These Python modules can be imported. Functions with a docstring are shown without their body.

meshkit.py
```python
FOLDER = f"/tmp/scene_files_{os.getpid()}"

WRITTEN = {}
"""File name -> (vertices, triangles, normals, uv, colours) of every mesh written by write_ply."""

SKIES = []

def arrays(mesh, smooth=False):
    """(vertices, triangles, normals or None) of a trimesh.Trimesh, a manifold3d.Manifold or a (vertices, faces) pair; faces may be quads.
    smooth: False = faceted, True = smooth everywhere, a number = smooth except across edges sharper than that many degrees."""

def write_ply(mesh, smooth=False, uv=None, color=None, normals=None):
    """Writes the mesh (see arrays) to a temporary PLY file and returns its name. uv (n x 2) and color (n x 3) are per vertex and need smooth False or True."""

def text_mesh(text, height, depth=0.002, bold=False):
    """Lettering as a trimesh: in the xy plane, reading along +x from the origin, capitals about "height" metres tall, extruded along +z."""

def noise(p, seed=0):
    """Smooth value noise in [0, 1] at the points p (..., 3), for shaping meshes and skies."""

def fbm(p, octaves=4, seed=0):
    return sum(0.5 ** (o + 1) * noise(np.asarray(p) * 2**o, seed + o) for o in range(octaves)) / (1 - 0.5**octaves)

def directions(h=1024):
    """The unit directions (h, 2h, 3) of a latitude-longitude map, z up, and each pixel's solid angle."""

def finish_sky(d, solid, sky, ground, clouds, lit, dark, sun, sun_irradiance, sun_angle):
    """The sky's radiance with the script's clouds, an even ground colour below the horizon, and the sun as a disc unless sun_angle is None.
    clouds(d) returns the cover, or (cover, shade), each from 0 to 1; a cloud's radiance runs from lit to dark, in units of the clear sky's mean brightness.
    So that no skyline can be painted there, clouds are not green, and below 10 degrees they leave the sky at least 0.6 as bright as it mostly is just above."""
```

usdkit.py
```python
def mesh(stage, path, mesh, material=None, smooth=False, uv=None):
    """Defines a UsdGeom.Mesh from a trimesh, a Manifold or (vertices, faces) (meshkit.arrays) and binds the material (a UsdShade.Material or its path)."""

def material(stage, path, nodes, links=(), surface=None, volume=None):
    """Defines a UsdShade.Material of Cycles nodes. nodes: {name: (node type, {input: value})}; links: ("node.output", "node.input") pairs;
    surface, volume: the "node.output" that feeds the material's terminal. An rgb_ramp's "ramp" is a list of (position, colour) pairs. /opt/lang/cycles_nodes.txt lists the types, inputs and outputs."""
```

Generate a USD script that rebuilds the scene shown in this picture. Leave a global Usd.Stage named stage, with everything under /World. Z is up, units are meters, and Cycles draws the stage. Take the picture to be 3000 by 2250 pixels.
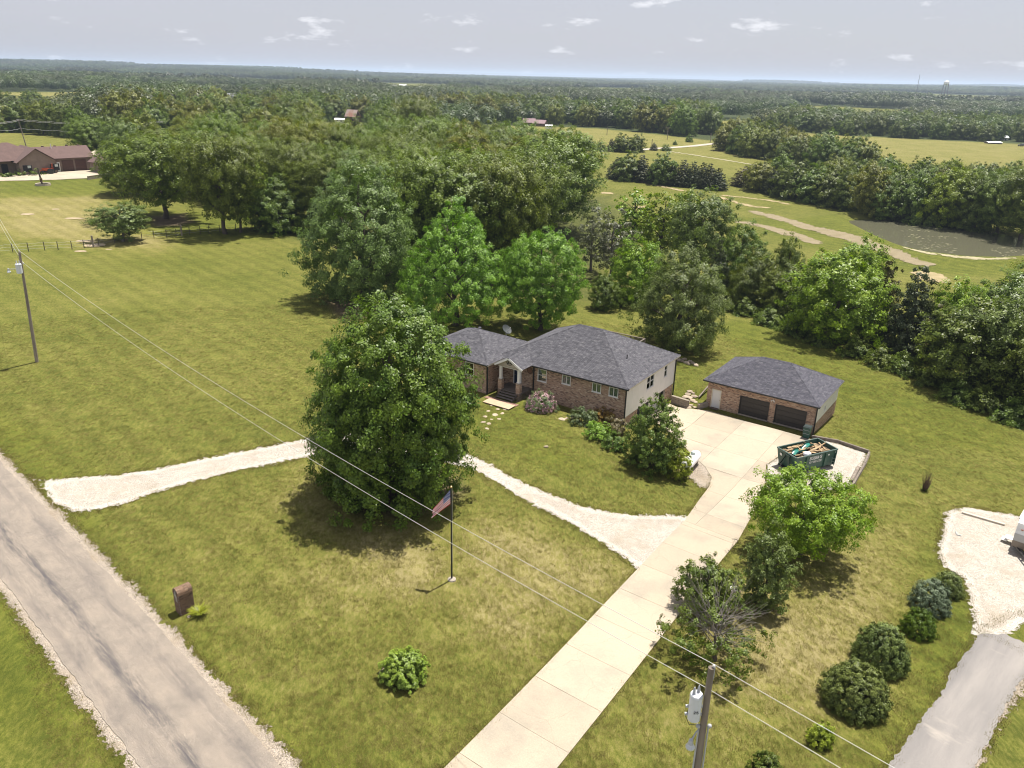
import math, random
import numpy as np
import trimesh
import usdkit, meshkit
from pxr import Gf, Sdf, Usd, UsdGeom, UsdLux, UsdShade, Vt
from scipy.interpolate import RBFInterpolator
from scipy.spatial import ConvexHull
from scipy.sparse import coo_matrix
from scipy.sparse.csgraph import connected_components
import shapely
from shapely.geometry import Polygon, Point

stage = Usd.Stage.CreateInMemory()
UsdGeom.SetStageUpAxis(stage, 'Z')
UsdGeom.SetStageMetersPerUnit(stage, 1.0)
stage.SetDefaultPrim(UsdGeom.Xform.Define(stage, '/World').GetPrim())
UsdGeom.Scope.Define(stage, '/World/Looks')
rnd = random.Random(7)

# ------------------------------------------------------------------ camera, sky, sun, exposure
EXPOSURE = 0.92
SUN_EL, SUN_AZ = math.radians(72), math.radians(42)      # azimuth measured from +y towards +x
SUN_INTENSITY, SKY_STRENGTH = 1.10, 0.069
EYE_H = 29.5
PITCH, ROLL, FPX = 0.376539, 0.0232057, 2287.3           # FPX: focal length in pixels of the 3000 px wide photograph
cam_right = np.array([math.cos(ROLL), math.sin(ROLL) * math.sin(PITCH), math.sin(ROLL) * math.cos(PITCH)])
cam_fwd = np.array([0, math.cos(PITCH), -math.sin(PITCH)])
cam_up = np.cross(cam_right, cam_fwd)
EYE = np.array([0.0, 0.0, EYE_H])
cam = UsdGeom.Camera.Define(stage, '/World/camera')
cam.CreateHorizontalApertureAttr(36.0)
cam.CreateVerticalApertureAttr(27.0)
cam.CreateFocalLengthAttr(36.0 * FPX / 3000)
cam.CreateClippingRangeAttr(Gf.Vec2f(0.1, 60000.0))
cam.CreateExposureAttr(EXPOSURE)
cam.AddTransformOp().Set(Gf.Matrix4d(*[float(x) for r in (cam_right, cam_up, -cam_fwd) for x in (*r, 0)], 0, 0, EYE_H, 1))

sun_dir = np.array([math.sin(SUN_AZ) * math.cos(SUN_EL), math.cos(SUN_AZ) * math.cos(SUN_EL), math.sin(SUN_EL)])
sun = UsdLux.DistantLight.Define(stage, '/World/sun')
sun.CreateIntensityAttr(SUN_INTENSITY)
sun.CreateAngleAttr(0.53)
sun.CreateNormalizeAttr(True)
sun.CreateColorAttr(Gf.Vec3f(1.0, 0.955, 0.88))
_z = sun_dir; _x = np.cross([0, 0, 1.0], _z); _x /= np.linalg.norm(_x); _y = np.cross(_z, _x)
sun.AddTransformOp().Set(Gf.Matrix4d(*[float(q) for r in (_x, _y, _z) for q in (*r, 0)], 0, 0, 200, 1))
dome = UsdLux.DomeLight.Define(stage, '/World/sky')
dome.CreateIntensityAttr(1.0)
sky_mat = usdkit.material(stage, '/World/Looks/sky', {
    'sky': ('sky_texture', {'sky_type': 'single_scattering', 'sun_disc': False, 'sun_elevation': SUN_EL, 'sun_rotation': SUN_AZ, 'altitude': 300.0, 'air_density': 1.0, 'aerosol_density': 2.2, 'ozone_density': 1.0}),
    'tc': ('texture_coordinate', {}),
    'map': ('mapping', {'scale': (5.0, 5.0, 16.0), 'location': (3.7, 1.2, 0.4)}),
    'n1': ('noise_texture', {'scale': 3.4, 'detail': 6.0, 'roughness': 0.55}),
    'veilmap': ('mapping', {'scale': (1.2, 1.2, 5.0), 'location': (0.3, 9.0, 0.0)}),
    'n2': ('noise_texture', {'scale': 1.0, 'detail': 4.0, 'roughness': 0.5}),
    'veil': ('map_range', {'from_min': 0.3, 'from_max': 0.75, 'to_min': 0.62, 'to_max': 0.9, 'clamp': True}),
    'puff': ('rgb_ramp', {'ramp': [(0.0, (0, 0, 0)), (0.615, (0, 0, 0)), (0.70, (0.55, 0.55, 0.55)), (1.0, (1, 1, 1))]}),
    'haze': ('mix_color', {'b': (4.75, 4.72, 5.30), 'use_clamp': False}),
    'cloud': ('mix_color', {'b': (8.6, 8.6, 8.9)}),
    'bg': ('background_shader', {'strength': SKY_STRENGTH})},
    [('tc.generated', 'map.vector'), ('map.vector', 'n1.vector'), ('tc.generated', 'veilmap.vector'), ('veilmap.vector', 'n2.vector'),
     ('n2.fac', 'veil.value'), ('n1.fac', 'puff.fac'), ('veil.result', 'haze.fac'), ('sky.color', 'haze.a'),
     ('haze.result', 'cloud.a'), ('puff.color', 'cloud.fac'), ('cloud.result', 'bg.color')], surface='bg.background')
UsdShade.MaterialBindingAPI.Apply(dome.GetPrim()).Bind(sky_mat)

# ------------------------------------------------------------------ helpers: names, things, parts
_used = {}
def numbered(parent, name):
    n = _used.get((parent, name), -1) + 1
    _used[(parent, name)] = n
    return f'{parent}/{name}' if n == 0 else f'{parent}/{name}_{n:03d}'

def tag(prim, label=None, cat=None, group=None, kind=None):
    p = prim.GetPrim() if hasattr(prim, 'GetPrim') else prim
    for k, v in (('label', label), ('category', cat), ('group', group), ('kind', kind)):
        if v:
            p.SetCustomDataByKey(k, v)
    return prim

def place(x, loc, rotz=0.0, scale=None):
    x.AddTranslateOp().Set(Gf.Vec3d(*map(float, loc)))
    if rotz:
        x.AddRotateZOp().Set(math.degrees(rotz))
    if scale is not None:
        x.AddScaleOp().Set(Gf.Vec3f(*map(float, np.broadcast_to(scale, 3))))

def thing(name, label, cat, group=None, loc=None, rotz=0.0, scale=None):
    x = UsdGeom.Xform.Define(stage, numbered('/World', name))
    if loc is not None:
        place(x, loc, rotz, scale)
    tag(x, label, cat, group)
    return x

ISLAND = set()
def islands(m, mat):
    """Gives every separate piece of a mesh a random number of its own (primvar rnd), for materials that use it."""
    if mat is None or str(mat.GetPath()) not in ISLAND:
        return
    n = len(m.GetPointsAttr().Get()); f = np.array(m.GetFaceVertexIndicesAttr().Get()).reshape(-1, 3)
    if len(f) == n // 2 and n % 4 == 0:
        k = np.arange(n) // 4
    else:
        g = coo_matrix((np.ones(2 * len(f), np.int8), (np.r_[f[:, 0], f[:, 1]], np.r_[f[:, 1], f[:, 2]])), shape=(n, n)); k = connected_components(g, directed=False)[1]
    r = np.random.default_rng(n).uniform(0, 1, int(k.max()) + 1)[k]
    UsdGeom.PrimvarsAPI(m).CreatePrimvar('rnd', Sdf.ValueTypeNames.FloatArray, 'vertex').Set(Vt.FloatArray.FromNumpy(r.astype(np.float32)))

def P(o):
    return str(o.GetPath())

def part(parent, name, mesh, mat, smooth=False, label=None, kind=None, uv=None):
    m = usdkit.mesh(stage, numbered(P(parent) if parent else '/World', name), mesh, mat, smooth=smooth, uv=uv)
    tag(m, label, None, None, kind)
    islands(m, mat)
    return m

def solo(name, mesh, mat, label, cat, group=None, smooth=False, kind=None):
    m = usdkit.mesh(stage, numbered('/World', name), mesh, mat, smooth=smooth)
    tag(m, label, cat, group, kind)
    islands(m, mat)
    return m

def struct(name, mesh, mat, smooth=False, label=None):
    m = usdkit.mesh(stage, numbered('/World', name), mesh, mat, smooth=smooth)
    tag(m, label, None, None, 'structure')
    return m

def copy_of(kind, name, label, cat, group, loc, rotz=0.0, scale=None):
    x = UsdGeom.Xform.Define(stage, numbered('/World', name))
    place(x, loc, rotz, scale)
    x.GetPrim().GetReferences().AddInternalReference(kind.GetPath())
    x.GetPrim().SetInstanceable(True)
    tag(x, label, cat, group)
    return x

def kind_prim(name):
    return stage.CreateClassPrim('/World/' + name)

# ------------------------------------------------------------------ helpers: mesh building
class MB:
    """Collects boxes, bars, tubes and polygons that make one mesh."""
    def __init__(self):
        self.v, self.f, self.n = [], [], 0
    def add(self, v, f):
        v = np.asarray(v, float).reshape(-1, 3); f = np.asarray(f, int)
        if f.shape[1] == 4:
            f = np.vstack([f[:, [0, 1, 2]], f[:, [0, 2, 3]]])
        self.v.append(v); self.f.append(f + self.n); self.n += len(v)
        return self
    def mesh(self, m):
        return self.add(np.array(m.vertices), np.array(m.faces))
    def box(self, c, s, rz=0.0, ax=None, ch=0.0):
        """Box at centre c, size s, turned rz about z or along the frame ax (3 rows)."""
        h = np.asarray(s, float) / 2
        if ch:
            k = np.array([(x, y, z) for x in (-1, 1) for y in (-1, 1) for z in (-1, 1)], float)
            pts = np.vstack([k * h - k * np.eye(3)[i] * 0 - k * (1 - np.eye(3)[i]) * ch * (np.arange(3) != i) for i in range(3)])
            hull = ConvexHull(pts)
            f = hull.simplices.copy()
            nrm = np.cross(pts[f[:, 1]] - pts[f[:, 0]], pts[f[:, 2]] - pts[f[:, 0]])
            flip = (nrm * pts[f].mean(1)).sum(1) < 0
            f[flip] = f[flip][:, ::-1]
        else:
            pts = np.array([(x, y, z) for z in (-1, 1) for y in (-1, 1) for x in (-1, 1)], float) * h
            f = np.array([(0, 2, 3, 1), (4, 5, 7, 6), (0, 1, 5, 4), (2, 6, 7, 3), (0, 4, 6, 2), (1, 3, 7, 5)])
        if ax is not None:
            pts = pts @ np.asarray(ax, float)
        elif rz:
            c_, s_ = math.cos(rz), math.sin(rz)
            pts = pts @ np.array([[c_, s_, 0], [-s_, c_, 0], [0, 0, 1]])
        return self.add(pts + np.asarray(c, float), f)
    def bar(self, a, b, w, h, up=(0, 0, 1), ch=0.0):
        """A rectangular bar from a to b, w wide and h high."""
        a, b = np.asarray(a, float), np.asarray(b, float)
        d = b - a; L = np.linalg.norm(d); d /= L
        u = np.asarray(up, float)
        if abs(d @ u) > 0.99:
            u = np.array([1.0, 0, 0])
        s = np.cross(u, d); s /= np.linalg.norm(s); u = np.cross(d, s)
        return self.box((a + b) / 2, (L, w, h), ax=[d, s, u], ch=ch)
    def tube(self, pts, r, sides=6, caps=True):
        p = np.asarray(pts, float)
        r = np.broadcast_to(r, (len(p),)).astype(float)
        t = np.gradient(p, axis=0); t /= np.linalg.norm(t, axis=1, keepdims=True) + 1e-12
        ref = np.where(np.abs(t[:, 2:]) < 0.9, [[0, 0, 1.0]], [[1.0, 0, 0]])
        ref = np.broadcast_to(ref[0] if True else ref, t.shape)
        a = np.cross(t, ref); bad = np.linalg.norm(a, axis=1) < 1e-3; a[bad] = np.cross(t[bad], [0.3, 0.9, 0.1])
        a /= np.linalg.norm(a, axis=1, keepdims=True); b = np.cross(t, a)
        ang = np.arange(sides) * 2 * np.pi / sides
        v = p[:, None] + r[:, None, None] * (np.cos(ang)[None, :, None] * a[:, None] + np.sin(ang)[None, :, None] * b[:, None])
        i, j = np.meshgrid(np.arange(len(p) - 1), np.arange(sides), indexing='ij')
        q = np.stack([i * sides + j, i * sides + (j + 1) % sides, (i + 1) * sides + (j + 1) % sides, (i + 1) * sides + j], -1).reshape(-1, 4)
        v = v.reshape(-1, 3)
        f = np.vstack([q[:, [0, 1, 2]], q[:, [0, 2, 3]]])
        if caps:
            e = len(v); v = np.vstack([v, p[:1], p[-1:]])
            k = np.arange(sides)
            f = np.vstack([f, np.stack([np.full(sides, e), (k + 1) % sides, k], 1), np.stack([np.full(sides, e + 1), (len(p) - 1) * sides + k, (len(p) - 1) * sides + (k + 1) % sides], 1)])
        return self.add(v, f)
    def lathe(self, prof, c=(0, 0, 0), sides=16, axis=None):
        """prof: (radius, height) pairs, turned about the axis through c (z when not given)."""
        prof = np.asarray(prof, float); ang = np.arange(sides) * 2 * np.pi / sides
        v = np.stack([prof[:, None, 0] * np.cos(ang), prof[:, None, 0] * np.sin(ang), np.broadcast_to(prof[:, None, 1], (len(prof), sides))], -1).reshape(-1, 3)
        i, j = np.meshgrid(np.arange(len(prof) - 1), np.arange(sides), indexing='ij')
        q = np.stack([i * sides + j, i * sides + (j + 1) % sides, (i + 1) * sides + (j + 1) % sides, (i + 1) * sides + j], -1).reshape(-1, 4)
        if axis is not None:
            z = np.asarray(axis, float); z /= np.linalg.norm(z)
            x = np.cross([0, 0, 1.0] if abs(z[2]) < 0.9 else [1.0, 0, 0], z); x /= np.linalg.norm(x)
            v = v @ np.array([x, np.cross(z, x), z])
        return self.add(v + np.asarray(c, float), q)
    def poly(self, pts, down=None):
        """A planar polygon (convex), or with down a prism reaching down by that much."""
        p = np.asarray(pts, float); n = len(p)
        fan = [(0, i, i + 1) for i in range(1, n - 1)]
        if down is None:
            return self.add(p, fan)
        q = p - np.array([0, 0, down])
        f = fan + [(n + a, n + c, n + b) for a, b, c in fan]
        for i in range(n):
            j = (i + 1) % n
            f += [(i, n + i, n + j), (i, n + j, j)]
        return self.add(np.vstack([p, q]), f)
    @property
    def out(self):
        return np.vstack(self.v), np.vstack(self.f)

# ------------------------------------------------------------------ materials
_mats = {}
def M(name, color, rough=0.7, var=0.0, scale=3.0, color2=None, metallic=0.0, spec=0.5, bump=0.0, bscale=40.0, island=0.0, objvar=0.0, coat=0.0, stretch=None, detail=4.0, contrast=(0.3, 0.7)):
    """A procedural paint/wood/stone: base colour mottled towards color2 by noise, varied per piece (island) and per object, with a fine bump."""
    if name in _mats:
        return _mats[name]
    c1 = np.asarray(color, float)
    c2 = np.asarray(color2, float) if color2 is not None else c1 * (1 - var)
    nodes = {'p': ('principled_bsdf', {'roughness': rough, 'metallic': metallic, 'specular_ior_level': spec, 'coat_weight': coat}),
             'g': ('geometry', {}), 'map': ('mapping', {'scale': stretch or (1, 1, 1)}),
             'n': ('noise_texture', {'scale': scale, 'detail': detail, 'roughness': 0.6}),
             'r': ('rgb_ramp', {'ramp': [(0.0, c1), (contrast[0], c1), (contrast[1], c2), (1.0, c2)]}),
             'hsv': ('hsv', {})}
    links = [('g.position', 'map.vector'), ('map.vector', 'n.vector'), ('n.fac', 'r.fac'), ('r.color', 'hsv.color'), ('hsv.color', 'p.base_color')]
    if island:
        nodes['iv'] = ('map_range', {'to_min': 1 - island, 'to_max': 1 + island})
        nodes['isl'] = ('attribute', {'attribute': 'rnd'}); links += [('isl.fac', 'iv.value'), ('iv.result', 'hsv.value')]; ISLAND.add('/World/Looks/' + name)
    elif objvar:
        nodes['oi'] = ('object_info', {}); nodes['iv'] = ('map_range', {'to_min': 1 - objvar, 'to_max': 1 + objvar})
        links += [('oi.random', 'iv.value'), ('iv.result', 'hsv.value')]
    if bump:
        nodes['bn'] = ('noise_texture', {'scale': bscale, 'detail': 3.0})
        nodes['b'] = ('bump', {'strength': 1.0, 'distance': bump})
        links += [('map.vector', 'bn.vector'), ('bn.fac', 'b.height'), ('b.normal', 'p.normal')]
    _mats[name] = usdkit.material(stage, '/World/Looks/' + name, nodes, links, surface='p.BSDF')
    return _mats[name]

def foliage(name, dark, light, trans, tfac=0.24, island=0.32, objvar=0.12, huevar=0.015, scale=0.7, rough=0.42, spec=0.3):
    """Leaves: colour drifts over the crown by noise, differs from leaf to leaf and tree to tree, and lets light through."""
    ISLAND.add('/World/Looks/' + name)
    nodes = {'g': ('geometry', {}), 'isl': ('attribute', {'attribute': 'rnd'}), 'oi': ('object_info', {}), 'n': ('noise_texture', {'scale': scale, 'detail': 3.0}),
             'r': ('rgb_ramp', {'ramp': [(0.25, dark), (0.75, light)]}),
             'iv': ('map_range', {'to_min': 1 - island, 'to_max': 1 + island}),
             'ov': ('map_range', {'to_min': 1 - objvar, 'to_max': 1 + objvar}),
             'mul': ('math', {'math_type': 'multiply'}),
             'hv': ('map_range', {'to_min': 0.5 - huevar, 'to_max': 0.5 + huevar}),
             'hsv': ('hsv', {}), 'tint': ('mix_color', {'blend_type': 'multiply', 'fac': 1.0, 'b': trans, 'use_clamp': False}),
             'p': ('principled_bsdf', {'roughness': rough, 'specular_ior_level': spec}), 't': ('translucent_bsdf', {}), 'm': ('mix_closure', {'fac': tfac})}
    links = [('g.position', 'n.vector'), ('n.fac', 'r.fac'), ('r.color', 'hsv.color'), ('isl.fac', 'iv.value'), ('oi.random', 'ov.value'), ('oi.random', 'hv.value'),
             ('iv.result', 'mul.value1'), ('ov.result', 'mul.value2'), ('mul.value', 'hsv.value'), ('hv.result', 'hsv.hue'), ('hsv.color', 'p.base_color'),
             ('hsv.color', 'tint.a'), ('tint.result', 't.color'), ('p.BSDF', 'm.closure1'), ('t.BSDF', 'm.closure2')]
    _mats[name] = usdkit.material(stage, '/World/Looks/' + name, nodes, links, surface='m.closure')
    return _mats[name]

# ------------------------------------------------------------------ where things stand: photograph position (2212 px wide scale) -> world
KPX = 3000 / 2212
def ray(u, v):
    d = cam_right * (u * KPX - 1500) / FPX + cam_up * (1125 - v * KPX) / FPX + cam_fwd
    return d / np.linalg.norm(d)
def at(u, v, z=0.0):
    d = ray(u, v)
    return EYE + d * (z - EYE_H) / d[2]
def height_at(base, u, v):
    """Height of the ray through (u, v) at the horizontal distance of base."""
    d = ray(u, v)
    return EYE_H + d[2] * math.hypot(base[0], base[1]) / math.hypot(d[0], d[1])
def pix(p):
    q = np.asarray(p, float) - EYE
    return np.array([1500 + FPX * (q @ cam_right) / (q @ cam_fwd), 1125 - FPX * (q @ cam_up) / (q @ cam_fwd)]) / KPX

# ------------------------------------------------------------------ terrain
_ctrl = np.array([
    # yard between the house and the garage, driveway
    (19, 69, 0), (27, 63.4, 0), (15.5, 71.4, 0), (20, 60, 0), (15, 57, 0), (24, 55, 0), (14, 51, .1), (17, 64, 0), (22, 66, 0), (13, 66, 0), (11.5, 44, .45), (8, 42, .5), (3, 35, .6), (0, 27, .7), (7, 24, .5), (10, 36, .4),
    # lawn in front of the house
    (9.4, 60.6, 1.5), (-2, 66.5, 1.6), (2, 64, 1.58), (6, 60.8, 1.55), (-5, 66.8, 1.7), (30, 62.5, -.4), (32.5, 69, -.7), (16.3, 74, .75), (17.6, 76, .9), (19.5, 73.5, .25), (5, 57, 1.5), (7.6, 56.5, 1.3), (11.2, 58.2, .7), (10.0, 54.5, .85), (12.5, 55.8, .25), (3, 50, 1.3), (-3, 41, 1.3), (-8.8, 52, 1.8), (-2, 58, 1.65), (6.5, 48, .8), (-10, 66, 2.2),
    # back yard and the slope behind
    (0, 85, 1.0), (16, 77, .5), (20, 85, .1), (35, 80, -.3), (45, 70, -.5), (30, 100, -.6), (60, 100, -1.5), (85, 160, -3), (105, 160, -3), (95, 150, -3), (60, 160, -3), (40, 130, -2.5), (75, 135, -2.8), (50, 60, -.6), (70, 80, -1.2), (100, 110, -2),
    # up towards the road and the neighbour
    (-19, 37, 2.3), (-35, 52, 2.6), (-9, 26.5, 1.5), (-17, 26, 1.8), (-31, 39.6, 2.4), (-50, 76, 3.3), (-30, 75, 2.8), (-15, 80, 2.2), (-70, 137, 4), (-30, 130, 2.5), (-125, 230, 5.5), (-60, 200, 4), (0, 150, 0), (0, 250, -1), (100, 300, -3), (-200, 300, 6), (-90, 90, 4.2), (-140, 150, 5),
    # right hand drive
    (35, 46, -.3), (18, 27, .3), (31, 40, -.1), (32, 30, 0), (40, 60, -.4), (60, 40, -.4), (0, 5, .8), (40, 5, .3), (-40, 5, 2.2), (-90, 30, 4), (200, 250, -4), (250, 150, -3)], float)
_rbf = RBFInterpolator(_ctrl[:, :2], _ctrl[:, 2], kernel='thin_plate_spline', smoothing=2.0)
_sky_x = np.array([-400, 0, 100, 200, 330, 420, 500, 640, 800, 1000, 1106, 1250, 1400, 1600, 1800, 2000, 2212, 2600], float)
_sky_d = np.array([4, 4, 6, 7, 1.5, 3.5, 6, 2.5, -2.6, -4, -4.5, -5, -6, -5, -4.5, -2, -1, -1], float)
_sky_az = np.array([math.atan2(*ray(x, 165)[:2]) for x in _sky_x])
def smooth(a, b, x):
    t = np.clip((x - a) / (b - a), 0, 1)
    return t * t * (3 - 2 * t)
def h_true(x, y):
    x, y = np.asarray(x, float), np.asarray(y, float)
    r, az = np.hypot(x, y), np.arctan2(x, y)
    z = np.zeros_like(r)
    near = r < 420
    if near.any():
        z[near] = np.clip(_rbf(np.stack([x[near], y[near]], -1)), -5, 9)
    side = np.clip(-az / 0.6, -1, 1)
    far = 1.5 + side * 4.0 + 3.0 * (meshkit.fbm(np.stack([x / 500, y / 500, 0 * x], -1), 3, 5) - 0.5)
    w = smooth(200, 400, r)
    z = z * (1 - w) + far * w
    ridge = np.interp(az, _sky_az, _sky_d)
    hill = 29.5 + 3.0 * ridge - 14 + 7 * (meshkit.fbm(np.stack([x / 900, y / 900, 0 * x], -1), 3, 9) - 0.5)
    w2 = smooth(1800, 5200, r)
    z = z * (1 - w2) + hill * w2
    # a lone far hill and a low blue ridge beyond
    for u, R_, H_, S_ in ((1697, 9500, 34, 330), (1450, 12500, 18, 900), (2180, 12000, 26, 700), (60, 10500, 30, 1100)):
        a0 = math.atan2(*ray(u, 165)[:2])
        z = z + H_ * np.exp(-(((az - a0) * R_ / S_) ** 2)) * np.exp(-(((r - R_) / 900) ** 2))
    # the pond sits in a shallow bowl
    k = np.flatnonzero((r < 330) & (x > 30) & (y > 100))
    if len(k):
        p = shapely.points(x.ravel()[k], y.ravel()[k])
        sd = np.where(shapely.contains(_pond, p), -shapely.distance(p, _pond.exterior), shapely.distance(p, _pond))
        zz = z.ravel()
        bowl = POND_Z + np.clip(0.22 * sd, -0.9, 0.9)
        w3 = 1 - smooth(4, 14, sd)
        zz[k] = zz[k] * (1 - w3) + bowl * w3
        z = zz.reshape(x.shape)
    return z
POND_Z = -2.95
_pond = Polygon([tuple(at(u, v, POND_Z)[:2]) for u, v in ((1829, 478), (1862, 474), (1950, 476), (2060, 487), (2150, 502), (2212, 517), (2245, 532), (2240, 550), (2150, 556), (2080, 553), (2000, 544), (1940, 529), (1893, 510), (1855, 491))]).buffer(2.0).buffer(-2.0)
_rs = [3.0]
while _rs[-1] < 26000:
    _rs.append(_rs[-1] + max(0.7, 0.016 * _rs[-1]))
_rs = np.array(_rs)
_az = np.concatenate([np.arange(-180, -46, 4.0), np.arange(-46, 46.01, 0.36), np.arange(50, 180, 4.0)]) * math.pi / 180
_gx = _rs[:, None] * np.sin(_az)[None]; _gy = _rs[:, None] * np.cos(_az)[None]
_gz = h_true(_gx.ravel(), _gy.ravel()).reshape(_gx.shape)
def gz(x, y):
    """Height of the ground mesh."""
    x, y = np.asarray(x, float), np.asarray(y, float)
    r, a = np.hypot(x, y), np.arctan2(x, y)
    i = np.clip(np.searchsorted(_rs, r) - 1, 0, len(_rs) - 2); j = np.clip(np.searchsorted(_az, a) - 1, 0, len(_az) - 2)
    s = np.clip((r - _rs[i]) / (_rs[i + 1] - _rs[i]), 0, 1); t = np.clip((a - _az[j]) / (_az[j + 1] - _az[j]), 0, 1)
    return (_gz[i, j] * (1 - s) * (1 - t) + _gz[i + 1, j] * s * (1 - t) + _gz[i, j + 1] * (1 - s) * t + _gz[i + 1, j + 1] * s * t)
def G(u, v, dz=0.0):
    """The ground point seen at (u, v)."""
    z = 0.0
    for _ in range(12):
        p = at(u, v, z); z = 0.5 * z + 0.5 * float(gz(p[0], p[1]))
    p = at(u, v, z)
    return np.array([p[0], p[1], float(gz(p[0], p[1])) + dz])
def gpoly(pts):
    return [tuple(G(*p)[:2]) for p in pts]
def on_ground(x, y, dz=0.0):
    return np.array([x, y, float(gz(x, y)) + dz])
# ------------------------------------------------------------------ ground: one sheet out to the horizon
def mask(polys, x, y, soft, seed=1, wob=0.0):
    """1 inside the polygons, fading over soft metres; wob wobbles the edge."""
    out = np.zeros(len(x))
    pts = shapely.points(x, y)
    w = wob * (meshkit.fbm(np.stack([x / 6, y / 6, 0 * x], -1), 3, seed) - 0.5) * 2 if wob else 0.0
    for p in polys:
        x0, y0, x1, y1 = p.bounds
        k = np.flatnonzero((x > x0 - 30) & (x < x1 + 30) & (y > y0 - 30) & (y < y1 + 30))
        if len(k):
            sd = np.where(shapely.contains(p, pts[k]), shapely.distance(pts[k], p.exterior), -shapely.distance(pts[k], p))
            out[k] = np.maximum(out[k], smooth(-soft, soft, sd + (w[k] if wob else 0)))
    return out
def PG(*pts):
    return Polygon(gpoly(pts)).buffer(0)
field_polys = [
    PG((-60, 199), (232, 199), (238, 222), (130, 243), (-60, 262)),
    PG((-60, 287), (120, 285), (225, 303), (300, 330), (240, 352), (-60, 350)),
    PG((1078, 270), (1290, 277), (1420, 290), (1530, 303), (1555, 300), (1562, 322), (1790, 372), (1800, 388), (1600, 395), (1320, 385), (1250, 320), (1100, 300)),
    PG((1690, 283), (1790, 291), (2240, 312), (2290, 412), (2140, 398), (1990, 384), (1860, 366), (1720, 325)),
    PG((1525, 261), (1640, 261), (1600, 272), (1530, 285)),
    PG((955, 250), (985, 251), (985, 262), (955, 258)), PG((415, 249), (480, 249), (480, 262), (420, 262)),
    PG((290, 355), (360, 352), (360, 363), (300, 366)),
]
def far_clearing(u0, u1, r0, r1):
    p = [(r * ray(u, 180)[0] / math.hypot(*ray(u, 180)[:2]), r * ray(u, 180)[1] / math.hypot(*ray(u, 180)[:2])) for u, r in ((u0, r0), (u1, r0), (u1, r1), (u0, r1))]
    return Polygon(p).buffer(0)
field_polys += [far_clearing(820, 945, 1080, 1560), far_clearing(690, 800, 300, 470), far_clearing(478, 512, 520, 680), far_clearing(1000, 1500, 640, 900), far_clearing(1650, 1950, 720, 1000), far_clearing(300, 600, 900, 1250), far_clearing(1300, 2300, 1900, 2500), far_clearing(-100, 400, 1900, 2500)]
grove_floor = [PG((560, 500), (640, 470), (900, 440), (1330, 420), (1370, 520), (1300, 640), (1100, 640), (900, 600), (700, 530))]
lush_polys = [PG((245, 470), (330, 455), (660, 470), (660, 505), (480, 520), (350, 512), (250, 510)), PG((0, 385), (240, 380), (240, 420), (100, 418), (0, 425)), PG((1500, 700), (1600, 690), (1800, 760), (2000, 860), (2212, 920), (2212, 1000), (1900, 930), (1650, 760)),
              PG((1590, 470), (1830, 470), (2212, 520), (2212, 600), (2000, 590), (1700, 520)), PG((1010, 900), (1130, 890), (1250, 960), (1240, 1000), (1120, 1000), (1030, 960)), PG((1440, 770), (1510, 790), (1520, 860), (1470, 850)), PG((395, 1600), (470, 1560), (520, 1620), (430, 1659))]
dry_polys = [PG((1560, 1300), (1900, 1180), (1950, 1300), (1800, 1480), (1560, 1600), (1350, 1659), (1300, 1640), (1420, 1480)), PG((700, 960), (840, 1100), (980, 1220), (900, 1330), (600, 1180), (560, 1080)), PG((0, 430), (200, 425), (400, 540), (200, 540), (0, 500)), PG((1040, 1120), (1350, 1230), (1150, 1450), (900, 1400))]
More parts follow.
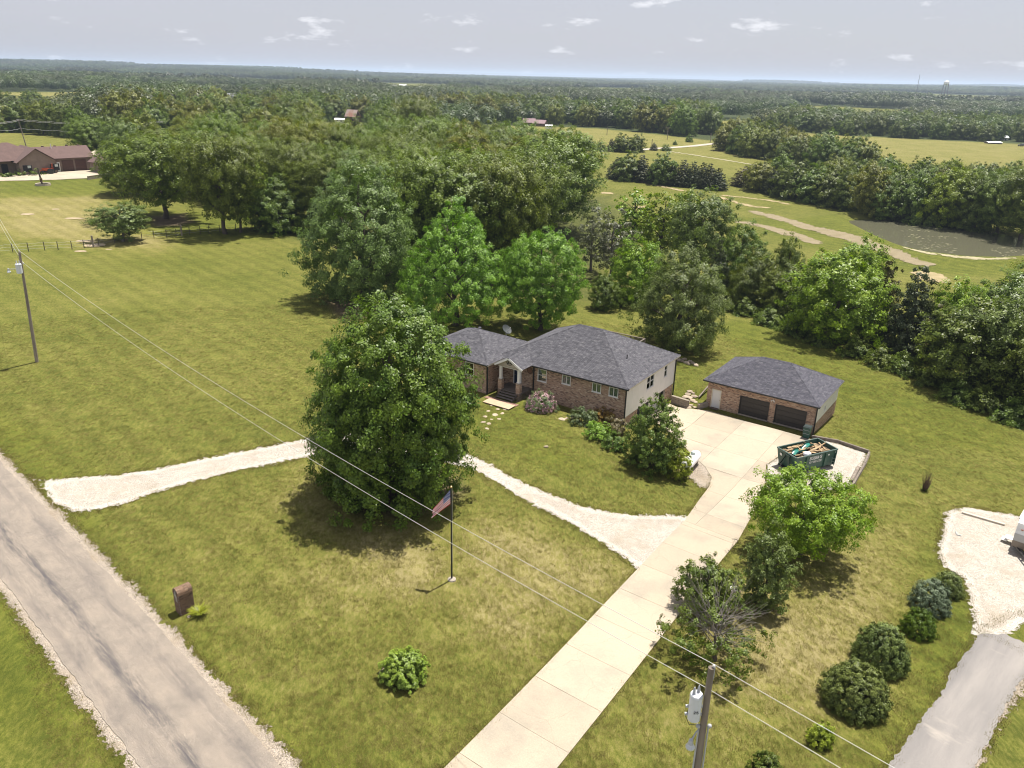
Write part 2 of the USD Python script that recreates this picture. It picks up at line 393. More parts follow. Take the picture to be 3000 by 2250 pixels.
_e1, _e2 = [G(u, v)[:2] for u, v in ((-60, 880), (0, 945), (105, 1075), (400, 1385), (655, 1659))], [G(u, v)[:2] for u, v in ((-80, 1170), (0, 1265), (265, 1659))]
lush_polys += [shapely.LineString(_e1).buffer(1.3), shapely.LineString(_e2).buffer(1.5), shapely.LineString([G(2100, 1362)[:2], G(1900, 1659)[:2]]).buffer(1.2), shapely.LineString([G(2030, 1130)[:2], G(2050, 1225)[:2], G(2098, 1300)[:2]]).buffer(1.2)]
bare_polys = [PG((760, 1090), (870, 1110), (980, 1060), (960, 1020), (800, 1040)), PG((320, 470), (400, 462), (420, 480), (340, 490)), PG((720, 655), (800, 640), (850, 660), (800, 690), (720, 680))]
def GATE(r):
    """How much of the country is wooded at distance r (the rest is pasture)."""
    return np.where(r < 1300, .66, np.where(r < 4200, .60, .66))
gv = np.stack([_gx.ravel(), _gy.ravel(), _gz.ravel()], 1)
_r, _a = np.hypot(gv[:, 0], gv[:, 1]), None
nA, nR = len(_az), len(_rs)
i, j = np.meshgrid(np.arange(nR - 1), np.arange(nA), indexing='ij')
q = np.stack([i * nA + j, i * nA + (j + 1) % nA, (i + 1) * nA + (j + 1) % nA, (i + 1) * nA + j], -1).reshape(-1, 4)
gf = np.vstack([q[:, [0, 2, 1]], q[:, [0, 3, 2]]])
cap = len(gv)
gv = np.vstack([gv, [[0, 0, float(_gz[0].mean())]]])
gf = np.vstack([gf, np.stack([np.full(nA, cap), (np.arange(nA) + 1) % nA, np.arange(nA)], 1)])
gx_, gy_ = gv[:, 0], gv[:, 1]
gr = np.hypot(gx_, gy_)
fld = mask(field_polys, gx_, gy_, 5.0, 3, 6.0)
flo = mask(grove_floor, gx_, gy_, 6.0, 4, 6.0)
lush = mask(lush_polys, gx_, gy_, 3.0, 5, 4.0)
dry = mask(dry_polys, gx_, gy_, 4.0, 6, 4.0)
bare = mask(bare_polys, gx_, gy_, 1.0, 8, 1.2)
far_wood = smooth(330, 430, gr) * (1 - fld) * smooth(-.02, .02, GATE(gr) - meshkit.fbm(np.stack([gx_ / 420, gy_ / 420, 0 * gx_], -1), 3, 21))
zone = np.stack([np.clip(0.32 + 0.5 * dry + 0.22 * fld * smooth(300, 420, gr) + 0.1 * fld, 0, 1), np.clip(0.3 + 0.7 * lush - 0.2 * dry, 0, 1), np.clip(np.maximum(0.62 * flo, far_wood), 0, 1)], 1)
ground_mat = usdkit.material(stage, '/World/Looks/lawn', {
    'g': ('geometry', {}), 'z': ('attribute', {'attribute': 'zone'}), 's': ('separate_color', {}), 'zb': ('attribute', {'attribute': 'bare'}),
    'nbig': ('noise_texture', {'scale': 0.09, 'detail': 4.0, 'roughness': 0.55}),
    'nmid': ('noise_texture', {'scale': 0.8, 'detail': 5.0, 'roughness': 0.65}),
    'fmap': ('mapping', {'rotation': (0, 0, 0.75), 'scale': (1.0, 0.45, 1.0)}),
    'nfine': ('noise_texture', {'scale': 5.5, 'detail': 6.0, 'roughness': 0.75}),
    'nblade': ('noise_texture', {'scale': 26.0, 'detail': 3.0, 'roughness': 0.7}),
    'wmap': ('mapping', {'rotation': (0, 0, 0.76)}),
    'stripe': ('wave_texture', {'bands_direction': 'y', 'scale': 0.13, 'distortion': 0.8, 'detail': 2.0, 'detail_scale': 0.5}),
    # how dry: zone + noises
    'd1': ('math', {'math_type': 'multiply_add', 'value2': 0.8, 'value3': -0.4}), 'd2': ('math', {'math_type': 'add'}),
    'd3': ('math', {'math_type': 'multiply_add', 'value2': 1.3, 'value3': -0.65}), 'd4': ('math', {'math_type': 'add'}),
    'd5': ('math', {'math_type': 'multiply_add', 'value2': 2.4, 'value3': -1.2}), 'd6': ('math', {'math_type': 'add', 'use_clamp': True}),
    'base': ('rgb_ramp', {'ramp': [(0.0, (0.080, 0.092, 0.016)), (0.3, (0.129, 0.128, 0.027)), (0.55, (0.172, 0.155, 0.045)), (0.8, (0.212, 0.180, 0.070)), (1.0, (0.27, 0.224, 0.112))]}),
    'lushc': ('rgb_ramp', {'ramp': [(0.0, (0.067, 0.082, 0.011)), (0.55, (0.120, 0.128, 0.020)), (1.0, (0.188, 0.172, 0.042))]}),
    'l1': ('math', {'math_type': 'multiply_add', 'value2': 1.5, 'value3': -0.6}), 'l2': ('math', {'math_type': 'add', 'use_clamp': True}),
    'ml': ('mix_color', {}), 'stc': ('map_range', {'to_min': 0.92, 'to_max': 1.07}),
    'blv': ('map_range', {'from_min': 0.25, 'from_max': 0.75, 'to_min': 0.55, 'to_max': 1.45}), 'vv': ('math', {'math_type': 'multiply'}), 'hsv': ('hsv', {}),
    'barec': ('rgb_ramp', {'ramp': [(0.3, (0.107, 0.078, 0.049)), (0.7, (0.205, 0.156, 0.102))]}), 'mb': ('mix_color', {}),
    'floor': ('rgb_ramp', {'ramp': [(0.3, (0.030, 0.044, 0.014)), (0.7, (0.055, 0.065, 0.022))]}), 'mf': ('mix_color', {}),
    'p': ('principled_bsdf', {'roughness': 0.9, 'specular_ior_level': 0.12}), 'bump': ('bump', {'strength': 0.75, 'distance': 0.06})},
    [('z.color', 's.color'), ('g.position', 'nbig.vector'), ('g.position', 'nmid.vector'), ('g.position', 'fmap.vector'), ('fmap.vector', 'nfine.vector'), ('g.position', 'nblade.vector'), ('g.position', 'wmap.vector'), ('wmap.vector', 'stripe.vector'),
     ('nbig.fac', 'd1.value1'), ('d1.value', 'd2.value1'), ('s.r', 'd2.value2'), ('nmid.fac', 'd3.value1'), ('d3.value', 'd4.value1'), ('d2.value', 'd4.value2'), ('nfine.fac', 'd5.value1'), ('d5.value', 'd6.value1'), ('d4.value', 'd6.value2'),
     ('d6.value', 'base.fac'), ('d6.value', 'lushc.fac'), ('nmid.fac', 'l1.value1'), ('l1.value', 'l2.value1'), ('s.g', 'l2.value2'), ('l2.value', 'ml.fac'), ('base.color', 'ml.a'), ('lushc.color', 'ml.b'),
     ('stripe.fac', 'stc.value'), ('nblade.fac', 'blv.value'), ('stc.result', 'vv.value1'), ('blv.result', 'vv.value2'), ('vv.value', 'hsv.value'), ('ml.result', 'hsv.color'),
     ('nfine.fac', 'barec.fac'), ('zb.fac', 'mb.fac'), ('hsv.color', 'mb.a'), ('barec.color', 'mb.b'),
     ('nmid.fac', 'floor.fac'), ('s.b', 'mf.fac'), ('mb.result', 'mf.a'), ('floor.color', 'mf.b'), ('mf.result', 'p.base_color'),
     ('nblade.fac', 'bump.height'), ('bump.normal', 'p.normal')], surface='p.BSDF')
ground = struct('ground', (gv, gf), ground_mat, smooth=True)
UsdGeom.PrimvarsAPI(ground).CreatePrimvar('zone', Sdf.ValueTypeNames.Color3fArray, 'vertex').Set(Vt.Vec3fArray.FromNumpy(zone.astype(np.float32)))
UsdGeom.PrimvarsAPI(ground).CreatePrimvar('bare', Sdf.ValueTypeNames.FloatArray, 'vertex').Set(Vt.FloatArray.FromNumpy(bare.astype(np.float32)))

# ------------------------------------------------------------------ sheets that lie on the ground
from scipy.spatial import Delaunay
EDGE = {}
def drape(poly, dz, cell, jag=0.0, jag_scale=0.5, step=None, skirt=0.25, seed=0, fn=None):
    """A sheet lying dz above the ground, its outline roughened by jag metres, with a short skirt down into the ground."""
    poly = poly if isinstance(poly, Polygon) else Polygon(poly)
    if poly.geom_type != 'Polygon':
        poly = max(poly.geoms, key=lambda g: g.area)
    step = step or (jag_scale / 3 if jag else cell)
    ring = shapely.geometry.polygon.orient(poly).exterior
    b = np.array(shapely.segmentize(ring, step).coords)[:-1]
    if jag:
        t = np.roll(b, -1, 0) - np.roll(b, 1, 0); t /= np.linalg.norm(t, axis=1, keepdims=True) + 1e-9
        nn = np.stack([t[:, 1], -t[:, 0]], 1)
        d = sum(w * (meshkit.noise(np.stack([b[:, 0] / (jag_scale * k), b[:, 1] / (jag_scale * k), 0 * b[:, 0]], -1), seed + int(k * 10)) - 0.5) * 2 for w, k in ((0.5, 4.0), (0.35, 1.6), (0.3, 0.7)))
        b = b + nn * (d * jag)[:, None]
    inner = Polygon(b).buffer(0)
    if inner.geom_type != 'Polygon':
        inner = max(inner.geoms, key=lambda g: g.area)
    x0, y0, x1, y1 = inner.bounds
    gx, gy = np.meshgrid(np.arange(x0 + cell / 2, x1, cell), np.arange(y0 + cell / 2, y1, cell))
    gp = np.stack([gx.ravel(), gy.ravel()], 1)
    gp = gp[shapely.contains(inner.buffer(-0.35 * cell), shapely.points(gp[:, 0], gp[:, 1]))] if len(gp) else gp
    b = np.array(inner.exterior.coords)[:-1]
    if not inner.exterior.is_ccw:
        b = b[::-1]
    p = np.vstack([b, gp]); n = len(b)
    tri = Delaunay(p).simplices
    c = p[tri].mean(1)
    tri = tri[shapely.contains(inner, shapely.points(c[:, 0], c[:, 1]))]
    e1, e2 = p[tri[:, 1]] - p[tri[:, 0]], p[tri[:, 2]] - p[tri[:, 0]]
    cr = e1[:, 0] * e2[:, 1] - e1[:, 1] * e2[:, 0]
    tri[cr < 0] = tri[cr < 0][:, ::-1]
    z = gz(p[:, 0], p[:, 1]) + dz if fn is None else fn(p[:, 0], p[:, 1])
    v = np.column_stack([p, z])
    if skirt:
        low = v[:n].copy(); low[:, 2] -= skirt
        k = np.arange(n); m = len(v)
        sk = np.stack([k, m + k, m + (k + 1) % n, (k + 1) % n], -1)
        v = np.vstack([v, low]); tri = np.vstack([tri, sk[:, [0, 1, 2]], sk[:, [0, 2, 3]]])
    e = np.full(len(v), -1.0); e[:n] = 0.0; e[n:len(p)] = shapely.distance(shapely.points(p[n:, 0], p[n:, 1]), inner.exterior)
    EDGE[len(v)] = e
    return v, tri
def crumble(prim):
    """Hands a sheet its distance-to-outline numbers, so that its material can thin out towards the grass."""
    n_ = len(prim.GetPointsAttr().Get()); UsdGeom.PrimvarsAPI(prim).CreatePrimvar('edge', Sdf.ValueTypeNames.FloatArray, 'vertex').Set(Vt.FloatArray.FromNumpy(EDGE[n_].astype(np.float32)))
    return prim
def thinning(name, kind_nodes, links_, surf, reach, nscale):
    kind_nodes.update({'ed': ('attribute', {'attribute': 'edge'}), 'eg': ('geometry', {}), 'en': ('noise_texture', {'scale': nscale, 'detail': 8.0, 'roughness': .7}), 'er': ('map_range', {'from_min': .28, 'from_max': .74, 'to_min': 0.0, 'to_max': reach}),
        'ec': ('math', {'math_type': 'greater_than'}), 'tb': ('transparent_bsdf', {}), 'em': ('mix_closure', {})})
    links_ += [('eg.position', 'en.vector'), ('en.fac', 'er.value'), ('ed.fac', 'ec.value1'), ('er.result', 'ec.value2'), ('ec.value', 'em.fac'), ('tb.BSDF', 'em.closure1'), (surf, 'em.closure2')]
    return usdkit.material(stage, '/World/Looks/' + name, kind_nodes, links_, surface='em.closure')

def gravel_mat(name, stones_, dirt_):
    """Crushed stone: pale chips with dark gaps, drifting into dirt and thin grass."""
    return thinning(name, {
        'g': ('geometry', {}), 'vo': ('voronoi_texture', {'scale': 19.0}), 'sep': ('separate_color', {}), 'chip': ('rgb_ramp', {'ramp': [(0, np.array(stones_) * .72), (.5, stones_), (1, np.minimum(np.array(stones_) * 1.25, .85))]}),
        'gap': ('rgb_ramp', {'ramp': [(0, (1, 1, 1)), (.45, (1, 1, 1)), (.8, (.55, .55, .55)), (1, (.4, .4, .4))]}), 'mul': ('mix_color', {'blend_type': 'multiply', 'fac': 1.0}),
        'n1': ('noise_texture', {'scale': 0.5, 'detail': 8.0, 'roughness': .72}), 'f1': ('rgb_ramp', {'ramp': [(0, (0, 0, 0)), (.48, (0, 0, 0)), (.68, (.75, .75, .75)), (1, (1, 1, 1))]}), 'md': ('mix_color', {'b': dirt_}), 'rut': ('rgb_ramp', {'ramp': [(0, (.86, .84, .80)), (.22, (1, 1, 1)), (.45, (1.06, 1.06, 1.06)), (.66, (.90, .885, .86)), (1, (.95, .94, .92))]}), 'rm': ('math', {'math_type': 'multiply', 'value2': .62, 'use_clamp': True}), 'mr': ('mix_color', {'blend_type': 'multiply', 'fac': 1.0}),
        'n2': ('noise_texture', {'scale': 2.6, 'detail': 6.0, 'roughness': .75}), 'f2': ('rgb_ramp', {'ramp': [(0, (0, 0, 0)), (.62, (0, 0, 0)), (.70, (.8, .8, .8)), (1, (.9, .9, .9))]}), 'mg': ('mix_color', {'b': (0.15, 0.135, 0.05)}), 'half': ('mix_color', {'blend_type': 'multiply', 'fac': 1.0}),
        'b': ('bump', {'strength': .8, 'distance': .03, 'invert': True}), 'p': ('principled_bsdf', {'roughness': .95, 'specular_ior_level': .2})},
        [('g.position', 'vo.vector'), ('vo.color', 'sep.color'), ('sep.r', 'chip.fac'), ('vo.distance', 'gap.fac'), ('chip.color', 'mul.a'), ('gap.color', 'mul.b'), ('g.position', 'n1.vector'), ('n1.fac', 'f1.fac'), ('f1.color', 'md.fac'), ('mul.result', 'md.a'),
         ('g.position', 'n2.vector'), ('n2.fac', 'f2.fac'), ('f2.color', 'half.a'), ('f1.color', 'half.b'), ('half.result', 'mg.fac'), ('md.result', 'mr.a'), ('ed.fac', 'rm.value1'), ('rm.value', 'rut.fac'), ('rut.color', 'mr.b'), ('mr.result', 'mg.a'), ('mg.result', 'p.base_color'), ('vo.distance', 'b.height'), ('b.normal', 'p.normal')], 'p.BSDF', 0.75, 3.2)
gravel = gravel_mat('gravel', (0.335, 0.285, 0.23), (0.26, 0.21, 0.15))
gravel_pale = gravel_mat('gravel_pale', (0.47, 0.43, 0.375), (0.32, 0.27, 0.205))
concrete = usdkit.material(stage, '/World/Looks/concrete', {
    'g': ('geometry', {}), 'oi': ('object_info', {}), 'n': ('noise_texture', {'scale': .22, 'detail': 8.0, 'roughness': .62}), 'r': ('rgb_ramp', {'ramp': [(.3, (0.40, 0.335, 0.248)), (.5, (0.375, 0.315, 0.236)), (.62, (0.31, 0.268, 0.208)), (.75, (0.235, 0.208, 0.172))]}),
    'n2': ('noise_texture', {'scale': 14.0, 'detail': 6.0, 'roughness': .7}), 'v2': ('map_range', {'from_min': .3, 'from_max': .7, 'to_min': .88, 'to_max': 1.12}), 'ov': ('map_range', {'to_min': .91, 'to_max': 1.07}), 'mul': ('math', {'math_type': 'multiply'}), 'hsv': ('hsv', {}),
    'cr': ('voronoi_texture', {'scale': .23, 'feature': 'distance_to_edge'}), 'cm': ('mapping', {}), 'cw': ('noise_texture', {'scale': 1.1, 'detail': 5.0}), 'cs': ('vector_math', {'math_type': 'scale', 'scale': .9}), 'ca': ('vector_math', {'math_type': 'add'}), 'cf': ('map_range', {'from_min': .0, 'from_max': .0022, 'to_min': .5, 'to_max': 0.0, 'clamp': True}), 'mx': ('mix_color', {'b': (.09, .075, .055)}),
    'b': ('bump', {'distance': .004}), 'p': ('principled_bsdf', {'roughness': .85, 'specular_ior_level': .3})},
    [('g.position', 'n.vector'), ('n.fac', 'r.fac'), ('g.position', 'n2.vector'), ('n2.fac', 'v2.value'), ('oi.random', 'ov.value'), ('v2.result', 'mul.value1'), ('ov.result', 'mul.value2'), ('mul.value', 'hsv.value'), ('r.color', 'hsv.color'),
     ('g.position', 'cw.vector'), ('cw.color', 'cs.vector1'), ('cs.vector', 'ca.vector1'), ('g.position', 'ca.vector2'), ('ca.vector', 'cr.vector'), ('cr.distance', 'cf.value'), ('cf.result', 'mx.fac'), ('hsv.color', 'mx.a'), ('mx.result', 'p.base_color'), ('n2.fac', 'b.height'), ('b.normal', 'p.normal')], surface='p.BSDF')
def dirt_mat(name, c1_, c2_):
    return thinning(name, {'g': ('geometry', {}), 'n': ('noise_texture', {'scale': .35, 'detail': 8.0, 'roughness': .65}), 'r': ('rgb_ramp', {'ramp': [(.3, c1_), (.7, c2_)]}), 'p': ('principled_bsdf', {'roughness': .95, 'specular_ior_level': .15})},
                    [('g.position', 'n.vector'), ('n.fac', 'r.fac'), ('r.color', 'p.base_color')], 'p.BSDF', 1.5, .8)
dirt = dirt_mat('dirt', (0.35, 0.275, 0.165), (0.24, 0.20, 0.10)); dirt_grey = dirt_mat('dirt_grey', (0.25, 0.205, 0.135), (0.19, 0.158, 0.09))
def road_mat(name, c1, c2, streak, ang, sscale, thr):
    return usdkit.material(stage, '/World/Looks/' + name, {
        'g': ('geometry', {}), 'map': ('mapping', {'mapping_type': 'point', 'rotation': (0, 0, ang)}), 'sm': ('mapping', {'scale': sscale}),
        'n': ('noise_texture', {'scale': 1.0, 'detail': 6.0, 'roughness': 0.62}), 'sr': ('rgb_ramp', {'ramp': [(0, (0, 0, 0)), (thr, (0, 0, 0)), (thr + 0.12, (0.9, 0.9, 0.9)), (1, (1, 1, 1))]}),
        'm2': ('mapping', {'scale': (0.12, 0.9, 1)}), 'n2': ('noise_texture', {'scale': 1.0, 'detail': 7.0, 'roughness': 0.6}), 'r2': ('rgb_ramp', {'ramp': [(0.3, c1), (0.7, c2)]}),
        'n3': ('noise_texture', {'scale': 45.0, 'detail': 2.0}), 'v': ('map_range', {'from_min': 0.3, 'from_max': 0.7, 'to_min': 0.82, 'to_max': 1.18}), 'hsv': ('hsv', {}),
        'mx': ('mix_color', {'b': streak}), 'p': ('principled_bsdf', {'roughness': 0.88, 'specular_ior_level': 0.25}), 'b': ('bump', {'strength': 0.5, 'distance': 0.01})},
        [('g.position', 'map.vector'), ('map.vector', 'sm.vector'), ('sm.vector', 'n.vector'), ('n.fac', 'sr.fac'), ('map.vector', 'm2.vector'), ('m2.vector', 'n2.vector'), ('n2.fac', 'r2.fac'),
         ('g.position', 'n3.vector'), ('n3.fac', 'v.value'), ('v.result', 'hsv.value'), ('r2.color', 'hsv.color'), ('hsv.color', 'mx.a'), ('sr.color', 'mx.fac'), ('mx.result', 'p.base_color'), ('n3.fac', 'b.height'), ('b.normal', 'p.normal')], surface='p.BSDF')

# the county road: shoulders of pale gravel, then the chip-seal pavement
ra, rb = G(105, 1078)[:2], G(655, 1659)[:2]
rdir = (rb - ra) / np.linalg.norm(rb - ra); rnor = np.array([rdir[1], -rdir[0]])         # rnor points to the left of the picture's road
if rnor[0] > 0:
    rnor = -rnor
ROAD_W = float(abs((G(265, 1659)[:2] - ra) @ rnor))
def road_pt(s, t):
    return ra + rdir * s + rnor * t
L0, L1 = -70.0, 60.0
_ca, _sa = math.cos(-math.atan2(rdir[1], rdir[0])), math.sin(-math.atan2(rdir[1], rdir[0]))
_o = (ra[0] * _sa + ra[1] * _ca); _sgn = 1.0 if (rnor[0] * _sa + rnor[1] * _ca) > 0 else -1.0
_pk = lambda c_, w_: [(c_ - w_, (0, 0, 0)), (c_, (1, 1, 1)), (c_ + w_, (0, 0, 0))]
asphalt = usdkit.material(stage, '/World/Looks/asphalt', {
    'g': ('geometry', {}), 'map': ('mapping', {'rotation': (0, 0, -math.atan2(rdir[1], rdir[0])), 'location': (0, -_o, 0)}), 'xyz': ('separate_xyz', {}), 'y': ('math', {'math_type': 'multiply', 'value2': _sgn / ROAD_W}),
    'wob': ('noise_texture', {'scale': 0.35, 'detail': 3.0}), 'wy': ('math', {'math_type': 'multiply_add', 'value2': 0.16, 'value3': -0.08}), 'yy': ('math', {'math_type': 'add'}),
    'lane': ('rgb_ramp', {'ramp': [(0, (.0, .0, .0)), (.14, (.05, .05, .05)), (.27, (.5, .5, .5)), (.38, (.14, .14, .14)), (.50, (.2, .2, .2)), (.605, (1, 1, 1)), (.70, (.14, .14, .14)), (.80, (.5, .5, .5)), (.90, (.05, .05, .05)), (1, (0, 0, 0))]}),
    'sm': ('mapping', {'scale': (0.30, 2.2, 1)}), 'n': ('noise_texture', {'scale': 1.0, 'detail': 9.0, 'roughness': 0.78}), 'nr': ('map_range', {'from_min': 0.40, 'from_max': 0.58, 'to_min': 0, 'to_max': 1, 'clamp': True}), 'st': ('math', {'math_type': 'multiply', 'use_clamp': True}),
    'n2': ('noise_texture', {'scale': 0.7, 'detail': 10.0, 'roughness': 0.78}), 'r2': ('rgb_ramp', {'ramp': [(0.3, (0.285, 0.238, 0.188)), (0.52, (0.235, 0.200, 0.163)), (0.72, (0.165, 0.143, 0.120))]}),
    'n3': ('noise_texture', {'scale': 40.0, 'detail': 2.0}), 'v': ('map_range', {'from_min': 0.3, 'from_max': 0.7, 'to_min': 0.6, 'to_max': 1.4}), 'hsv': ('hsv', {}), 'mx': ('mix_color', {'b': (0.075, 0.070, 0.072)}),
    'p': ('principled_bsdf', {'roughness': 0.9, 'specular_ior_level': 0.25}), 'b': ('bump', {'strength': 0.6, 'distance': 0.012})},
    [('g.position', 'map.vector'), ('map.vector', 'xyz.vector'), ('xyz.y', 'y.value1'), ('map.vector', 'wob.vector'), ('wob.fac', 'wy.value1'), ('y.value', 'yy.value1'), ('wy.value', 'yy.value2'), ('yy.value', 'lane.fac'), ('map.vector', 'sm.vector'), ('sm.vector', 'n.vector'), ('n.fac', 'nr.value'),
     ('lane.color', 'st.value1'), ('nr.result', 'st.value2'), ('g.position', 'n2.vector'), ('n2.fac', 'r2.fac'), ('g.position', 'n3.vector'), ('n3.fac', 'v.value'), ('v.result', 'hsv.value'), ('r2.color', 'hsv.color'), ('hsv.color', 'mx.a'), ('st.value', 'mx.fac'), ('mx.result', 'p.base_color'), ('n3.fac', 'b.height'), ('b.normal', 'p.normal')], surface='p.BSDF')
crumble(struct('road_shoulder', drape(Polygon([road_pt(L0, -.32), road_pt(L1, -.32), road_pt(L1, ROAD_W + .28), road_pt(L0, ROAD_W + .28)]), 0.02, 1.2, jag=0.30, jag_scale=0.22), gravel))
struct('road', drape(Polygon([road_pt(L0, 0.62), road_pt(L1, 0.62), road_pt(L1, ROAD_W - 0.5), road_pt(L0, ROAD_W - 0.5)]), 0.05, 1.0, jag=0.12, jag_scale=0.3, skirt=0.1), asphalt)
# gravel drive that crosses the front lawn
gd = PG((40, 1000), (85, 1037), (180, 1030), (250, 1025), (330, 1012), (420, 993), (520, 973), (600, 958), (680, 942), (780, 932), (880, 937), (960, 958), (1005, 975), (1060, 1003), (1120, 1036), (1190, 1067), (1260, 1092), (1330, 1107), (1400, 1112), (1500, 1110), (1520, 1130),
        (1398, 1256), (1372, 1228), (1340, 1205), (1300, 1178), (1240, 1140), (1180, 1108), (1120, 1078), (1060, 1040), (1010, 1014), (960, 1002), (880, 990), (780, 980), (690, 985), (600, 1003), (500, 1022), (400, 1048), (330, 1068), (270, 1090), (210, 1106), (165, 1108), (110, 1092))
crumble(struct('gravel_drive', drape(gd.buffer(.2), 0.035, 0.8, jag=0.32, jag_scale=0.22), gravel_pale))
# gravel pads
crumble(struct('gravel_pad', drape(PG((1655, 1005), (1700, 975), (1770, 950), (1812, 959), (1873, 981), (1866, 1000), (1838, 1050), (1826, 1057), (1760, 1062), (1660, 1060)).buffer(.38), 0.03, 0.7, jag=0.12, jag_scale=0.2), gravel_pale))
crumble(struct('gravel_pad', drape(PG((1462, 982), (1500, 985), (1528, 1008), (1540, 1032), (1536, 1052), (1515, 1056), (1495, 1040), (1470, 1015)).buffer(.38), 0.03, 0.6, jag=0.26, jag_scale=0.18, seed=3), gravel))
crumble(struct('gravel_pad', drape(PG((2046, 1108), (2082, 1094), (2150, 1105), (2212, 1118), (2420, 1150), (2420, 1345), (2212, 1345), (2160, 1380), (2112, 1392), (2098, 1372), (2100, 1330), (2096, 1300), (2085, 1252), (2040, 1225), (2025, 1190), (2034, 1150)).buffer(.38), 0.03, 0.6, jag=0.34, jag_scale=0.22, seed=5), gravel_pale))
# the neighbour's asphalt drive at the right
da, db = G(1914, 1659)[:2], G(2113, 1366)[:2]
ddir = (db - da) / np.linalg.norm(db - da); dn = np.array([ddir[1], -ddir[0]])
DW = float((G(2108, 1659)[:2] - da) @ dn)
asphalt_right = road_mat('asphalt_worn', (0.264, 0.242, 0.221), (0.170, 0.160, 0.153), (0.340, 0.306, 0.264), -math.atan2(ddir[1], ddir[0]), (0.8, 0.22, 1), 0.60)
crumble(struct('side_road_shoulder', drape(Polygon([da - ddir * 26 - dn * 0.15, da - ddir * 26 + dn * (DW + 0.25), db + dn * (DW + 0.5), db + ddir * 1.0 + dn * (DW + 5), db + dn * 0.1, db - dn * 0.1]), 0.02, 1.0, jag=0.26, jag_scale=0.2), gravel))
struct('side_road', drape(Polygon([da - ddir * 26 + dn * 0.1, da - ddir * 26 + dn * (DW - 0.05), db + ddir * 0.2 + dn * (DW - 0.1), db + ddir * 1.3 + dn * (DW + 3.6), db + ddir * 0.9 + dn * 1.2, db + dn * 0.1]), 0.045, 0.9, jag=0.2, jag_scale=0.25, skirt=0.1), asphalt_right)

# concrete driveway: slabs with open joints
driveway = thing('driveway', 'long pale concrete driveway running from the bottom edge up to the garage', 'driveway')
tag(driveway, kind='structure')
jl = [G(*p)[:2] for p in ((1079, 1540), (1176, 1448), (1252, 1366), (1312, 1295), (1376, 1236))]
e0 = np.polyfit([p[1] for p in jl], [p[0] for p in jl], 1)
dd = np.array([e0[0], 1.0]); dd /= np.linalg.norm(dd); dq = np.array([dd[1], -dd[0]])
DRW = float((G(1205, 1659)[:2] - jl[0]) @ dq)
gap = 0.007
def slab(poly):
    poly = poly.buffer(-gap, join_style='mitre')
    if poly.is_empty:
        return
    if poly.geom_type != 'Polygon':
        poly = max(poly.geoms, key=lambda g: g.area)
    if poly.area > 0.3:
        part(driveway, 'slab', drape(poly, 0.06, 1.0, step=0.8, skirt=0.16), concrete)
spacing = 3.15
s_top = float((G(1476, 1125)[:2] - jl[0]) @ dd)
sk = (jl[4] - jl[0]) @ dd % spacing
cuts = np.arange(-12.6 + 0.0, s_top, spacing)
for c0 in cuts:
    c1 = min(c0 + spacing, s_top)
    slab(Polygon([jl[0] + dd * c0, jl[0] + dd * c0 + dq * DRW, jl[0] + dd * c1 + dq * DRW, jl[0] + dd * c1]))
tA, tB = jl[0] + dd * s_top, jl[0] + dd * s_top + dq * DRW
apron = Polygon([tuple(tA), *gpoly([(1512, 1078), (1532, 1052), (1537, 1032), (1522, 1008), (1495, 985), (1478, 965), (1440, 930), (1400, 900), (1395, 872), (1435, 868), (1462, 880), (1529, 888), (1745, 948), (1752, 950), (1700, 975), (1655, 1005), (1652, 1045), (1640, 1085)]), tuple(tB)]).buffer(0)
ga = math.radians(-34.8)
gu, gw = np.array([math.cos(ga), math.sin(ga)]), np.array([-math.sin(ga), math.cos(ga)])
g0 = G(1529, 888)[:2]
for iu in range(-6, 6):
    for iw in range(-8, 3):
        cellp = Polygon([g0 + gu * (iu * 3.7) + gw * (iw * 3.7), g0 + gu * (iu * 3.7 + 3.7) + gw * (iw * 3.7), g0 + gu * (iu * 3.7 + 3.7) + gw * (iw * 3.7 + 3.7), g0 + gu * (iu * 3.7) + gw * (iw * 3.7 + 3.7)])
        piece = cellp.intersection(apron)
        for pc in getattr(piece, 'geoms', [piece]):
            if pc.geom_type == 'Polygon' and pc.area > 0.4:
                slab(pc)

# dirt tracks by the pond, far roads
def ribbon(pts, width, dz, jag, step=1.0, world=False):
    p = np.array([G(*q)[:2] if not world else q for q in pts])
    return drape(shapely.LineString(p).buffer(width / 2, cap_style='flat').simplify(0.05), dz, max(1.5, width / 2), jag=jag, jag_scale=max(1.0, width / 2), skirt=0.3)
def c1(*pts): return [((1650 + x / 3.16) / KPX, (330 + y / 3.16) / KPX) for x, y in pts]
def c2(*pts): return [((2300 + x / 3.16) / KPX, (330 + y / 3.16) / KPX) for x, y in pts]
for pts, w, m in ((c1((470, 612), (700, 640), (950, 690), (1150, 735)), 1.6, dirt), (c1((1440, 765), (1650, 783), (1900, 812), (2130, 855)), 1.3, dirt), (c1((1400, 770), (1600, 830), (1750, 868), (1960, 888)), 2.2, dirt),
                  (c1((1690, 905), (1900, 950), (2100, 1012)) + c2((30, 1000), (200, 1060), (500, 1130), (750, 1205), (1000, 1295), (1200, 1380), (1390, 1432)), 3.6, dirt_grey),
                  (c1((1570, 1012), (1700, 1022), (1900, 1062), (2100, 1132)) + c2((30, 1112), (150, 1152), (310, 1225)), 3.4, dirt_grey), (c2((1290, 1465), (1420, 1580)), 4.2, dirt), (c1((330, 740), (480, 750)), 3.0, dirt), (c1((640, 880), (860, 870)), 2.2, dirt)):
    crumble(struct('dirt_track', ribbon(pts, w + 2.0, 0.05, 0.6), m))
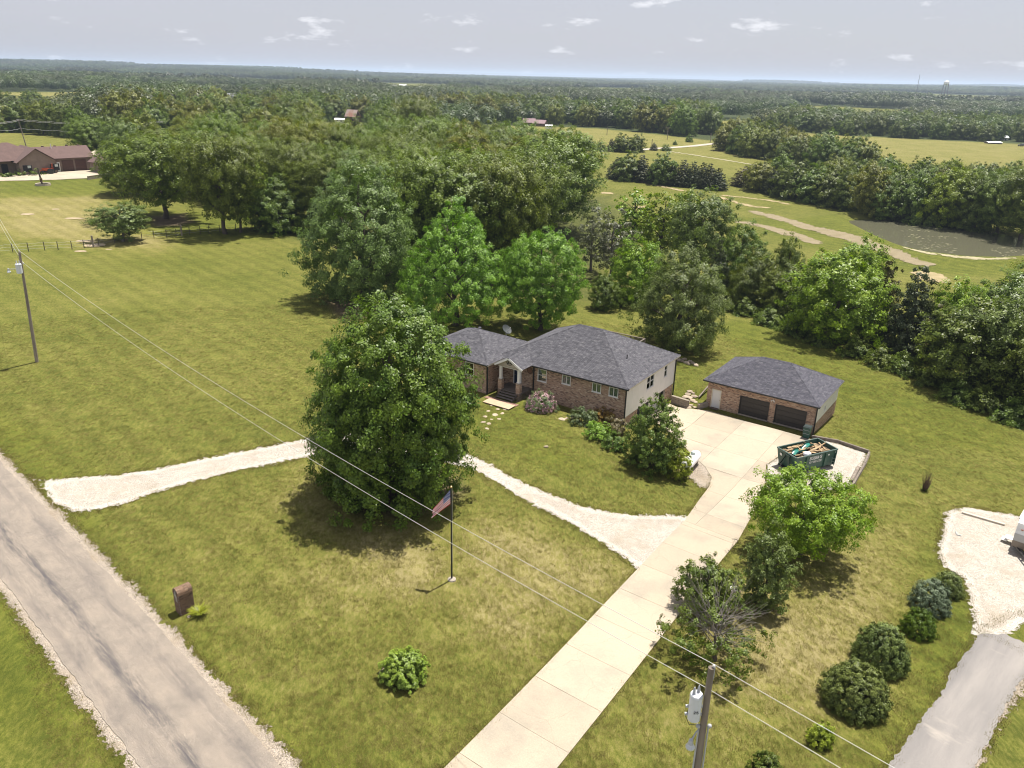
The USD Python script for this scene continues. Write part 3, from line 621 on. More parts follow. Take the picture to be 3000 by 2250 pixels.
struct('far_road', ribbon(c1((690, 349), (820, 337), (1000, 326), (1200, 311), (1440, 284)), 4.2, 0.15, 0.0), M('far_gravel', (0.42, 0.37, 0.30), .95, .2))
struct('field_path', ribbon(c1((985, 360), (1250, 400), (1500, 440), (1800, 490), (2240, 575)), 1.3, 0.1, 0.4), M('field_path_dirt', (0.42, 0.37, 0.25), 0.95, 0.3, 0.2))
struct('far_road', ribbon([(186, 347), (212, 327), (262, 326), (330, 327)], 5.0, 0.12, 0.0), concrete)

# pond water
water = usdkit.material(stage, '/World/Looks/pond_water', {
    'g': ('geometry', {}), 'map': ('mapping', {'scale': (1.0, 0.35, 1)}), 'n': ('noise_texture', {'scale': 1.8, 'detail': 3.0}), 'b': ('bump', {'strength': 0.25, 'distance': 0.02}),
    'p': ('principled_bsdf', {'base_color': (0.105, 0.102, 0.066), 'roughness': 0.10, 'specular_ior_level': 0.5, 'ior': 1.33})},
    [('g.position', 'map.vector'), ('map.vector', 'n.vector'), ('n.fac', 'b.height'), ('b.normal', 'p.normal')], surface='p.BSDF')
wp = np.array(_pond.buffer(2.2).exterior.coords)[:-1]
struct('pond', drape(_pond.buffer(2.2), 0, 6.0, skirt=0, fn=lambda x, y: np.full(len(x), POND_Z + 0.02)), water)
# ------------------------------------------------------------------ trees
def unit(v):
    return v / (np.linalg.norm(v, axis=-1, keepdims=True) + 1e-9)
def leaves(rng, cen, nrm, size, aspect=0.62, droop=0.35, fold=0.0):
    """One diamond-shaped leaf (two triangles) at every centre."""
    n = len(cen)
    t = unit(np.cross(nrm, rng.normal(size=(n, 3)))); t[:, 2] -= droop; t = unit(t - nrm * (t * nrm).sum(1, keepdims=True))
    b = np.cross(nrm, t)
    L = (size * rng.uniform(0.7, 1.3, n))[:, None]
    v = np.stack([cen - t * L * 0.5, cen + b * L * aspect * 0.5 - t * L * 0.08 - nrm * L * 0.06, cen + t * L * 0.5 - nrm * L * 0.1, cen - b * L * aspect * 0.5 - t * L * 0.08 - nrm * L * 0.06], 1)
    k = np.arange(n)[:, None] * 4
    return v.reshape(-1, 3), np.vstack([k + [0, 1, 2], k + [0, 2, 3]])
PROFILE = {  # radius (0..1) over the crown's height (0..1)
    'round': lambda t: np.sqrt(np.clip(1 - (2 * t - 1) ** 2, 0, 1)) * (0.92 + 0.08 * (1 - t)),
    'maple': lambda t: np.clip(np.interp(t, [0, .06, .2, .42, .62, .8, .93, 1], [.45, .78, .98, 1, .86, .58, .3, .05]), 0, 1),
    'cone': lambda t: np.interp(t, [0, .05, .15, .35, .55, .75, .9, 1], [.55, .9, 1, .86, .64, .4, .2, .02]),
    'broad': lambda t: np.interp(t, [0, .04, .12, .25, .45, .6, .7, .8, .9, .97, 1], [.45, .7, .88, .98, 1, .97, .9, .77, .55, .28, .05]),
    'oak': lambda t: np.interp(t, [0, .12, .35, .6, .8, .93, 1], [.3, .7, .95, 1, .84, .5, .12]),
    'vase': lambda t: np.interp(t, [0, .2, .45, .7, .88, 1], [.25, .6, .9, 1, .75, .2]),
    'column': lambda t: np.interp(t, [0, .1, .4, .7, .9, 1], [.6, .9, 1, .75, .45, .08]),
    'cedar': lambda t: np.interp(t, [0, .08, .3, .6, .85, 1], [.7, 1, .86, .55, .22, .02]),
    'dome': lambda t: np.sqrt(np.clip(1 - t ** 2, 0, 1)) * np.interp(t, [0, .12, 1], [.86, 1, 1]),
}
def crown_points(rng, prof, R, z0, z1, nclump, shell=0.7, lobes=14, lob=0.3, wobble=0.16):
    """Clump centres and outward directions in a lumpy crown."""
    f = PROFILE[prof]
    n = nclump * 3
    t = rng.uniform(0, 1, n); keep = rng.uniform(0, 1, n) < np.maximum(0.12, f(t)); t = t[keep][:nclump]
    n = len(t)
    ph = rng.uniform(0, 2 * np.pi, n)
    d = np.stack([np.cos(ph), np.sin(ph), (t - 0.45) * 1.6], 1)
    lo = unit(rng.normal(size=(lobes, 3)) + [0, 0, 0.25])
    bump = np.max(np.exp(-(np.clip(np.arccos(np.clip(unit(d) @ lo.T, -1, 1)), 0, 3) / lob) ** 2) * rng.uniform(0.5, 1.0, lobes), axis=1)
    rad = f(t) * (1 - wobble + 1.6 * wobble * bump + rng.normal(0, 0.03, n))
    rad = np.minimum(rad, f(t) * (1 + .7 * wobble) + .03)
    depth = np.where(rng.uniform(0, 1, n) < shell, rng.uniform(0.86, 1.0, n), rng.uniform(0.3, 0.86, n))
    r = R * rad * depth
    c = np.stack([r * np.cos(ph), r * np.sin(ph), z0 + (z1 - z0) * t * (1 + 0.05 * bump)], 1)
    slope = np.gradient(f(np.linspace(0, 1, 41)), 1 / 40)
    nz = -np.interp(t, np.linspace(0, 1, 41), slope) * R / (z1 - z0)
    o = unit(np.stack([np.cos(ph), np.sin(ph), np.clip(nz, -0.7, 3)], 1))
    return c, o, depth
def crown_mesh(seed, prof, R, z0, z1, nclump, per, lsize, rc=None, shell=0.7, lobes=14, lob=0.32, wobble=0.16, up=0.55, spread=0.55, droop=0.35, aspect=0.62, flat=0.75, sag=0.25, sub=5, tip=None):
    """Leaves in clumps, the clumps in tufts round the branch tips: tufts stand apart so that the crown has light tops and dark gaps."""
    rng = np.random.default_rng(seed)
    nt = max(6, nclump // sub)
    c, o, depth = crown_points(rng, prof, R, z0, z1, nt * 4, shell, lobes, lob, wobble)
    # spread the tips: keep those farthest from one another
    keep = [0]; d2 = ((c - c[0]) ** 2).sum(1)
    for _ in range(min(nt, len(c)) - 1):
        i = int(np.argmax(d2 * rng.uniform(0.5, 1.0, len(c)))); keep.append(i)
        d2 = np.minimum(d2, ((c - c[i]) ** 2).sum(1))
    c, o = c[keep], o[keep]
    rc = rc or 0.12 * R
    tip = tip or rc * 1.0
    kt = np.repeat(np.arange(len(c)), sub)
    so = np.clip(rng.normal(size=(len(kt), 3)), -1.5, 1.5) * tip * [0.75, 0.75, 0.5]
    so += o[kt] * (rng.uniform(-0.5, 1.1, len(kt)) * tip)[:, None]
    so[:, 2] -= 0.22 * (so[:, :2] ** 2).sum(1) / tip
    cc = c[kt] + so
    n = len(cc)
    k = np.repeat(np.arange(n), per)
    rcs = (rc * 0.62 * rng.uniform(0.6, 1.35, n))[k][:, None]
    off = rng.normal(size=(len(k), 3)) * [1, 1, flat]
    off = unit(off) * (rng.uniform(0.1, 1.0, len(k)) ** 0.5)[:, None]
    off[:, 2] -= sag * (off[:, :2] ** 2).sum(1)
    cen = cc[k] + off * rcs
    rel = unit(cen - (c[kt][k] - o[kt][k] * 0.35 * tip))
    nrm = unit(o[kt][k] * 0.3 + np.array([0, 0, up]) + rel * 0.75 + rng.normal(size=(len(k), 3)) * spread * 0.6)
    return leaves(rng, cen, nrm, lsize, aspect, droop)
def wood_mesh(seed, H, z0, R, r0, nlimb=14, z1=None, lean=0.0, sides=7, spread=0.75, forks=2, low=0.0):
    """A tapered trunk and its limbs, each limb forking once."""
    rng = np.random.default_rng(seed); tr, li = MB(), MB()
    z1 = z1 or H * 0.86
    zz = np.linspace(-0.4, z1, 9)
    path = np.stack([lean * np.sin(zz / H * 2.2) + 0.03 * R * np.sin(zz * 0.9 + seed), 0.03 * R * np.cos(zz * 0.7 + seed * 2), zz], 1)
    rad = r0 * np.interp(zz / H, [-0.1, 0, 0.06, 0.5, 1], [1.5, 1.35, 1.0, 0.55, 0.08])
    tr.tube(path, rad, sides)
    for i in range(nlimb):
        t = (i + 0.5) / nlimb; zs = z0 * (0.75 + low) + (z1 - z0 * 0.75) * t * 0.8
        a = i * 2.4 + rng.uniform(-.4, .4)
        s = np.array([np.interp(zs, zz, path[:, 0]), np.interp(zs, zz, path[:, 1]), zs])
        ln = R * spread * rng.uniform(0.75, 1.1) * (1 - 0.55 * t)
        rise = ln * rng.uniform(0.35, 0.75) + ln * t * 0.6
        e = s + np.array([math.cos(a) * ln, math.sin(a) * ln, rise])
        m = (s + e) / 2 + np.array([0, 0, 0.12 * ln])
        rs_ = r0 * (0.42 - 0.22 * t)
        li.tube([s, m, e], [rs_, rs_ * 0.6, rs_ * 0.15], 5, caps=False)
        for q in range(forks):
            a2 = a + rng.uniform(-1.0, 1.0); l2 = ln * rng.uniform(0.35, 0.6)
            e2 = m + np.array([math.cos(a2) * l2, math.sin(a2) * l2, l2 * rng.uniform(0.3, 0.9)])
            li.tube([m, (m + e2) / 2 + [0, 0, 0.05 * l2], e2], [rs_ * 0.5, rs_ * 0.3, rs_ * 0.08], 4, caps=False)
    return tr.out, (li.out if li.v else None)
bark = M('bark', (0.115, 0.09, 0.066), 0.95, scale=6, color2=(0.055, 0.043, 0.033), bump=0.03, bscale=14, stretch=(1, 1, 0.2))
bark_grey = M('bark_grey', (0.20, 0.175, 0.15), 0.95, scale=6, color2=(0.10, 0.088, 0.074), bump=0.02, bscale=14, stretch=(1, 1, 0.2))
TF = 0.36
LEAF = {
    'maple': foliage('maple_leaves', (0.06, 0.115, 0.012), (0.155, 0.22, 0.026), (1.5, 1.7, 0.5)),
    'silver': foliage('silver_leaves', (0.08, 0.118, 0.026), (0.19, 0.245, 0.066), (1.3, 1.5, 0.6)),
    'pear': foliage('pear_leaves', (0.09, 0.175, 0.016), (0.215, 0.34, 0.036), (1.4, 1.7, 0.5)),
    'oak': foliage('oak_leaves', (0.075, 0.112, 0.012), (0.175, 0.228, 0.028), (1.5, 1.6, 0.4)),
    'oaklight': foliage('oak_light_leaves', (0.105, 0.13, 0.014), (0.225, 0.235, 0.032), (1.5, 1.6, 0.4)),
    'green': foliage('green_leaves', (0.065, 0.105, 0.014), (0.155, 0.195, 0.028), (1.5, 1.6, 0.45)),
    'bright': foliage('bright_leaves', (0.115, 0.19, 0.012), (0.225, 0.3, 0.022), (1.5, 1.6, 0.4)),
    'grey': foliage('grey_leaves', (0.11, 0.125, 0.068), (0.185, 0.195, 0.12), (1.2, 1.3, 0.7)),
    'cedar': foliage('cedar_leaves', (0.036, 0.052, 0.02), (0.085, 0.098, 0.034), (1.2, 1.3, 0.5), tfac=0.12),
    'cedarbrown': foliage('cedar_brown_leaves', (0.066, 0.064, 0.018), (0.13, 0.112, 0.034), (1.2, 1.3, 0.5), tfac=0.12),
    'spruce': foliage('spruce_needles', (0.062, 0.095, 0.021), (0.175, 0.222, 0.048), (1.1, 1.2, 0.6), tfac=0.1),
    'spruceblue': foliage('spruce_blue_needles', (0.085, 0.115, 0.064), (0.185, 0.225, 0.13), (1.1, 1.2, 0.8), tfac=0.1),
    'yellow': foliage('yellow_leaves', (0.155, 0.195, 0.014), (0.315, 0.335, 0.034), (1.4, 1.5, 0.4)),
    'far': foliage('far_leaves', (0.032, 0.052, 0.014), (0.085, 0.108, 0.028), (1.4, 1.5, 0.5), tfac=0.2, scale=0.007, objvar=0.28, huevar=0.02),
}
def dist(p):
    return math.hypot(p[0], p[1])
def hero(name, label, cat, leaf, prof, base, top, width, seed, nclump, per, lsize, z0f=0.16, bole=0.03, wood=True, nlimb=16, wmat=None, group=None, bark_m=None, **kw):
    """A tree of its own mesh: base and top as seen, width in picture pixels."""
    b = G(*base); H = height_at(b, *top) - b[2]; R = width / 2 * KPX / FPX * math.hypot(dist(b), EYE_H - b[2] - H / 2)
    t = thing(name, label, cat, group, b)
    if wood:
        a_, l_ = wood_mesh(seed, H, H * z0f + 0.3, R, bole * H, nlimb)
        part(t, 'trunk', a_, bark_m or bark, smooth=True); part(t, 'limbs', l_, bark_m or bark, smooth=True)
    part(t, 'crown', crown_mesh(seed, prof, R, H * z0f, H, nclump, per, lsize, **kw), LEAF[leaf])
    return t, b, H, R

hero('maple_tree', 'big dark green maple standing alone beside the gravel drive, before the house', 'tree', 'maple', 'broad', (850, 1068), (868, 668), 322, 11, 1450, 118, 0.165, z0f=0.03, bole=0.032, rc=0.78, lobes=26, lob=0.26, wobble=0.13, shell=.82, aspect=.7)
hero('maple_tree', 'broad pale green maple behind the lone front maple, left of the conical tree', 'tree', 'silver', 'maple', (788, 648), (775, 350), 246, 12, 1150, 84, 0.21, z0f=0.06, bole=0.03, rc=0.95, lobes=30, lob=0.24, wobble=0.17, shell=.8, aspect=.7)
hero('pear_tree', 'bright green conical tree rising just behind the house roof', 'tree', 'pear', 'cone', (983, 702), (972, 440), 250, 13, 1050, 78, 0.18, z0f=0.17, bole=0.022, rc=0.72, lobes=24, lob=0.26, wobble=0.08, shell=.86, aspect=.7)
hero('pear_tree', 'bright green round tree behind the middle of the house roof', 'tree', 'pear', 'round', (1165, 712), (1188, 503), 182, 14, 950, 78, 0.175, z0f=0.14, bole=0.022, rc=0.66, lobes=24, lob=0.26, wobble=0.07, shell=.86, aspect=.7)
hero('maple_tree', 'green maple leaning over the right rear corner of the house', 'tree', 'silver', 'maple', (1462, 752), (1440, 532), 212, 15, 950, 74, 0.18, z0f=0.10, bole=0.026, rc=0.75, lobes=24, lob=0.28, wobble=0.26)
hero('redbud_tree', 'round yellow green tree beside the driveway, in front of the dumpster', 'tree', 'bright', 'vase', (1730, 1198), (1724, 1032), 226, 16, 700, 56, 0.15, z0f=0.16, bole=0.026, rc=0.5, lobes=18, lob=0.35, wobble=0.2, nlimb=22)
hero('young_tree', 'small upright silvery tree in front of the round yellow green tree', 'tree', 'silver', 'column', (1648, 1308), (1662, 1140), 92, 17, 300, 50, 0.13, z0f=0.08, bole=0.016, rc=0.36, wobble=0.25)
hero('young_tree', 'small green tree at the driveway edge behind the half bare tree', 'tree', 'green', 'round', (1520, 1312), (1510, 1218), 142, 18, 330, 46, 0.14, z0f=0.14, bole=0.025, rc=0.36, wobble=0.25, shell=0.6)

# the half-bare tree by the pole: grey twigs above, leaves low down
b = G(1540, 1425); H = height_at(b, 1530, 1268) - b[2]; R = 118 * KPX / FPX * math.hypot(dist(b), 27)
t = thing('half_bare_tree', 'half bare tree with grey dead twigs and low leaves beside the driveway', 'tree', None, b)
a_, l_ = wood_mesh(21, H * 0.8, 0.8, R, 0.1, 12); part(t, 'trunk', a_, bark, smooth=True); part(t, 'limbs', l_, bark_grey, smooth=True)
rg = np.random.default_rng(22); tw = MB()
for k_ in range(75):
    a = rg.uniform(0, 6.28); s0 = np.array([0.2 * R * math.cos(a) * rg.uniform(0, 1), 0.2 * R * math.sin(a), H * rg.uniform(0.3, 0.6)])
    e0_ = np.array([math.cos(a + rg.normal() * .4) * R * rg.uniform(.4, 1.0), math.sin(a + rg.normal() * .4) * R * rg.uniform(.4, 1.0), H * rg.uniform(.55, 1.02)])
    mid = (s0 + e0_) / 2 + rg.normal(size=3) * 0.12
    tw.tube([s0, mid, e0_], [0.018, 0.010, 0.004], 3, caps=False)
    for _ in range(2):
        tw.tube([mid, mid + (e0_ - mid) * 0.8 + rg.normal(size=3) * 0.3], [0.009, 0.003], 3, caps=False)
part(t, 'dead_twigs', tw.out, bark_grey)
part(t, 'crown', crown_mesh(23, 'oak', R * .95, H * 0.1, H * 0.62, 190, 40, 0.13, rc=0.36, shell=0.75, wobble=0.3), LEAF['green'])

# kinds that stand many times
KIND, KDIM = {}, {}
def make_kind(name, leaf, prof, H, R, seed, nclump, per, lsize, z0f=0.14, bole=0.024, nlimb=10, bark_m=None, **kw):
    k = kind_prim(name)
    a_, l_ = wood_mesh(seed, H, H * z0f + 0.4, R, bole * H, nlimb, forks=1, sides=6)
    part(k, 'trunk', a_, bark_m or bark, smooth=True)
    if nlimb:
        part(k, 'limbs', l_, bark_m or bark)
    part(k, 'crown', crown_mesh(seed, prof, R, H * z0f, H, nclump, per, lsize, **kw), LEAF[leaf])
    KIND[name], KDIM[name] = k, (H, R)
OAK = dict(sag=0.08, flat=0.85, up=0.75, droop=0.15, shell=0.82, tip=1.25)
make_kind('oak_kind', 'oak', 'oak', 17, 6.5, 31, 760, 62, 0.29, z0f=0.2, rc=1.15, lobes=22, lob=0.33, wobble=0.3, **OAK)
make_kind('spreading_oak_kind', 'oak', 'vase', 15, 7.5, 32, 760, 62, 0.29, z0f=0.24, rc=1.1, lobes=20, lob=0.35, wobble=0.32, **OAK)
make_kind('light_oak_kind', 'oaklight', 'round', 16, 6.0, 33, 700, 62, 0.29, z0f=0.2, rc=1.1, lobes=20, lob=0.33, wobble=0.28, **OAK)
make_kind('green_kind', 'green', 'maple', 12, 5.0, 34, 600, 60, 0.27, z0f=0.08, rc=0.9, lobes=22, lob=0.3, wobble=0.26)
make_kind('bright_kind', 'bright', 'round', 11, 5.0, 35, 560, 60, 0.27, z0f=0.08, rc=0.85, lobes=22, lob=0.3, wobble=0.26)
make_kind('silver_kind', 'silver', 'vase', 12, 4.6, 36, 500, 54, 0.27, z0f=0.16, rc=0.85, lobes=20, lob=0.3, wobble=0.3, shell=0.6, bark_m=bark_grey)
make_kind('grey_kind', 'grey', 'round', 11, 3.6, 37, 170, 22, 0.34, z0f=0.2, rc=0.7, wobble=0.3, shell=0.5, bark_m=bark_grey, nlimb=20)
make_kind('cedar_kind', 'cedar', 'cedar', 9, 2.6, 38, 640, 36, 0.24, z0f=0.03, rc=0.42, lobes=18, lob=0.25, wobble=0.2, droop=-0.5, up=0.25, aspect=0.4, nlimb=0)
make_kind('brown_cedar_kind', 'cedarbrown', 'cedar', 8, 2.5, 39, 580, 36, 0.24, z0f=0.03, rc=0.42, lobes=18, lob=0.25, wobble=0.22, droop=-0.5, up=0.25, aspect=0.4, nlimb=0)
make_kind('shrub_kind', 'green', 'dome', 4, 3.0, 40, 240, 26, 0.32, z0f=0.0, rc=0.7, wobble=0.3, nlimb=0, bole=0.02)
make_kind('thin_kind', 'bright', 'column', 12, 3.0, 41, 230, 24, 0.34, z0f=0.25, rc=0.7, wobble=0.3, shell=0.5, nlimb=16)
# lighter builds of the same looks for the far rows
make_kind('far_oak_kind', 'oak', 'round', 13, 5.6, 42, 330, 44, 0.5, z0f=0.06, rc=1.25, lobes=14, lob=0.4, wobble=0.22, sub=3, **OAK, nlimb=0)
make_kind('far_green_kind', 'green', 'maple', 11, 5.2, 43, 320, 44, 0.48, z0f=0.03, rc=1.2, lobes=14, lob=0.4, wobble=0.22, sub=3, **OAK, nlimb=0)
make_kind('far_light_kind', 'oaklight', 'round', 11, 5.2, 44, 320, 44, 0.48, z0f=0.03, rc=1.2, lobes=14, lob=0.4, wobble=0.22, sub=3, **OAK, nlimb=0)
TREE_AT = []
def tree(kind, name, label, u, v, top=None, width=None, group=None, H=None, R=None, cat='tree', xy=None):
    b = on_ground(*xy) if xy is not None else G(u, v)
    h0, r0 = KDIM[kind]
    if top is not None:
        H = height_at(b, *(top if isinstance(top, tuple) else (u, top))) - b[2]
    if width is not None:
        R = width / 2 * KPX / FPX * math.hypot(dist(b), EYE_H - b[2] - (H or h0) / 2)
    H = H or h0; R = R or r0 * H / h0
    TREE_AT.append((b[0], b[1], R))
    b[2] -= 0.1
    return copy_of(KIND[kind], name, label, cat, group, b, rnd.uniform(0, 6.28), (R / r0, R / r0, H / h0))
# ------------------------------------------------------------------ the trees in their places
GROVE = 'oaks of the grove behind the house'
lab_g = 'dark green oak in the dense grove behind the house'
# oaks that stand out
tree('oak_kind', 'oak_tree', 'tall broad oak with dark trunk and spreading limbs at the right end of the grove', 1196, 498, (1222, 288), 215)
tree('spreading_oak_kind', 'oak_tree', 'wide oak standing in the lawn right of the brown roofed house', 357, 472, (330, 296), 190)
tree('spreading_oak_kind', 'oak_tree', 'wide oak standing on the fence line right of the wide lawn oak', 487, 505, (470, 300), 160)
tree('green_kind', 'tree', 'darker green bushy tree with a low crown between the fence oaks and the pale maple', 604, 500, (608, 382), 118)
tree('thin_kind', 'tree', 'slim trunked tree just right of the fence line oak', 562, 495, (566, 345), 70)
tree('thin_kind', 'tree', 'slim dark trunk beside the fence line oak, crown merged with it', 521, 502, (524, 372), 60)
tree('silver_kind', 'small_tree', 'small open crowned tree alone on the wire fence at the left', 268, 521, (266, 440), 100)
front_grove = [(905, 590, 345, 200), (990, 600, 362, 215), (1078, 606, 352, 205), (1010, 560, 322, 220), (1125, 572, 338, 190), (930, 545, 326, 190), (865, 520, 322, 180)]
for i, (u, v, tp, w) in enumerate(front_grove):
    tree('oak_kind' if i % 2 else 'spreading_oak_kind', 'oak_tree', 'oak in the front rank of the grove, ' + ['leftmost behind the pale maple', 'behind the tip of the conical tree', 'behind the round bright tree', 'second from the right and set back', 'rightmost', 'set back behind the conical tree', 'farthest left and set back'][i], u, v, (u, tp), w, 'front oaks of the grove')
# the grove itself, rank behind rank
RANK = ['second', 'third', 'fourth', 'fifth', 'sixth', 'seventh']
ORD = ['first', 'second', 'third', 'fourth', 'fifth', 'sixth', 'seventh', 'eighth', 'ninth', 'tenth', 'eleventh', 'twelfth']
for ri, (v, us, tp) in enumerate(((505, (700, 760, 1105, 1150), 330), (472, (640, 715, 850, 930, 1010, 1090, 1150), 300), (445, (590, 668, 745, 830, 905, 985, 1065, 1140), 283), (424, (560, 632, 700, 778, 850, 926, 1000, 1075, 1140, 1215), 272), (408, (480, 556, 620, 690, 765, 840, 905, 980, 1050, 1120), 263), (394, (440, 512, 590, 660, 735, 800, 880, 950, 1010), 258))):
    for ui, u in enumerate(us):
        w = rnd.uniform(92, 128) * (0.62 + 0.38 * (v - 380) / 125)
        k = rnd.choice(['oak_kind', 'oak_kind', 'light_oak_kind', 'spreading_oak_kind', 'light_oak_kind'])
        tt = tp + rnd.uniform(-16, 20) + (14 if u > 1050 else 0)
        uu = u + rnd.uniform(-12, 12)
        tt = max(tt, 270) if 700 < uu < 812 else tt
        if k == 'light_oak_kind':
            tree(k, 'oak_tree', 'paler olive oak in the %s rank of the grove, %s from the left' % (RANK[ri], ORD[ui]), uu, v + rnd.uniform(-6, 6), (uu, tt), w * 1.3, 'pale oaks of the grove')
        else:
            tree(k, 'oak_tree', 'dark green oak in the %s rank of the grove, %s from the left' % (RANK[ri], ORD[ui]), uu, v + rnd.uniform(-6, 6), (uu, tt), w * 1.3, GROVE)
tree('oak_kind', 'oak_tree', 'single dark oak standing above the back of the grove', 905, 330, (905, 210), 88)
_tn = iter(range(99)); TREE_N = lambda: next(_tn)
for u, v, tp, w, k in ((275, 420, 330, 90, 'oak_kind'), (330, 400, 300, 100, 'spreading_oak_kind'), (395, 410, 292, 110, 'light_oak_kind'), (450, 425, 275, 100, 'oak_kind'), (520, 440, 290, 110, 'oak_kind'), (420, 372, 262, 80, 'light_oak_kind'), (345, 372, 278, 80, 'oak_kind'), (480, 385, 262, 90, 'oak_kind')):
    tree(k, 'oak_tree', 'oak of the clump left of the grove, ' + ['leftmost in front', 'second from the left in front', 'third from the left in front', 'tall one in the middle', 'rightmost and nearest the grove', 'pale one in the middle at the back', 'at the back left', 'at the back right'][TREE_N()], u, v, (u, tp), w, 'oaks of the left clump')
# right of the grove, behind the house: a mixed hedgerow coming down to the right
tree('grey_kind', 'tree', 'thin greyish half leafless tree left of the pale green hedgerow trees', 1318, 608, (1318, 455), 110)
tree('grey_kind', 'tree', 'grey leaved slender tree just behind the thin half leafless one', 1275, 585, (1290, 450), 90)
tree('bright_kind', 'tree', 'light green low crowned tree between the round bright tree and the leaning maple', 1372, 655, (1368, 522), 122)
tree('green_kind', 'tree', 'low dark shrubby tree at the edge of the back lawn beside the round bright tree', 1305, 668, (1308, 590), 70)
tree('thin_kind', 'tree', 'feathery light green tree with a thin bare trunk, left one behind the leaning maple', 1365, 560, (1368, 405), 105)
tree('thin_kind', 'tree', 'feathery light green tree, middle one behind the leaning maple', 1425, 580, (1420, 408), 95)
tree('thin_kind', 'tree', 'feathery yellow green thin tree beside the dirt tracks', 1470, 570, (1462, 402), 80)
tree('silver_kind', 'tree', 'drooping silvery tree, tallest behind the leaning maple', 1505, 610, (1505, 418), 140)
tree('green_kind', 'tree', 'dark shrubby tree right of the drooping silvery tree', 1590, 640, (1580, 482), 110)
tree('cedar_kind', 'cedar_tree', 'dark cedar hidden among shrubs right of the leaning maple', 1545, 650, (1550, 520), 60)
tree('green_kind', 'tree', 'green shrubby tree in the hedgerow behind the back lawn', 1622, 668, (1625, 545), 100)
tree('green_kind', 'tree', 'small headed dark tree peeping over the hedgerow beside the tracks', 1690, 660, (1690, 510), 75)
tree('bright_kind', 'tree', 'large bright green tree, the brightest of the hedgerow behind the garage', 1798, 735, (1790, 548), 205)
tree('bright_kind', 'tree', 'bright green tree behind the left shoulder of the brightest hedgerow tree', 1835, 690, (1830, 520), 120)
tree('green_kind', 'tree', 'dark green tree in the hedgerow left of the brightest tree', 1700, 690, (1705, 570), 120)
tree('brown_cedar_kind', 'cedar_tree', 'brownish pointed cedar just right of the brightest hedgerow tree', 1893, 730, (1888, 560), 80)
tree('cedar_kind', 'cedar_tree', 'tall dark pointed cedar in the gap of the hedgerow, before the tracks', 1952, 765, (1950, 575), 116)
tree('brown_cedar_kind', 'cedar_tree', 'low brownish cedar at the foot of the tall dark cedar', 2005, 778, (2005, 655), 80)
tree('green_kind', 'tree', 'big rounded olive tree nearest the right lawn in the hedgerow', 2095, 838, (2090, 640), 200)
tree('silver_kind', 'tree', 'pale olive tree overlapping the big rounded one at the right edge', 2185, 862, (2185, 640), 170)
tree('green_kind', 'tree', 'tree behind the big rounded olive tree, at the lower end of the pond', 2150, 770, (2150, 585), 160)
tree('oak_kind', 'tree', 'dark tree at the right edge just below the pond', 2215, 740, (2222, 560), 130)
tree('bright_kind', 'tree', 'yellowish tree behind the low cedar, left of the big rounded tree', 2050, 775, (2045, 610), 120)
tree('green_kind', 'tree', 'tree beyond the right edge continuing the hedgerow', 2290, 900, (2290, 650), 190)
_sh = iter(range(13)); ORD13 = ['first', 'second', 'third', 'fourth', 'fifth', 'sixth', 'seventh', 'eighth', 'ninth', 'tenth', 'eleventh', 'twelfth', 'thirteenth']
for u, v, w in ((1612, 680, 60), (1660, 700, 70), (1720, 722, 70), (1770, 742, 60), (1850, 770, 60), (1900, 790, 66), (1955, 806, 70), (2010, 830, 60), (2065, 862, 70), (2130, 885, 80), (2195, 905, 90), (1560, 668, 60), (1330, 660, 46)):
    tree('shrub_kind', 'shrub', ORD13[next(_sh)] + ' low green shrub along the foot of the hedgerow behind the garage lawn', u, v, None, w, 'shrubs under the hedgerow', H=2.2, cat='shrub')
# cedar hedge and shrubs in the open pasture
for i, (u, v, tp, w) in enumerate(((1330, 386, 340, 36), (1355, 389, 338, 44), (1384, 392, 336, 42), (1412, 396, 345, 38), (1430, 398, 340, 40), (1452, 400, 350, 38), (1474, 402, 346, 40), (1496, 404, 350, 38), (1515, 406, 352, 36), (1532, 408, 354, 40), (1550, 410, 364, 36))):
    if i in (1, 4):
        tree('far_green_kind', 'tree', 'leafy green tree poking through the cedar hedge, ' + ('at its left' if i == 1 else 'in its middle'), u, v, (u, tp - 6), w + 14)
    else:
        tree('cedar_kind', 'cedar_tree', ORD[i] + ' tree from the left, a dark cedar, in the hedge between tracks and pasture', u, v, (u, tp), w + 6, 'cedars of the pasture hedge')
_pr = iter(range(12))
for u, v, tp, w, k in ((1275, 326, 303, 22, 'cedar_kind'), (1296, 326, 307, 28, 'shrub_kind'), (1322, 327, 300, 26, 'cedar_kind'), (1345, 328, 290, 40, 'far_green_kind'), (1376, 328, 291, 32, 'far_green_kind'), (1360, 328, 308, 50, 'shrub_kind'), (1412, 325, 308, 18, 'cedar_kind'), (1438, 326, 312, 20, 'shrub_kind'), (1488, 307, 292, 16, 'shrub_kind'), (1574, 318, 302, 26, 'shrub_kind'), (1458, 313, 304, 10, 'shrub_kind')):
    tree(k, 'shrub' if k == 'shrub_kind' else 'tree', ORD[next(_pr)] + ' small dark %s in the pasture beside the far pale road' % ('shrub' if k == 'shrub_kind' else 'tree'), u, v, (u, tp), w, 'shrubs along the pasture road' if k == 'shrub_kind' else 'small trees along the pasture road', cat='shrub' if k == 'shrub_kind' else 'tree')
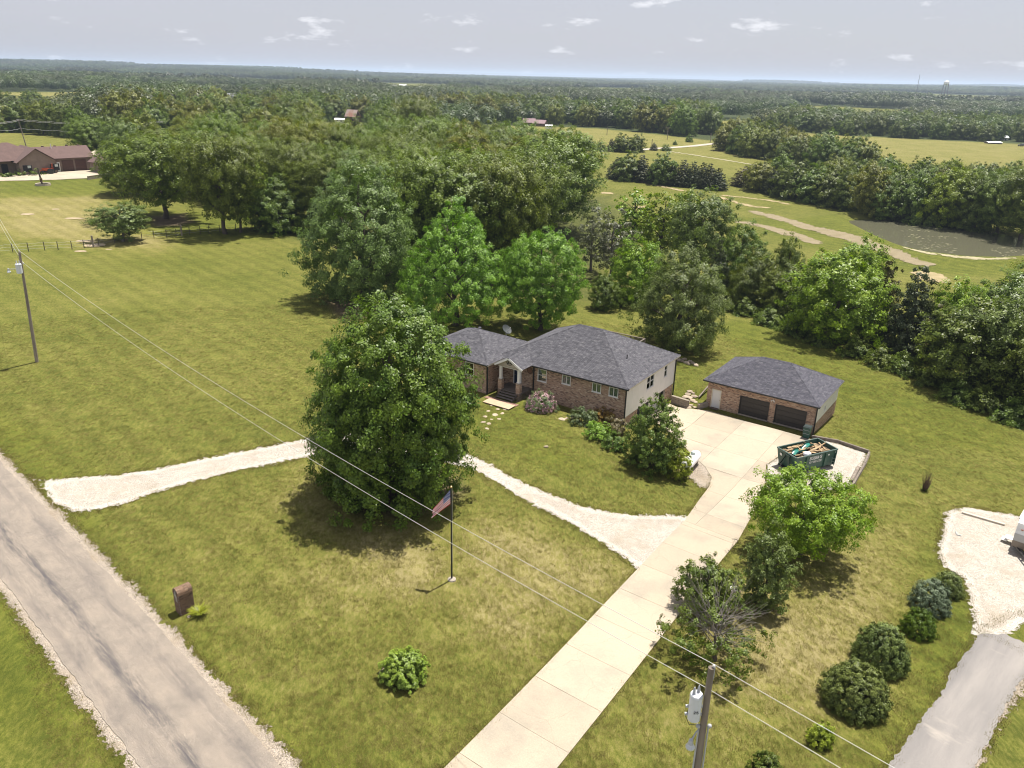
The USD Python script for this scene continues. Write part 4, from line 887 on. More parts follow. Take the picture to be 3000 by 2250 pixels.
# hedgerow on the far side of the pond
for i, (u, v, tp, w, k) in enumerate(((1605, 402, 360, 50, 'brown_cedar_kind'), (1640, 412, 350, 56, 'far_light_kind'), (1672, 420, 358, 44, 'cedar_kind'), (1712, 428, 352, 66, 'far_green_kind'), (1752, 436, 362, 60, 'far_green_kind'), (1792, 444, 366, 62, 'far_green_kind'), (1836, 454, 364, 66, 'green_kind'), (1872, 462, 358, 60, 'far_light_kind'), (1908, 470, 378, 60, 'green_kind'), (1942, 476, 398, 50, 'cedar_kind'), (1975, 480, 372, 64, 'far_green_kind'), (2040, 492, 362, 92, 'bright_kind'), (2100, 500, 372, 80, 'green_kind'), (2150, 508, 366, 84, 'oak_kind'), (2205, 520, 352, 100, 'oak_kind'), (2010, 486, 400, 60, 'shrub_kind'))):
    lab = {'brown_cedar_kind': 'brownish cedar at the left end of the hedgerow beyond the pond', 'cedar_kind': 'dark cedar in the hedgerow beyond the pond, ' + ('near its left end' if u < 1800 else 'in its middle'), 'bright_kind': 'yellow green tree standing out of the hedgerow beyond the pond', 'shrub_kind': 'low shrub left of the yellow green tree beyond the pond'}.get(k, 'leafy green tree, %s from the left in the hedgerow beyond the pond' % (ORD + ['thirteenth', 'fourteenth', 'fifteenth', 'sixteenth'])[i])
    tree(k, 'cedar_tree' if 'cedar' in k else 'tree', lab, u, v, (u, tp), w * 1.15, {'cedar_kind': 'cedars beyond the pond', 'brown_cedar_kind': None, 'bright_kind': None, 'shrub_kind': None}.get(k, 'trees along the far bank of the pond'))

REST = []
def scatter_wood(poly, spacing, kinds, name, label, group, Hs, limit, seed=1, clear=True):
    """Trees of a wood: those nearest to the camera as things one by one, the others kept for one mass."""
    rg = np.random.default_rng(seed); x0, y0, x1, y1 = poly.bounds; found = []
    for yy in np.arange(y0, y1, spacing):
        for xx in np.arange(x0, x1, spacing):
            x, y = xx + rg.uniform(-.42, .42) * spacing, yy + rg.uniform(-.42, .42) * spacing
            if poly.contains(Point(x, y)) and not (clear and any(q.contains(Point(x, y)) for q in field_polys)):
                found.append((math.hypot(x, y), x, y, kinds[rg.integers(len(kinds))], rg.uniform(*Hs)))
    found.sort()
    for _, x, y, k, h in found[:limit]:
        tree(k, name, label, 0, 0, None, None, group, H=h, xy=(x, y))
    REST.extend(f[1:] for f in found[limit:])
    return len(found)
W1 = PG((1640, 402), (1850, 445), (2000, 468), (2260, 502), (2290, 418), (2140, 404), (1990, 392), (1880, 384), (1800, 392), (1730, 404))
n1 = scatter_wood(W1, 8.6, ['far_green_kind', 'far_green_kind', 'far_light_kind', 'far_oak_kind', 'far_green_kind'], 'tree', 'green tree of the wood between the pond and the far right pasture', 'trees of the wood beyond the pond', (6.5, 10.5), 80, 3, False)
W2 = PG((1548, 326), (1640, 346), (1790, 378), (1870, 388), (1860, 372), (1720, 336), (1590, 312))
n2 = scatter_wood(W2, 8.8, ['far_light_kind', 'far_green_kind', 'far_light_kind'], 'tree', 'light green tree of the wood jutting into the pasture', 'trees of the light green wood', (8.5, 13), 40, 4, False)
# left: behind the brown roofed house
tree('oak_kind', 'tree', 'dark green full crowned tree on a short trunk behind the brown garage', 196, 340, (196, 252), 76)
for u, v, tp, w, k in ((-15, 286, 235, 40, 'far_green_kind'), (12, 284, 228, 44, 'far_light_kind'), (40, 285, 222, 46, 'far_green_kind'), (68, 286, 226, 40, 'far_oak_kind'), (95, 290, 220, 46, 'far_light_kind'), (122, 292, 222, 44, 'far_oak_kind'), (150, 296, 226, 44, 'far_green_kind'), (172, 298, 232, 40, 'far_oak_kind')):
    tree(k, 'tree', ORD[TREE_N() - 8] + ' tree from the left in the row behind the brown roofed house', u, v, (u, tp), w, 'row of trees behind the brown roofed house')
for u, v, tp, w, k in ((0, 245, 196, 30, 'far_green_kind'), (22, 240, 200, 30, 'far_green_kind'), (72, 228, 196, 36, 'far_oak_kind'), (52, 222, 208, 16, 'shrub_kind'), (140, 226, 206, 22, 'far_oak_kind'), (196, 216, 190, 24, 'far_oak_kind')):
    tree(k, 'tree', 'dark rounded tree standing by itself on the yellow field at the left', u, v, (u, tp), w, 'single trees on the yellow field')
_mx = iter(range(12))
for u, v, tp, w, k in ((245, 312, 236, 50, 'far_green_kind'), (262, 290, 200, 60, 'far_light_kind'), (298, 285, 198, 56, 'far_light_kind'), (250, 345, 282, 44, 'silver_kind'), (275, 362, 262, 64, 'silver_kind'), (310, 340, 246, 70, 'far_light_kind'), (215, 262, 214, 40, 'far_oak_kind'), (240, 258, 212, 36, 'far_green_kind'), (110, 256, 214, 36, 'far_green_kind'), (150, 255, 218, 30, 'far_light_kind'), (180, 258, 222, 34, 'far_oak_kind')):
    tree(k, 'tree', ORD[next(_mx)] + ' of the soft crowned mixed trees right of the brown garage', u, v, (u, tp), w, 'mixed trees right of the brown garage')
W3 = PG((330, 300), (560, 330), (880, 330), (960, 268), (900, 245), (600, 232), (330, 232))
n3 = scatter_wood(W3, 13.5, ['far_oak_kind', 'far_light_kind', 'far_green_kind', 'far_oak_kind'], 'tree', 'tree of the wood showing above the back of the grove', 'trees of the wood behind the grove', (9, 14), 30, 5)
W4 = PG((960, 262), (1085, 268), (1290, 274), (1530, 300), (1560, 262), (1500, 255), (1280, 245), (1000, 240))
n4 = scatter_wood(W4, 14.5, ['far_oak_kind', 'far_green_kind', 'far_green_kind', 'far_light_kind'], 'tree', 'tree of the wood edge at the back of the central pasture', 'trees of the central wood edge', (10, 16), 34, 6)
W5 = PG((1660, 282), (1790, 291), (2240, 310), (2260, 285), (1900, 268), (1680, 262))
n5 = scatter_wood(W5, 14, ['far_oak_kind', 'far_green_kind', 'far_green_kind'], 'tree', 'tree of the wood edge behind the far right pasture', 'trees of the right wood edge', (9, 13.5), 34, 7)
print('woods', n1, n2, n3, n4, n5, len(REST))
pi = UsdGeom.PointInstancer.Define(stage, numbered('/World', 'woodland_trees')); tag(pi, 'crowns deeper in the woods, seen over the trees at their edges', 'woodland', None, 'stuff')
_tk = sorted({f[2] for f in REST}); _tg = []
for k in _tk:
    x = UsdGeom.Xform.Define(stage, P(pi) + '/' + k.replace('_kind', '').replace('far_', '') + '_tree'); x.GetPrim().GetReferences().AddInternalReference(KIND[k].GetPath()); _tg.append(x.GetPath())
pi.CreatePrototypesRel().SetTargets(_tg)
pi.CreatePositionsAttr(Vt.Vec3fArray([Gf.Vec3f(f[0], f[1], float(gz(f[0], f[1])) - 0.1) for f in REST])); pi.CreateProtoIndicesAttr(Vt.IntArray([_tk.index(f[2]) for f in REST]))
_q = [rnd.uniform(0, 3.14) for f in REST]
pi.CreateOrientationsAttr(Vt.QuathArray([Gf.Quath(math.cos(q), 0, 0, math.sin(q)) for q in _q])); pi.CreateScalesAttr(Vt.Vec3fArray([Gf.Vec3f(f[3] / KDIM[f[2]][0]) for f in REST]))

# ------------------------------------------------------------------ far woodland: canopy patches out to the horizon
def wood_patch(size, n, H, leaf, per, seed):
    rg = np.random.default_rng(seed); C, N, T = [], [], []
    for _ in range(n):
        x, y = rg.uniform(-.5, .5, 2) * size; h = H[0] + (H[1] - H[0]) * rg.uniform() ** 1.4; r = h * rg.uniform(0.30, 0.52)
        d = unit(rg.normal(size=(per, 3)) + [0, 0, 0.25]); d[:, 2] = np.where(d[:, 2] < -0.5, -d[:, 2], d[:, 2])
        rad = r * (0.82 + 0.34 * meshkit.noise(d * 2.2 + 7 + rg.uniform(0, 50), seed))[:, None]
        T.append(np.full(per, rg.uniform()))
        C.append(np.array([x, y, h * 0.55]) + d * rad * [1, 1, h * 0.46 / r]); N.append(unit(d * 0.8 + [0, 0, .35] + rg.normal(size=(per, 3)) * 0.16))
    return leaves(rg, np.vstack(C), np.vstack(N), leaf, 0.8, 0.2), np.repeat(np.concatenate(T), 4)
far_fields = field_polys
_fu = shapely.union_all([p.buffer(2) for p in far_fields])
def woodland(name, label, r0, r1, size, step, protos, gate):
    pi = UsdGeom.PointInstancer.Define(stage, numbered('/World', name)); tag(pi, label, 'woodland', None, 'stuff')
    targets = []
    for k, (m) in enumerate(protos):
        targets.append(usdkit.mesh(stage, f'{P(pi)}/canopy' + (f'_{k:03d}' if k else ''), m[0], LEAF['far']).GetPath())
        UsdGeom.PrimvarsAPI(UsdGeom.Mesh.Get(stage, targets[-1])).CreatePrimvar('rnd', Sdf.ValueTypeNames.FloatArray, 'vertex').Set(Vt.FloatArray.FromNumpy(m[1].astype(np.float32)))
    rg = np.random.default_rng(11 + int(r0)); pts, idx, ori, sc = [], [], [], []
    r = r0
    while r < r1:
        da_ = step / r; ang = np.arange(-0.66, 0.66, da_) + rg.uniform(0, da_)
        a = ang + rg.uniform(-.25, .25, len(ang)) * da_; rr = r + rg.uniform(-.25, .25, len(ang)) * step
        x, y = rr * np.sin(a), rr * np.cos(a)
        pp = shapely.points(x, y); ok = ~shapely.intersects(_fu, shapely.buffer(pp, size * 0.45))
        ok &= meshkit.fbm(np.stack([x / 420, y / 420, 0 * x], -1), 3, 21) < gate - .015
        z = h_true(x, y)
        for xx, yy, zz in zip(x[ok], y[ok], z[ok]):
            pts.append((xx, yy, zz - 0.4)); idx.append(int(rg.integers(len(targets)))); t_ = rg.uniform(0, 6.28)
            ori.append(Gf.Quath(math.cos(t_ / 2), 0, 0, math.sin(t_ / 2))); s_ = rg.uniform(0.85, 1.25); sc.append((1.0, 1.0, s_))
        r += step * (1.0 if r < 3000 else 1.35)
    pi.CreatePrototypesRel().SetTargets(targets)
    pi.CreatePositionsAttr(Vt.Vec3fArray([Gf.Vec3f(*map(float, p)) for p in pts])); pi.CreateProtoIndicesAttr(Vt.IntArray(idx))
    pi.CreateOrientationsAttr(Vt.QuathArray(ori)); pi.CreateScalesAttr(Vt.Vec3fArray([Gf.Vec3f(*s) for s in sc]))
    print(name, len(pts))
woodland('middle_woodland', 'continuous dark green woodland in the middle distance beyond the pastures', 440, 1300, 46, 40, [wood_patch(50, 34, (8, 14), 0.95, 230, s) for s in (1, 2, 3)], 0.66)
woodland('far_woodland', 'dark bluish woodland stretching from the middle distance towards the horizon', 1300, 4200, 120, 100, [wood_patch(130, 130, (7, 15), 2.0, 110, s) for s in (4, 5)], 0.60)
woodland('horizon_woodland', 'hazy blue wooded hills along the horizon', 4200, 14000, 330, 300, [wood_patch(400, 460, (8, 19), 4.6, 60, s) for s in (6, 7)], 0.66)
# ------------------------------------------------------------------ materials for buildings
def piece_mat(name, ramp, rough=0.85, bump=0.004, bscale=60, nscale=9.0, spec=0.3, stretch=(1, 1, 1)):
    """Pieces (bricks, shingles, boards) whose tone differs from one to the next."""
    ISLAND.add('/World/Looks/' + name)
    _mats[name] = usdkit.material(stage, '/World/Looks/' + name, {
        'isl': ('attribute', {'attribute': 'rnd'}), 'oi': ('object_info', {}), 'add': ('math', {'math_type': 'add'}), 'fr': ('math', {'math_type': 'fraction'}), 'r': ('rgb_ramp', {'ramp': ramp}),
        'tc': ('texture_coordinate', {}), 'map': ('mapping', {'scale': stretch}), 'n': ('noise_texture', {'scale': nscale, 'detail': 4.0}), 'v': ('map_range', {'from_min': 0.25, 'from_max': 0.75, 'to_min': 0.78, 'to_max': 1.2}), 'hsv': ('hsv', {}),
        'bn': ('noise_texture', {'scale': bscale, 'detail': 2.0}), 'b': ('bump', {'distance': bump}), 'p': ('principled_bsdf', {'roughness': rough, 'specular_ior_level': spec})},
        [('isl.fac', 'add.value1'), ('oi.random', 'add.value2'), ('add.value', 'fr.value1'), ('fr.value', 'r.fac'), ('tc.object', 'map.vector'), ('map.vector', 'n.vector'), ('n.fac', 'v.value'), ('v.result', 'hsv.value'), ('r.color', 'hsv.color'),
         ('hsv.color', 'p.base_color'), ('map.vector', 'bn.vector'), ('bn.fac', 'b.height'), ('b.normal', 'p.normal')], surface='p.BSDF')
    return _mats[name]
brick_m = piece_mat('brick', [(0, (0.228, 0.143, 0.096)), (0.08, (0.150, 0.103, 0.078)), (0.18, (0.342, 0.222, 0.152)), (0.45, (0.402, 0.275, 0.190)), (0.65, (0.360, 0.228, 0.159)), (0.85, (0.462, 0.333, 0.235)), (1, (0.516, 0.398, 0.291))])
brick_old = piece_mat('brick_weathered', [(0, (0.10, 0.066, 0.046)), (0.2, (0.165, 0.105, 0.070)), (0.5, (0.20, 0.125, 0.080)), (0.8, (0.145, 0.092, 0.064)), (1, (0.24, 0.165, 0.11))])
shingle_m = piece_mat('shingle', [(0, (0.062, 0.061, 0.068)), (0.3, (0.078, 0.076, 0.086)), (0.6, (0.090, 0.088, 0.098)), (0.85, (0.104, 0.101, 0.111)), (1, (0.122, 0.118, 0.125))], rough=0.92, bump=0.006, bscale=90, spec=0.25)
shingle_g = piece_mat('garage_shingle', [(0, (0.058, 0.058, 0.069)), (0.3, (0.072, 0.070, 0.085)), (0.6, (0.083, 0.081, 0.097)), (0.85, (0.096, 0.093, 0.109)), (1, (0.114, 0.110, 0.123))], rough=0.92, bump=0.006, bscale=90, spec=0.25)
mortar = M('mortar', (0.36, 0.32, 0.27), 0.95, 0.25, 5)
white_paint = M('white_paint', (0.72, 0.70, 0.66), 0.5, 0.08, 2)
cream_trim = M('cream_trim', (0.62, 0.56, 0.43), 0.55, 0.1, 2)
siding_m = M('siding', (0.74, 0.705, 0.655), 0.6, scale=1.2, color2=(0.68, 0.65, 0.60), bump=0.002, bscale=50)
black_metal = M('black_metal', (0.012, 0.012, 0.013), 0.4, 0.2, 3)
dark_room = M('dark_room', (0.02, 0.019, 0.018), 0.9)
navy = M('navy_paint', (0.012, 0.024, 0.052), 0.4, 0.15, 3)
door_white = M('door_white', (0.62, 0.615, 0.60), 0.45, 0.05, 2)
garage_brown = M('garage_door_brown', (0.030, 0.024, 0.020), 0.5, scale=8, color2=(0.018, 0.015, 0.013), bump=0.002, stretch=(1, 1, 6))
blinds = M('blinds', (0.50, 0.53, 0.47), 0.7, 0.12, 4)
deck_wood = M('deck_wood', (0.185, 0.150, 0.118), 0.9, scale=3, color2=(0.115, 0.094, 0.074), island=0.2, bump=0.004, bscale=30, stretch=(1, 1, 1))
wood_pale = M('pale_wood', (0.40, 0.29, 0.165), 0.85, scale=3, color2=(0.28, 0.195, 0.115), island=0.25, bump=0.003, bscale=30)
wood_grey = M('grey_timber', (0.245, 0.205, 0.165), 0.95, scale=2.5, color2=(0.125, 0.10, 0.08), island=0.2, bump=0.01, bscale=12)
stone = M('fieldstone', (0.40, 0.325, 0.235), 0.9, scale=3, color2=(0.27, 0.215, 0.155), island=0.2, bump=0.02, bscale=10)
block_m = M('concrete_block', (0.31, 0.265, 0.205), 0.95, scale=3, color2=(0.23, 0.195, 0.15), island=0.2, objvar=0.15, bump=0.012, bscale=20)
pane = usdkit.material(stage, '/World/Looks/window_glass', {'t': ('transparent_bsdf', {'color': (0.72, 0.78, 0.76)}), 'gl': ('glossy_bsdf', {'roughness': 0.03, 'color': (1, 1, 1)}), 'fr': ('fresnel', {'IOR': 1.6}), 'm': ('mix_closure', {})},
                       [('fr.fac', 'm.fac'), ('t.BSDF', 'm.closure1'), ('gl.BSDF', 'm.closure2')], surface='m.closure')

# ------------------------------------------------------------------ walls, bricks, windows, shingles
def split(L, z0, z1, holes):
    """The rectangles of a wall that the holes (x0, x1, z0, z1) leave."""
    xs = sorted({0, L, *[min(max(h, 0), L) for q in holes for h in q[:2]]}); out = []
    for x0, x1 in zip(xs, xs[1:]):
        xm = (x0 + x1) / 2; cut = sorted((max(q[2], z0), min(q[3], z1)) for q in holes if q[0] < xm < q[1]); z = z0
        for a, b_ in cut:
            if a > z + 1e-6:
                out.append((x0, x1, z, a))
            z = max(z, b_)
        if z1 > z + 1e-6:
            out.append((x0, x1, z, z1))
    return out
def wall_core(p0, d, n, L, z0, z1, holes, thick=0.2):
    m = MB(); p0, d, n = (np.asarray(q, float) for q in (p0, d, n))
    for x0, x1, a, b_ in split(L, z0, z1, holes):
        c = p0 + d * (x0 + x1) / 2 - n * thick / 2
        m.box((c[0], c[1], (a + b_) / 2), (x1 - x0, thick, b_ - a), ax=[[d[0], d[1], 0], [-n[0], -n[1], 0], [0, 0, 1]])
    return m.out
BX = np.array([(0, 0), (1, 0), (1, 1), (0, 1)])
BF = np.array([(4, 5, 6, 7), (0, 1, 5, 4), (1, 2, 6, 5), (2, 3, 7, 6), (3, 0, 4, 7)])
def brick_list(L, z0, z1, holes, bl=0.205, bh=0.066, joint=0.011, seed=0):
    rg = np.random.default_rng(seed); out = []; row = 0; z = z0
    while z + bh <= z1 + 1e-6:
        x = -(row % 2) * (bl + joint) / 2
        while x < L:
            a, b_ = max(x, 0), min(x + bl, L)
            for q in holes:
                if q[2] < z + bh * .6 and q[3] > z + bh * .4:
                    if a < q[0] < b_: b_ = q[0] if (q[0] - a) > (b_ - q[1]) or q[1] > b_ else b_
                    if a < q[1] < b_: a = q[1]
                    if a >= q[0] - 1e-6 and b_ <= q[1] + 1e-6: b_ = a
            if b_ - a > 0.03:
                out.append((a, b_, z, z + bh, 0.010 + rg.uniform(-.003, .004)))
            x += bl + joint
        z += bh + joint; row += 1
    return out
def bricks_mesh(p0, d, n, lst):
    """All bricks of the list as one mesh (five faces each)."""
    q = np.array(lst); p0, d, n = (np.append(np.asarray(k, float)[:2], 0) for k in (p0, d, n))
    X, Z = q[:, [0, 1, 1, 0]], q[:, [2, 2, 3, 3]]
    back = p0 + X[..., None] * d + Z[..., None] * np.array([0, 0, 1.0])
    v = np.concatenate([back - n * 0.002, back + n * q[:, 4][:, None, None]], 1)
    f = BF[None] + (np.arange(len(q)) * 8)[:, None, None]
    f = f.reshape(-1, 4)
    if np.cross(d, [0, 0, 1]) @ n < 0:
        f = f[:, ::-1]
    return v.reshape(-1, 3), np.vstack([f[:, [0, 1, 2]], f[:, [0, 2, 3]]])
def window(parent, p0, d, n, x0, x1, z0, z1, kind='hung', frame=0.06, deep=0.10, blind=0.45, fm=None):
    """A window in a hole: frame, sill, glazing bars, panes, a blind behind."""
    p0, d, n = (np.append(np.asarray(k, float)[:2], 0) for k in (p0, d, n)); ax = [d, -n, [0, 0, 1]]
    fm = fm or white_paint; up = np.array([0, 0, 1.0])
    def bx(m, a, b_, c, e, w0, w1):
        m.box(p0 + d * (a + b_) / 2 + up * (c + e) / 2 + n * (w0 + w1) / 2, (b_ - a, w1 - w0, e - c), ax=ax)
    f = MB()
    bx(f, x0, x1, z1 - frame, z1, -deep, 0.022); bx(f, x0, x1, z0, z0 + frame, -deep, 0.022); bx(f, x0, x0 + frame, z0 + frame, z1 - frame, -deep, 0.022); bx(f, x1 - frame, x1, z0 + frame, z1 - frame, -deep, 0.022)
    w = part(parent, 'window', f.out, fm)
    b_ = MB()
    if kind in ('hung', 'double'):
        bx(b_, x0 + frame, x1 - frame, (z0 + z1) / 2 - .025, (z0 + z1) / 2 + .025, -.07, 0.0)
    if kind in ('slide', 'double'):
        bx(b_, (x0 + x1) / 2 - .03, (x0 + x1) / 2 + .03, z0 + frame, z1 - frame, -.08, 0.008)
    part(w, 'glazing_bar', b_.out, fm)
    s = MB(); bx(s, x0 - .04, x1 + .04, z0 - .05, z0 - .003, -.02, 0.05); part(w, 'sill', s.out, fm)
    g_ = MB(); bx(g_, x0 + frame, x1 - frame, z0 + frame, z1 - frame, -.052, -.046); part(w, 'glass', g_.out, pane)
    if blind:
        q = MB()
        for zz in np.arange(z1 - frame - (z1 - z0) * blind, z1 - frame, 0.06):
            bx(q, x0 + frame, x1 - frame, zz, zz + .048, -.12, -.108)
        part(w, 'blind', q.out, blinds)
    r_ = MB(); bx(r_, x0, x1, z0, z1, -.22, -.2); part(w, 'dark_interior', r_.out, dark_room)
    return w
def shingles(faces, expo=0.145, wid=(0.2, 0.42), thick=0.016, seed=0):
    """Courses of shingle tabs on planar faces. A face: corners in order, the first two along the eave. Returns one (vertices, faces) pair per tab."""
    rg = np.random.default_rng(seed); out = []
    for F in faces:
        F = np.asarray(F, float); e = unit(F[1] - F[0]); nn = unit(np.cross(F[1] - F[0], F[-1] - F[0])); nn = nn if nn[2] > 0 else -nn
        s = np.cross(nn, e); s = s if s[2] > 0 else -s
        q = np.stack([(F - F[0]) @ e, (F - F[0]) @ s], 1); top = q[:, 1].max()
        poly = Polygon(q)
        for ci, y in enumerate(np.arange(-0.02, top, expo)):
            lo, hi = max(y, 0) + 1e-3, min(y + expo, top) - 1e-3
            seg = poly.intersection(shapely.LineString([(-99, (lo + hi) / 2), (99, (lo + hi) / 2)]))
            if seg.is_empty or seg.geom_type != 'LineString':
                continue
            xa, xb = sorted((seg.coords[0][0], seg.coords[-1][0])); x = xa - rg.uniform(0, .2)
            while x < xb:
                w = rg.uniform(*wid); a, b_ = max(x, xa), min(x + w - 0.006, xb); x += w
                if b_ - a < 0.03:
                    continue
                h = thick * rg.uniform(0.6, 1.25); o = rg.uniform(-.008, .008); y1 = min(y + expo + .02, top)
                P4 = [(a, y + o, 0.001), (b_, y + o, 0.001), (b_, y + o, h), (a, y + o, h), (b_, y1, .002), (a, y1, .002)]
                v = np.array([F[0] + e * p[0] + s * p[1] + nn * p[2] for p in P4])
                out.append((v, np.array([(0, 1, 2), (0, 2, 3), (3, 2, 4), (3, 4, 5), (0, 3, 5), (1, 4, 2)])))
    return out
def lay_shingles(parent, tabs, mat, world, n_single=300):
    """The tabs nearest to the camera as parts, the rest as one part."""
    c = np.array([t[0].mean(0) for t in tabs]); wc = world(c); order = np.argsort(np.linalg.norm(wc - EYE, axis=1))
    for k in order[:n_single]:
        part(parent, 'shingle', tabs[k], mat)
    m = MB()
    for k in order[n_single:]:
        m.add(*tabs[k])
    part(parent, 'shingles', m.out, mat, kind='stuff')
def hip_faces(x0, x1, y0, y1, z0, rx0, rx1, ry, rz):
    a, b_, c, d = (x0, y0, z0), (x1, y0, z0), (x1, y1, z0), (x0, y1, z0); r0, r1 = (rx0, ry, rz), (rx1, ry, rz)
    return [[a, b_, r1, r0], [b_, c, r1], [c, d, r0, r1], [d, a, r0]]
def deck_of(faces, drop=0.012):
    m = MB()
    for F in faces:
        p = np.asarray(F, float) - [0, 0, drop]; m.add(p, [(0, i, i + 1) for i in range(1, len(p) - 1)])
    return m.out
def caps_of(lines, w=0.26):
    """Ridge and hip caps."""
    m = MB()
    for a, b_ in lines:
        a, b_ = np.asarray(a, float), np.asarray(b_, float); L = np.linalg.norm(b_ - a); d = (b_ - a) / L; s = unit(np.cross([0, 0, 1.0], d)); n = max(1, int(L / 0.2))
        for i in range(n):
            p, q = a + d * L * i / n, a + d * L * (i + 1.12) / n; h = 0.022
            m.add([p + s * w / 2 + [0, 0, -.028], p + [0, 0, .045], p - s * w / 2 + [0, 0, -.028], q + s * w / 2 + [0, 0, -.04], q + [0, 0, .030], q - s * w / 2 + [0, 0, -.04]], [(0, 3, 4), (0, 4, 1), (1, 4, 5), (1, 5, 2), (0, 1, 2), (0, 2, 2)][:5])
    return m.out
def frame_world(O, deg):
    c, s = math.cos(math.radians(deg)), math.sin(math.radians(deg))
    return lambda p: np.stack([O[0] + p[:, 0] * c - p[:, 1] * s, O[1] + p[:, 0] * s + p[:, 1] * c, p[:, 2]], 1)

# ------------------------------------------------------------------ the house
HO, HD = (10.02, 62.3), -34.0
house = thing('brick_house', 'long brick house with dark grey hipped roof, white siding end and gabled porch', 'house', None, (*HO, 0), math.radians(HD))
hw = frame_world(HO, HD)
def to_local(O, deg, p):
    c, s = math.cos(math.radians(deg)), math.sin(math.radians(deg)); q = np.asarray(p[:2]) - O[:2]
    return np.array([q[0] * c + q[1] * s, -q[0] * s + q[1] * c, p[2] if len(p) > 2 else 0])
EV, OH = 4.6, 0.35
def brick_wall(parent, p0, d, n, L, z0, z1, holes, seed, name='wall'):
    w = part(parent, name, wall_core(p0, d, n, L, z0, z1, holes), mortar)
    part(w, 'bricks', bricks_mesh(p0, d, n, brick_list(L, z0, z1 - .02, holes, seed=seed)), brick_m, kind='stuff')
    return w
X, Y = np.array([1.0, 0, 0]), np.array([0, 1.0, 0])
# front wall of the main block, x measured from its left end at -13.65
fx = -13.65
fh = [(-9.46, -8.48, 3.08, 4.3), (-6.84, -5.92, 3.42, 4.3), (-3.71, -2.80, 3.42, 4.3), (-2.03, -1.10, 3.42, 4.3), (-12.16, -11.24, 2.17, 4.22)]
fw = brick_wall(house, (fx, OH, 0), X, -Y, 13.3, 0.2, 4.44, [(q[0] - fx, q[1] - fx, q[2], q[3]) for q in fh], 1)
for q, k in zip(fh[:4], ('hung', 'slide', 'slide', 'slide')):
    window(fw, (fx, OH, 0), X, -Y, q[0] - fx, q[1] - fx, q[2], q[3], k, blind=0.85)
# right end: siding panels above, brick and a wide basement door below
rx = -OH
rh = [(4.52, 6.12, 2.95, 4.28), (8.36, 9.08, 3.04, 4.34)]
SB = 1.72
rw = part(house, 'wall', wall_core((rx, OH, 0), Y, X, 10.5, -0.6, 4.44, [(a - OH, b_ - OH, c, d) for a, b_, c, d in rh] + [(2.6, 8.7, -0.6, 1.66)]), mortar)
for yy in np.arange(0, 10.5, 1.22):
    for x0, x1, a, b_ in split(min(1.212, 10.5 - yy), SB, 4.43, [(p - OH - yy, q - OH - yy, c, d) for p, q, c, d in rh]):
        part(rw, 'siding_panel', MB().box((rx + 0.012, OH + yy + (x0 + x1) / 2, (a + b_) / 2), (0.024, x1 - x0, b_ - a)).out, siding_m)
for q, k in zip(rh, ('double', 'hung')):
    window(rw, (rx, OH, 0), Y, X, q[0] - OH, q[1] - OH, q[2], q[3], k, blind=0.2)
part(rw, 'bricks', bricks_mesh((rx, OH, 0), Y, X, brick_list(10.5, -0.5, SB, [(2.6, 8.7, -.6, 1.66)], seed=2)), brick_m, kind='stuff')
bd = part(house, 'basement_door', MB().box((rx - 0.5, 6.0, 0.6), (0.06, 6.1, 2.3)).out, dark_room)
for k in range(4):
    part(bd, 'panel', MB().box((rx - 0.455, 7.55, 0.06 + k * 0.5), (0.03, 2.4, 0.48)).out, white_paint)
part(house, 'wall', wall_core((rx - 13.3, 10.85, 0), X, Y, 13.3, 0.0, 4.44, []), mortar)
# left wing
lh = [(-15.95, -14.95, 2.98, 4.28)]
lw = brick_wall(house, (-21.2, -2.25, 0), X, -Y, 7.7, 0.4, 4.44, [(a + 21.2, b_ + 21.2, c, d) for a, b_, c, d in lh], 3)
window(lw, (-21.2, -2.25, 0), X, -Y, 5.25, 6.25, 2.98, 4.28, 'hung', blind=0.3)
brick_wall(house, (-13.5, -2.25, 0), Y, X, 2.6, 0.4, 4.44, [], 4)
part(house, 'wall', wall_core((-21.2, -2.25, 0), Y, -X, 7.3, 0.4, 4.44, []), mortar)
part(house, 'wall', wall_core((-21.2, 5.05, 0), X, Y, 7.6, 0.4, 4.44, []), mortar)
# roofs
main = hip_faces(-14.0, 0, 0, 11.2, EV, -8.2, -5.7, 5.6, 7.5)
wing = hip_faces(-21.6, -13.1, -2.6, 5.4, EV, -17.6, -17.1, 1.4, 6.35)
porch = [[(-9.88, -1.75, 4.6), (-9.88, 1.5, 4.6), (-11.4, 1.5, 5.44), (-11.4, -1.75, 5.44)], [(-12.92, 1.5, 4.6), (-12.92, -1.75, 4.6), (-11.4, -1.75, 5.44), (-11.4, 1.5, 5.44)]]
roof = part(house, 'roof', deck_of(main + wing + porch), M('roof_felt', (0.05, 0.05, 0.055), 0.95))
lay_shingles(roof, shingles([main[0], main[1]], seed=3) + shingles([wing[0], wing[1]], seed=4) + shingles(porch, seed=5) + shingles([main[2], main[3], wing[2], wing[3]], expo=0.3, wid=(0.6, 1.2), seed=6), shingle_m, hw)
part(roof, 'ridge_cap', caps_of([((-8.2, 5.6, 7.5), (-5.7, 5.6, 7.5)), ((0, 0, EV), (-5.7, 5.6, 7.5)), ((0, 11.2, EV), (-5.7, 5.6, 7.5)), ((-14, 0, EV), (-8.2, 5.6, 7.5)), ((-14, 11.2, EV), (-8.2, 5.6, 7.5)), ((-13.1, -2.6, EV), (-17.1, 1.4, 6.35)), ((-13.1, 5.4, EV), (-17.1, 1.4, 6.35)), ((-21.6, -2.6, EV), (-17.6, 1.4, 6.35)), ((-17.6, 1.4, 6.35), (-17.1, 1.4, 6.35)), ((-11.4, -1.75, 5.44), (-11.4, 1.5, 5.44))]), shingle_m)
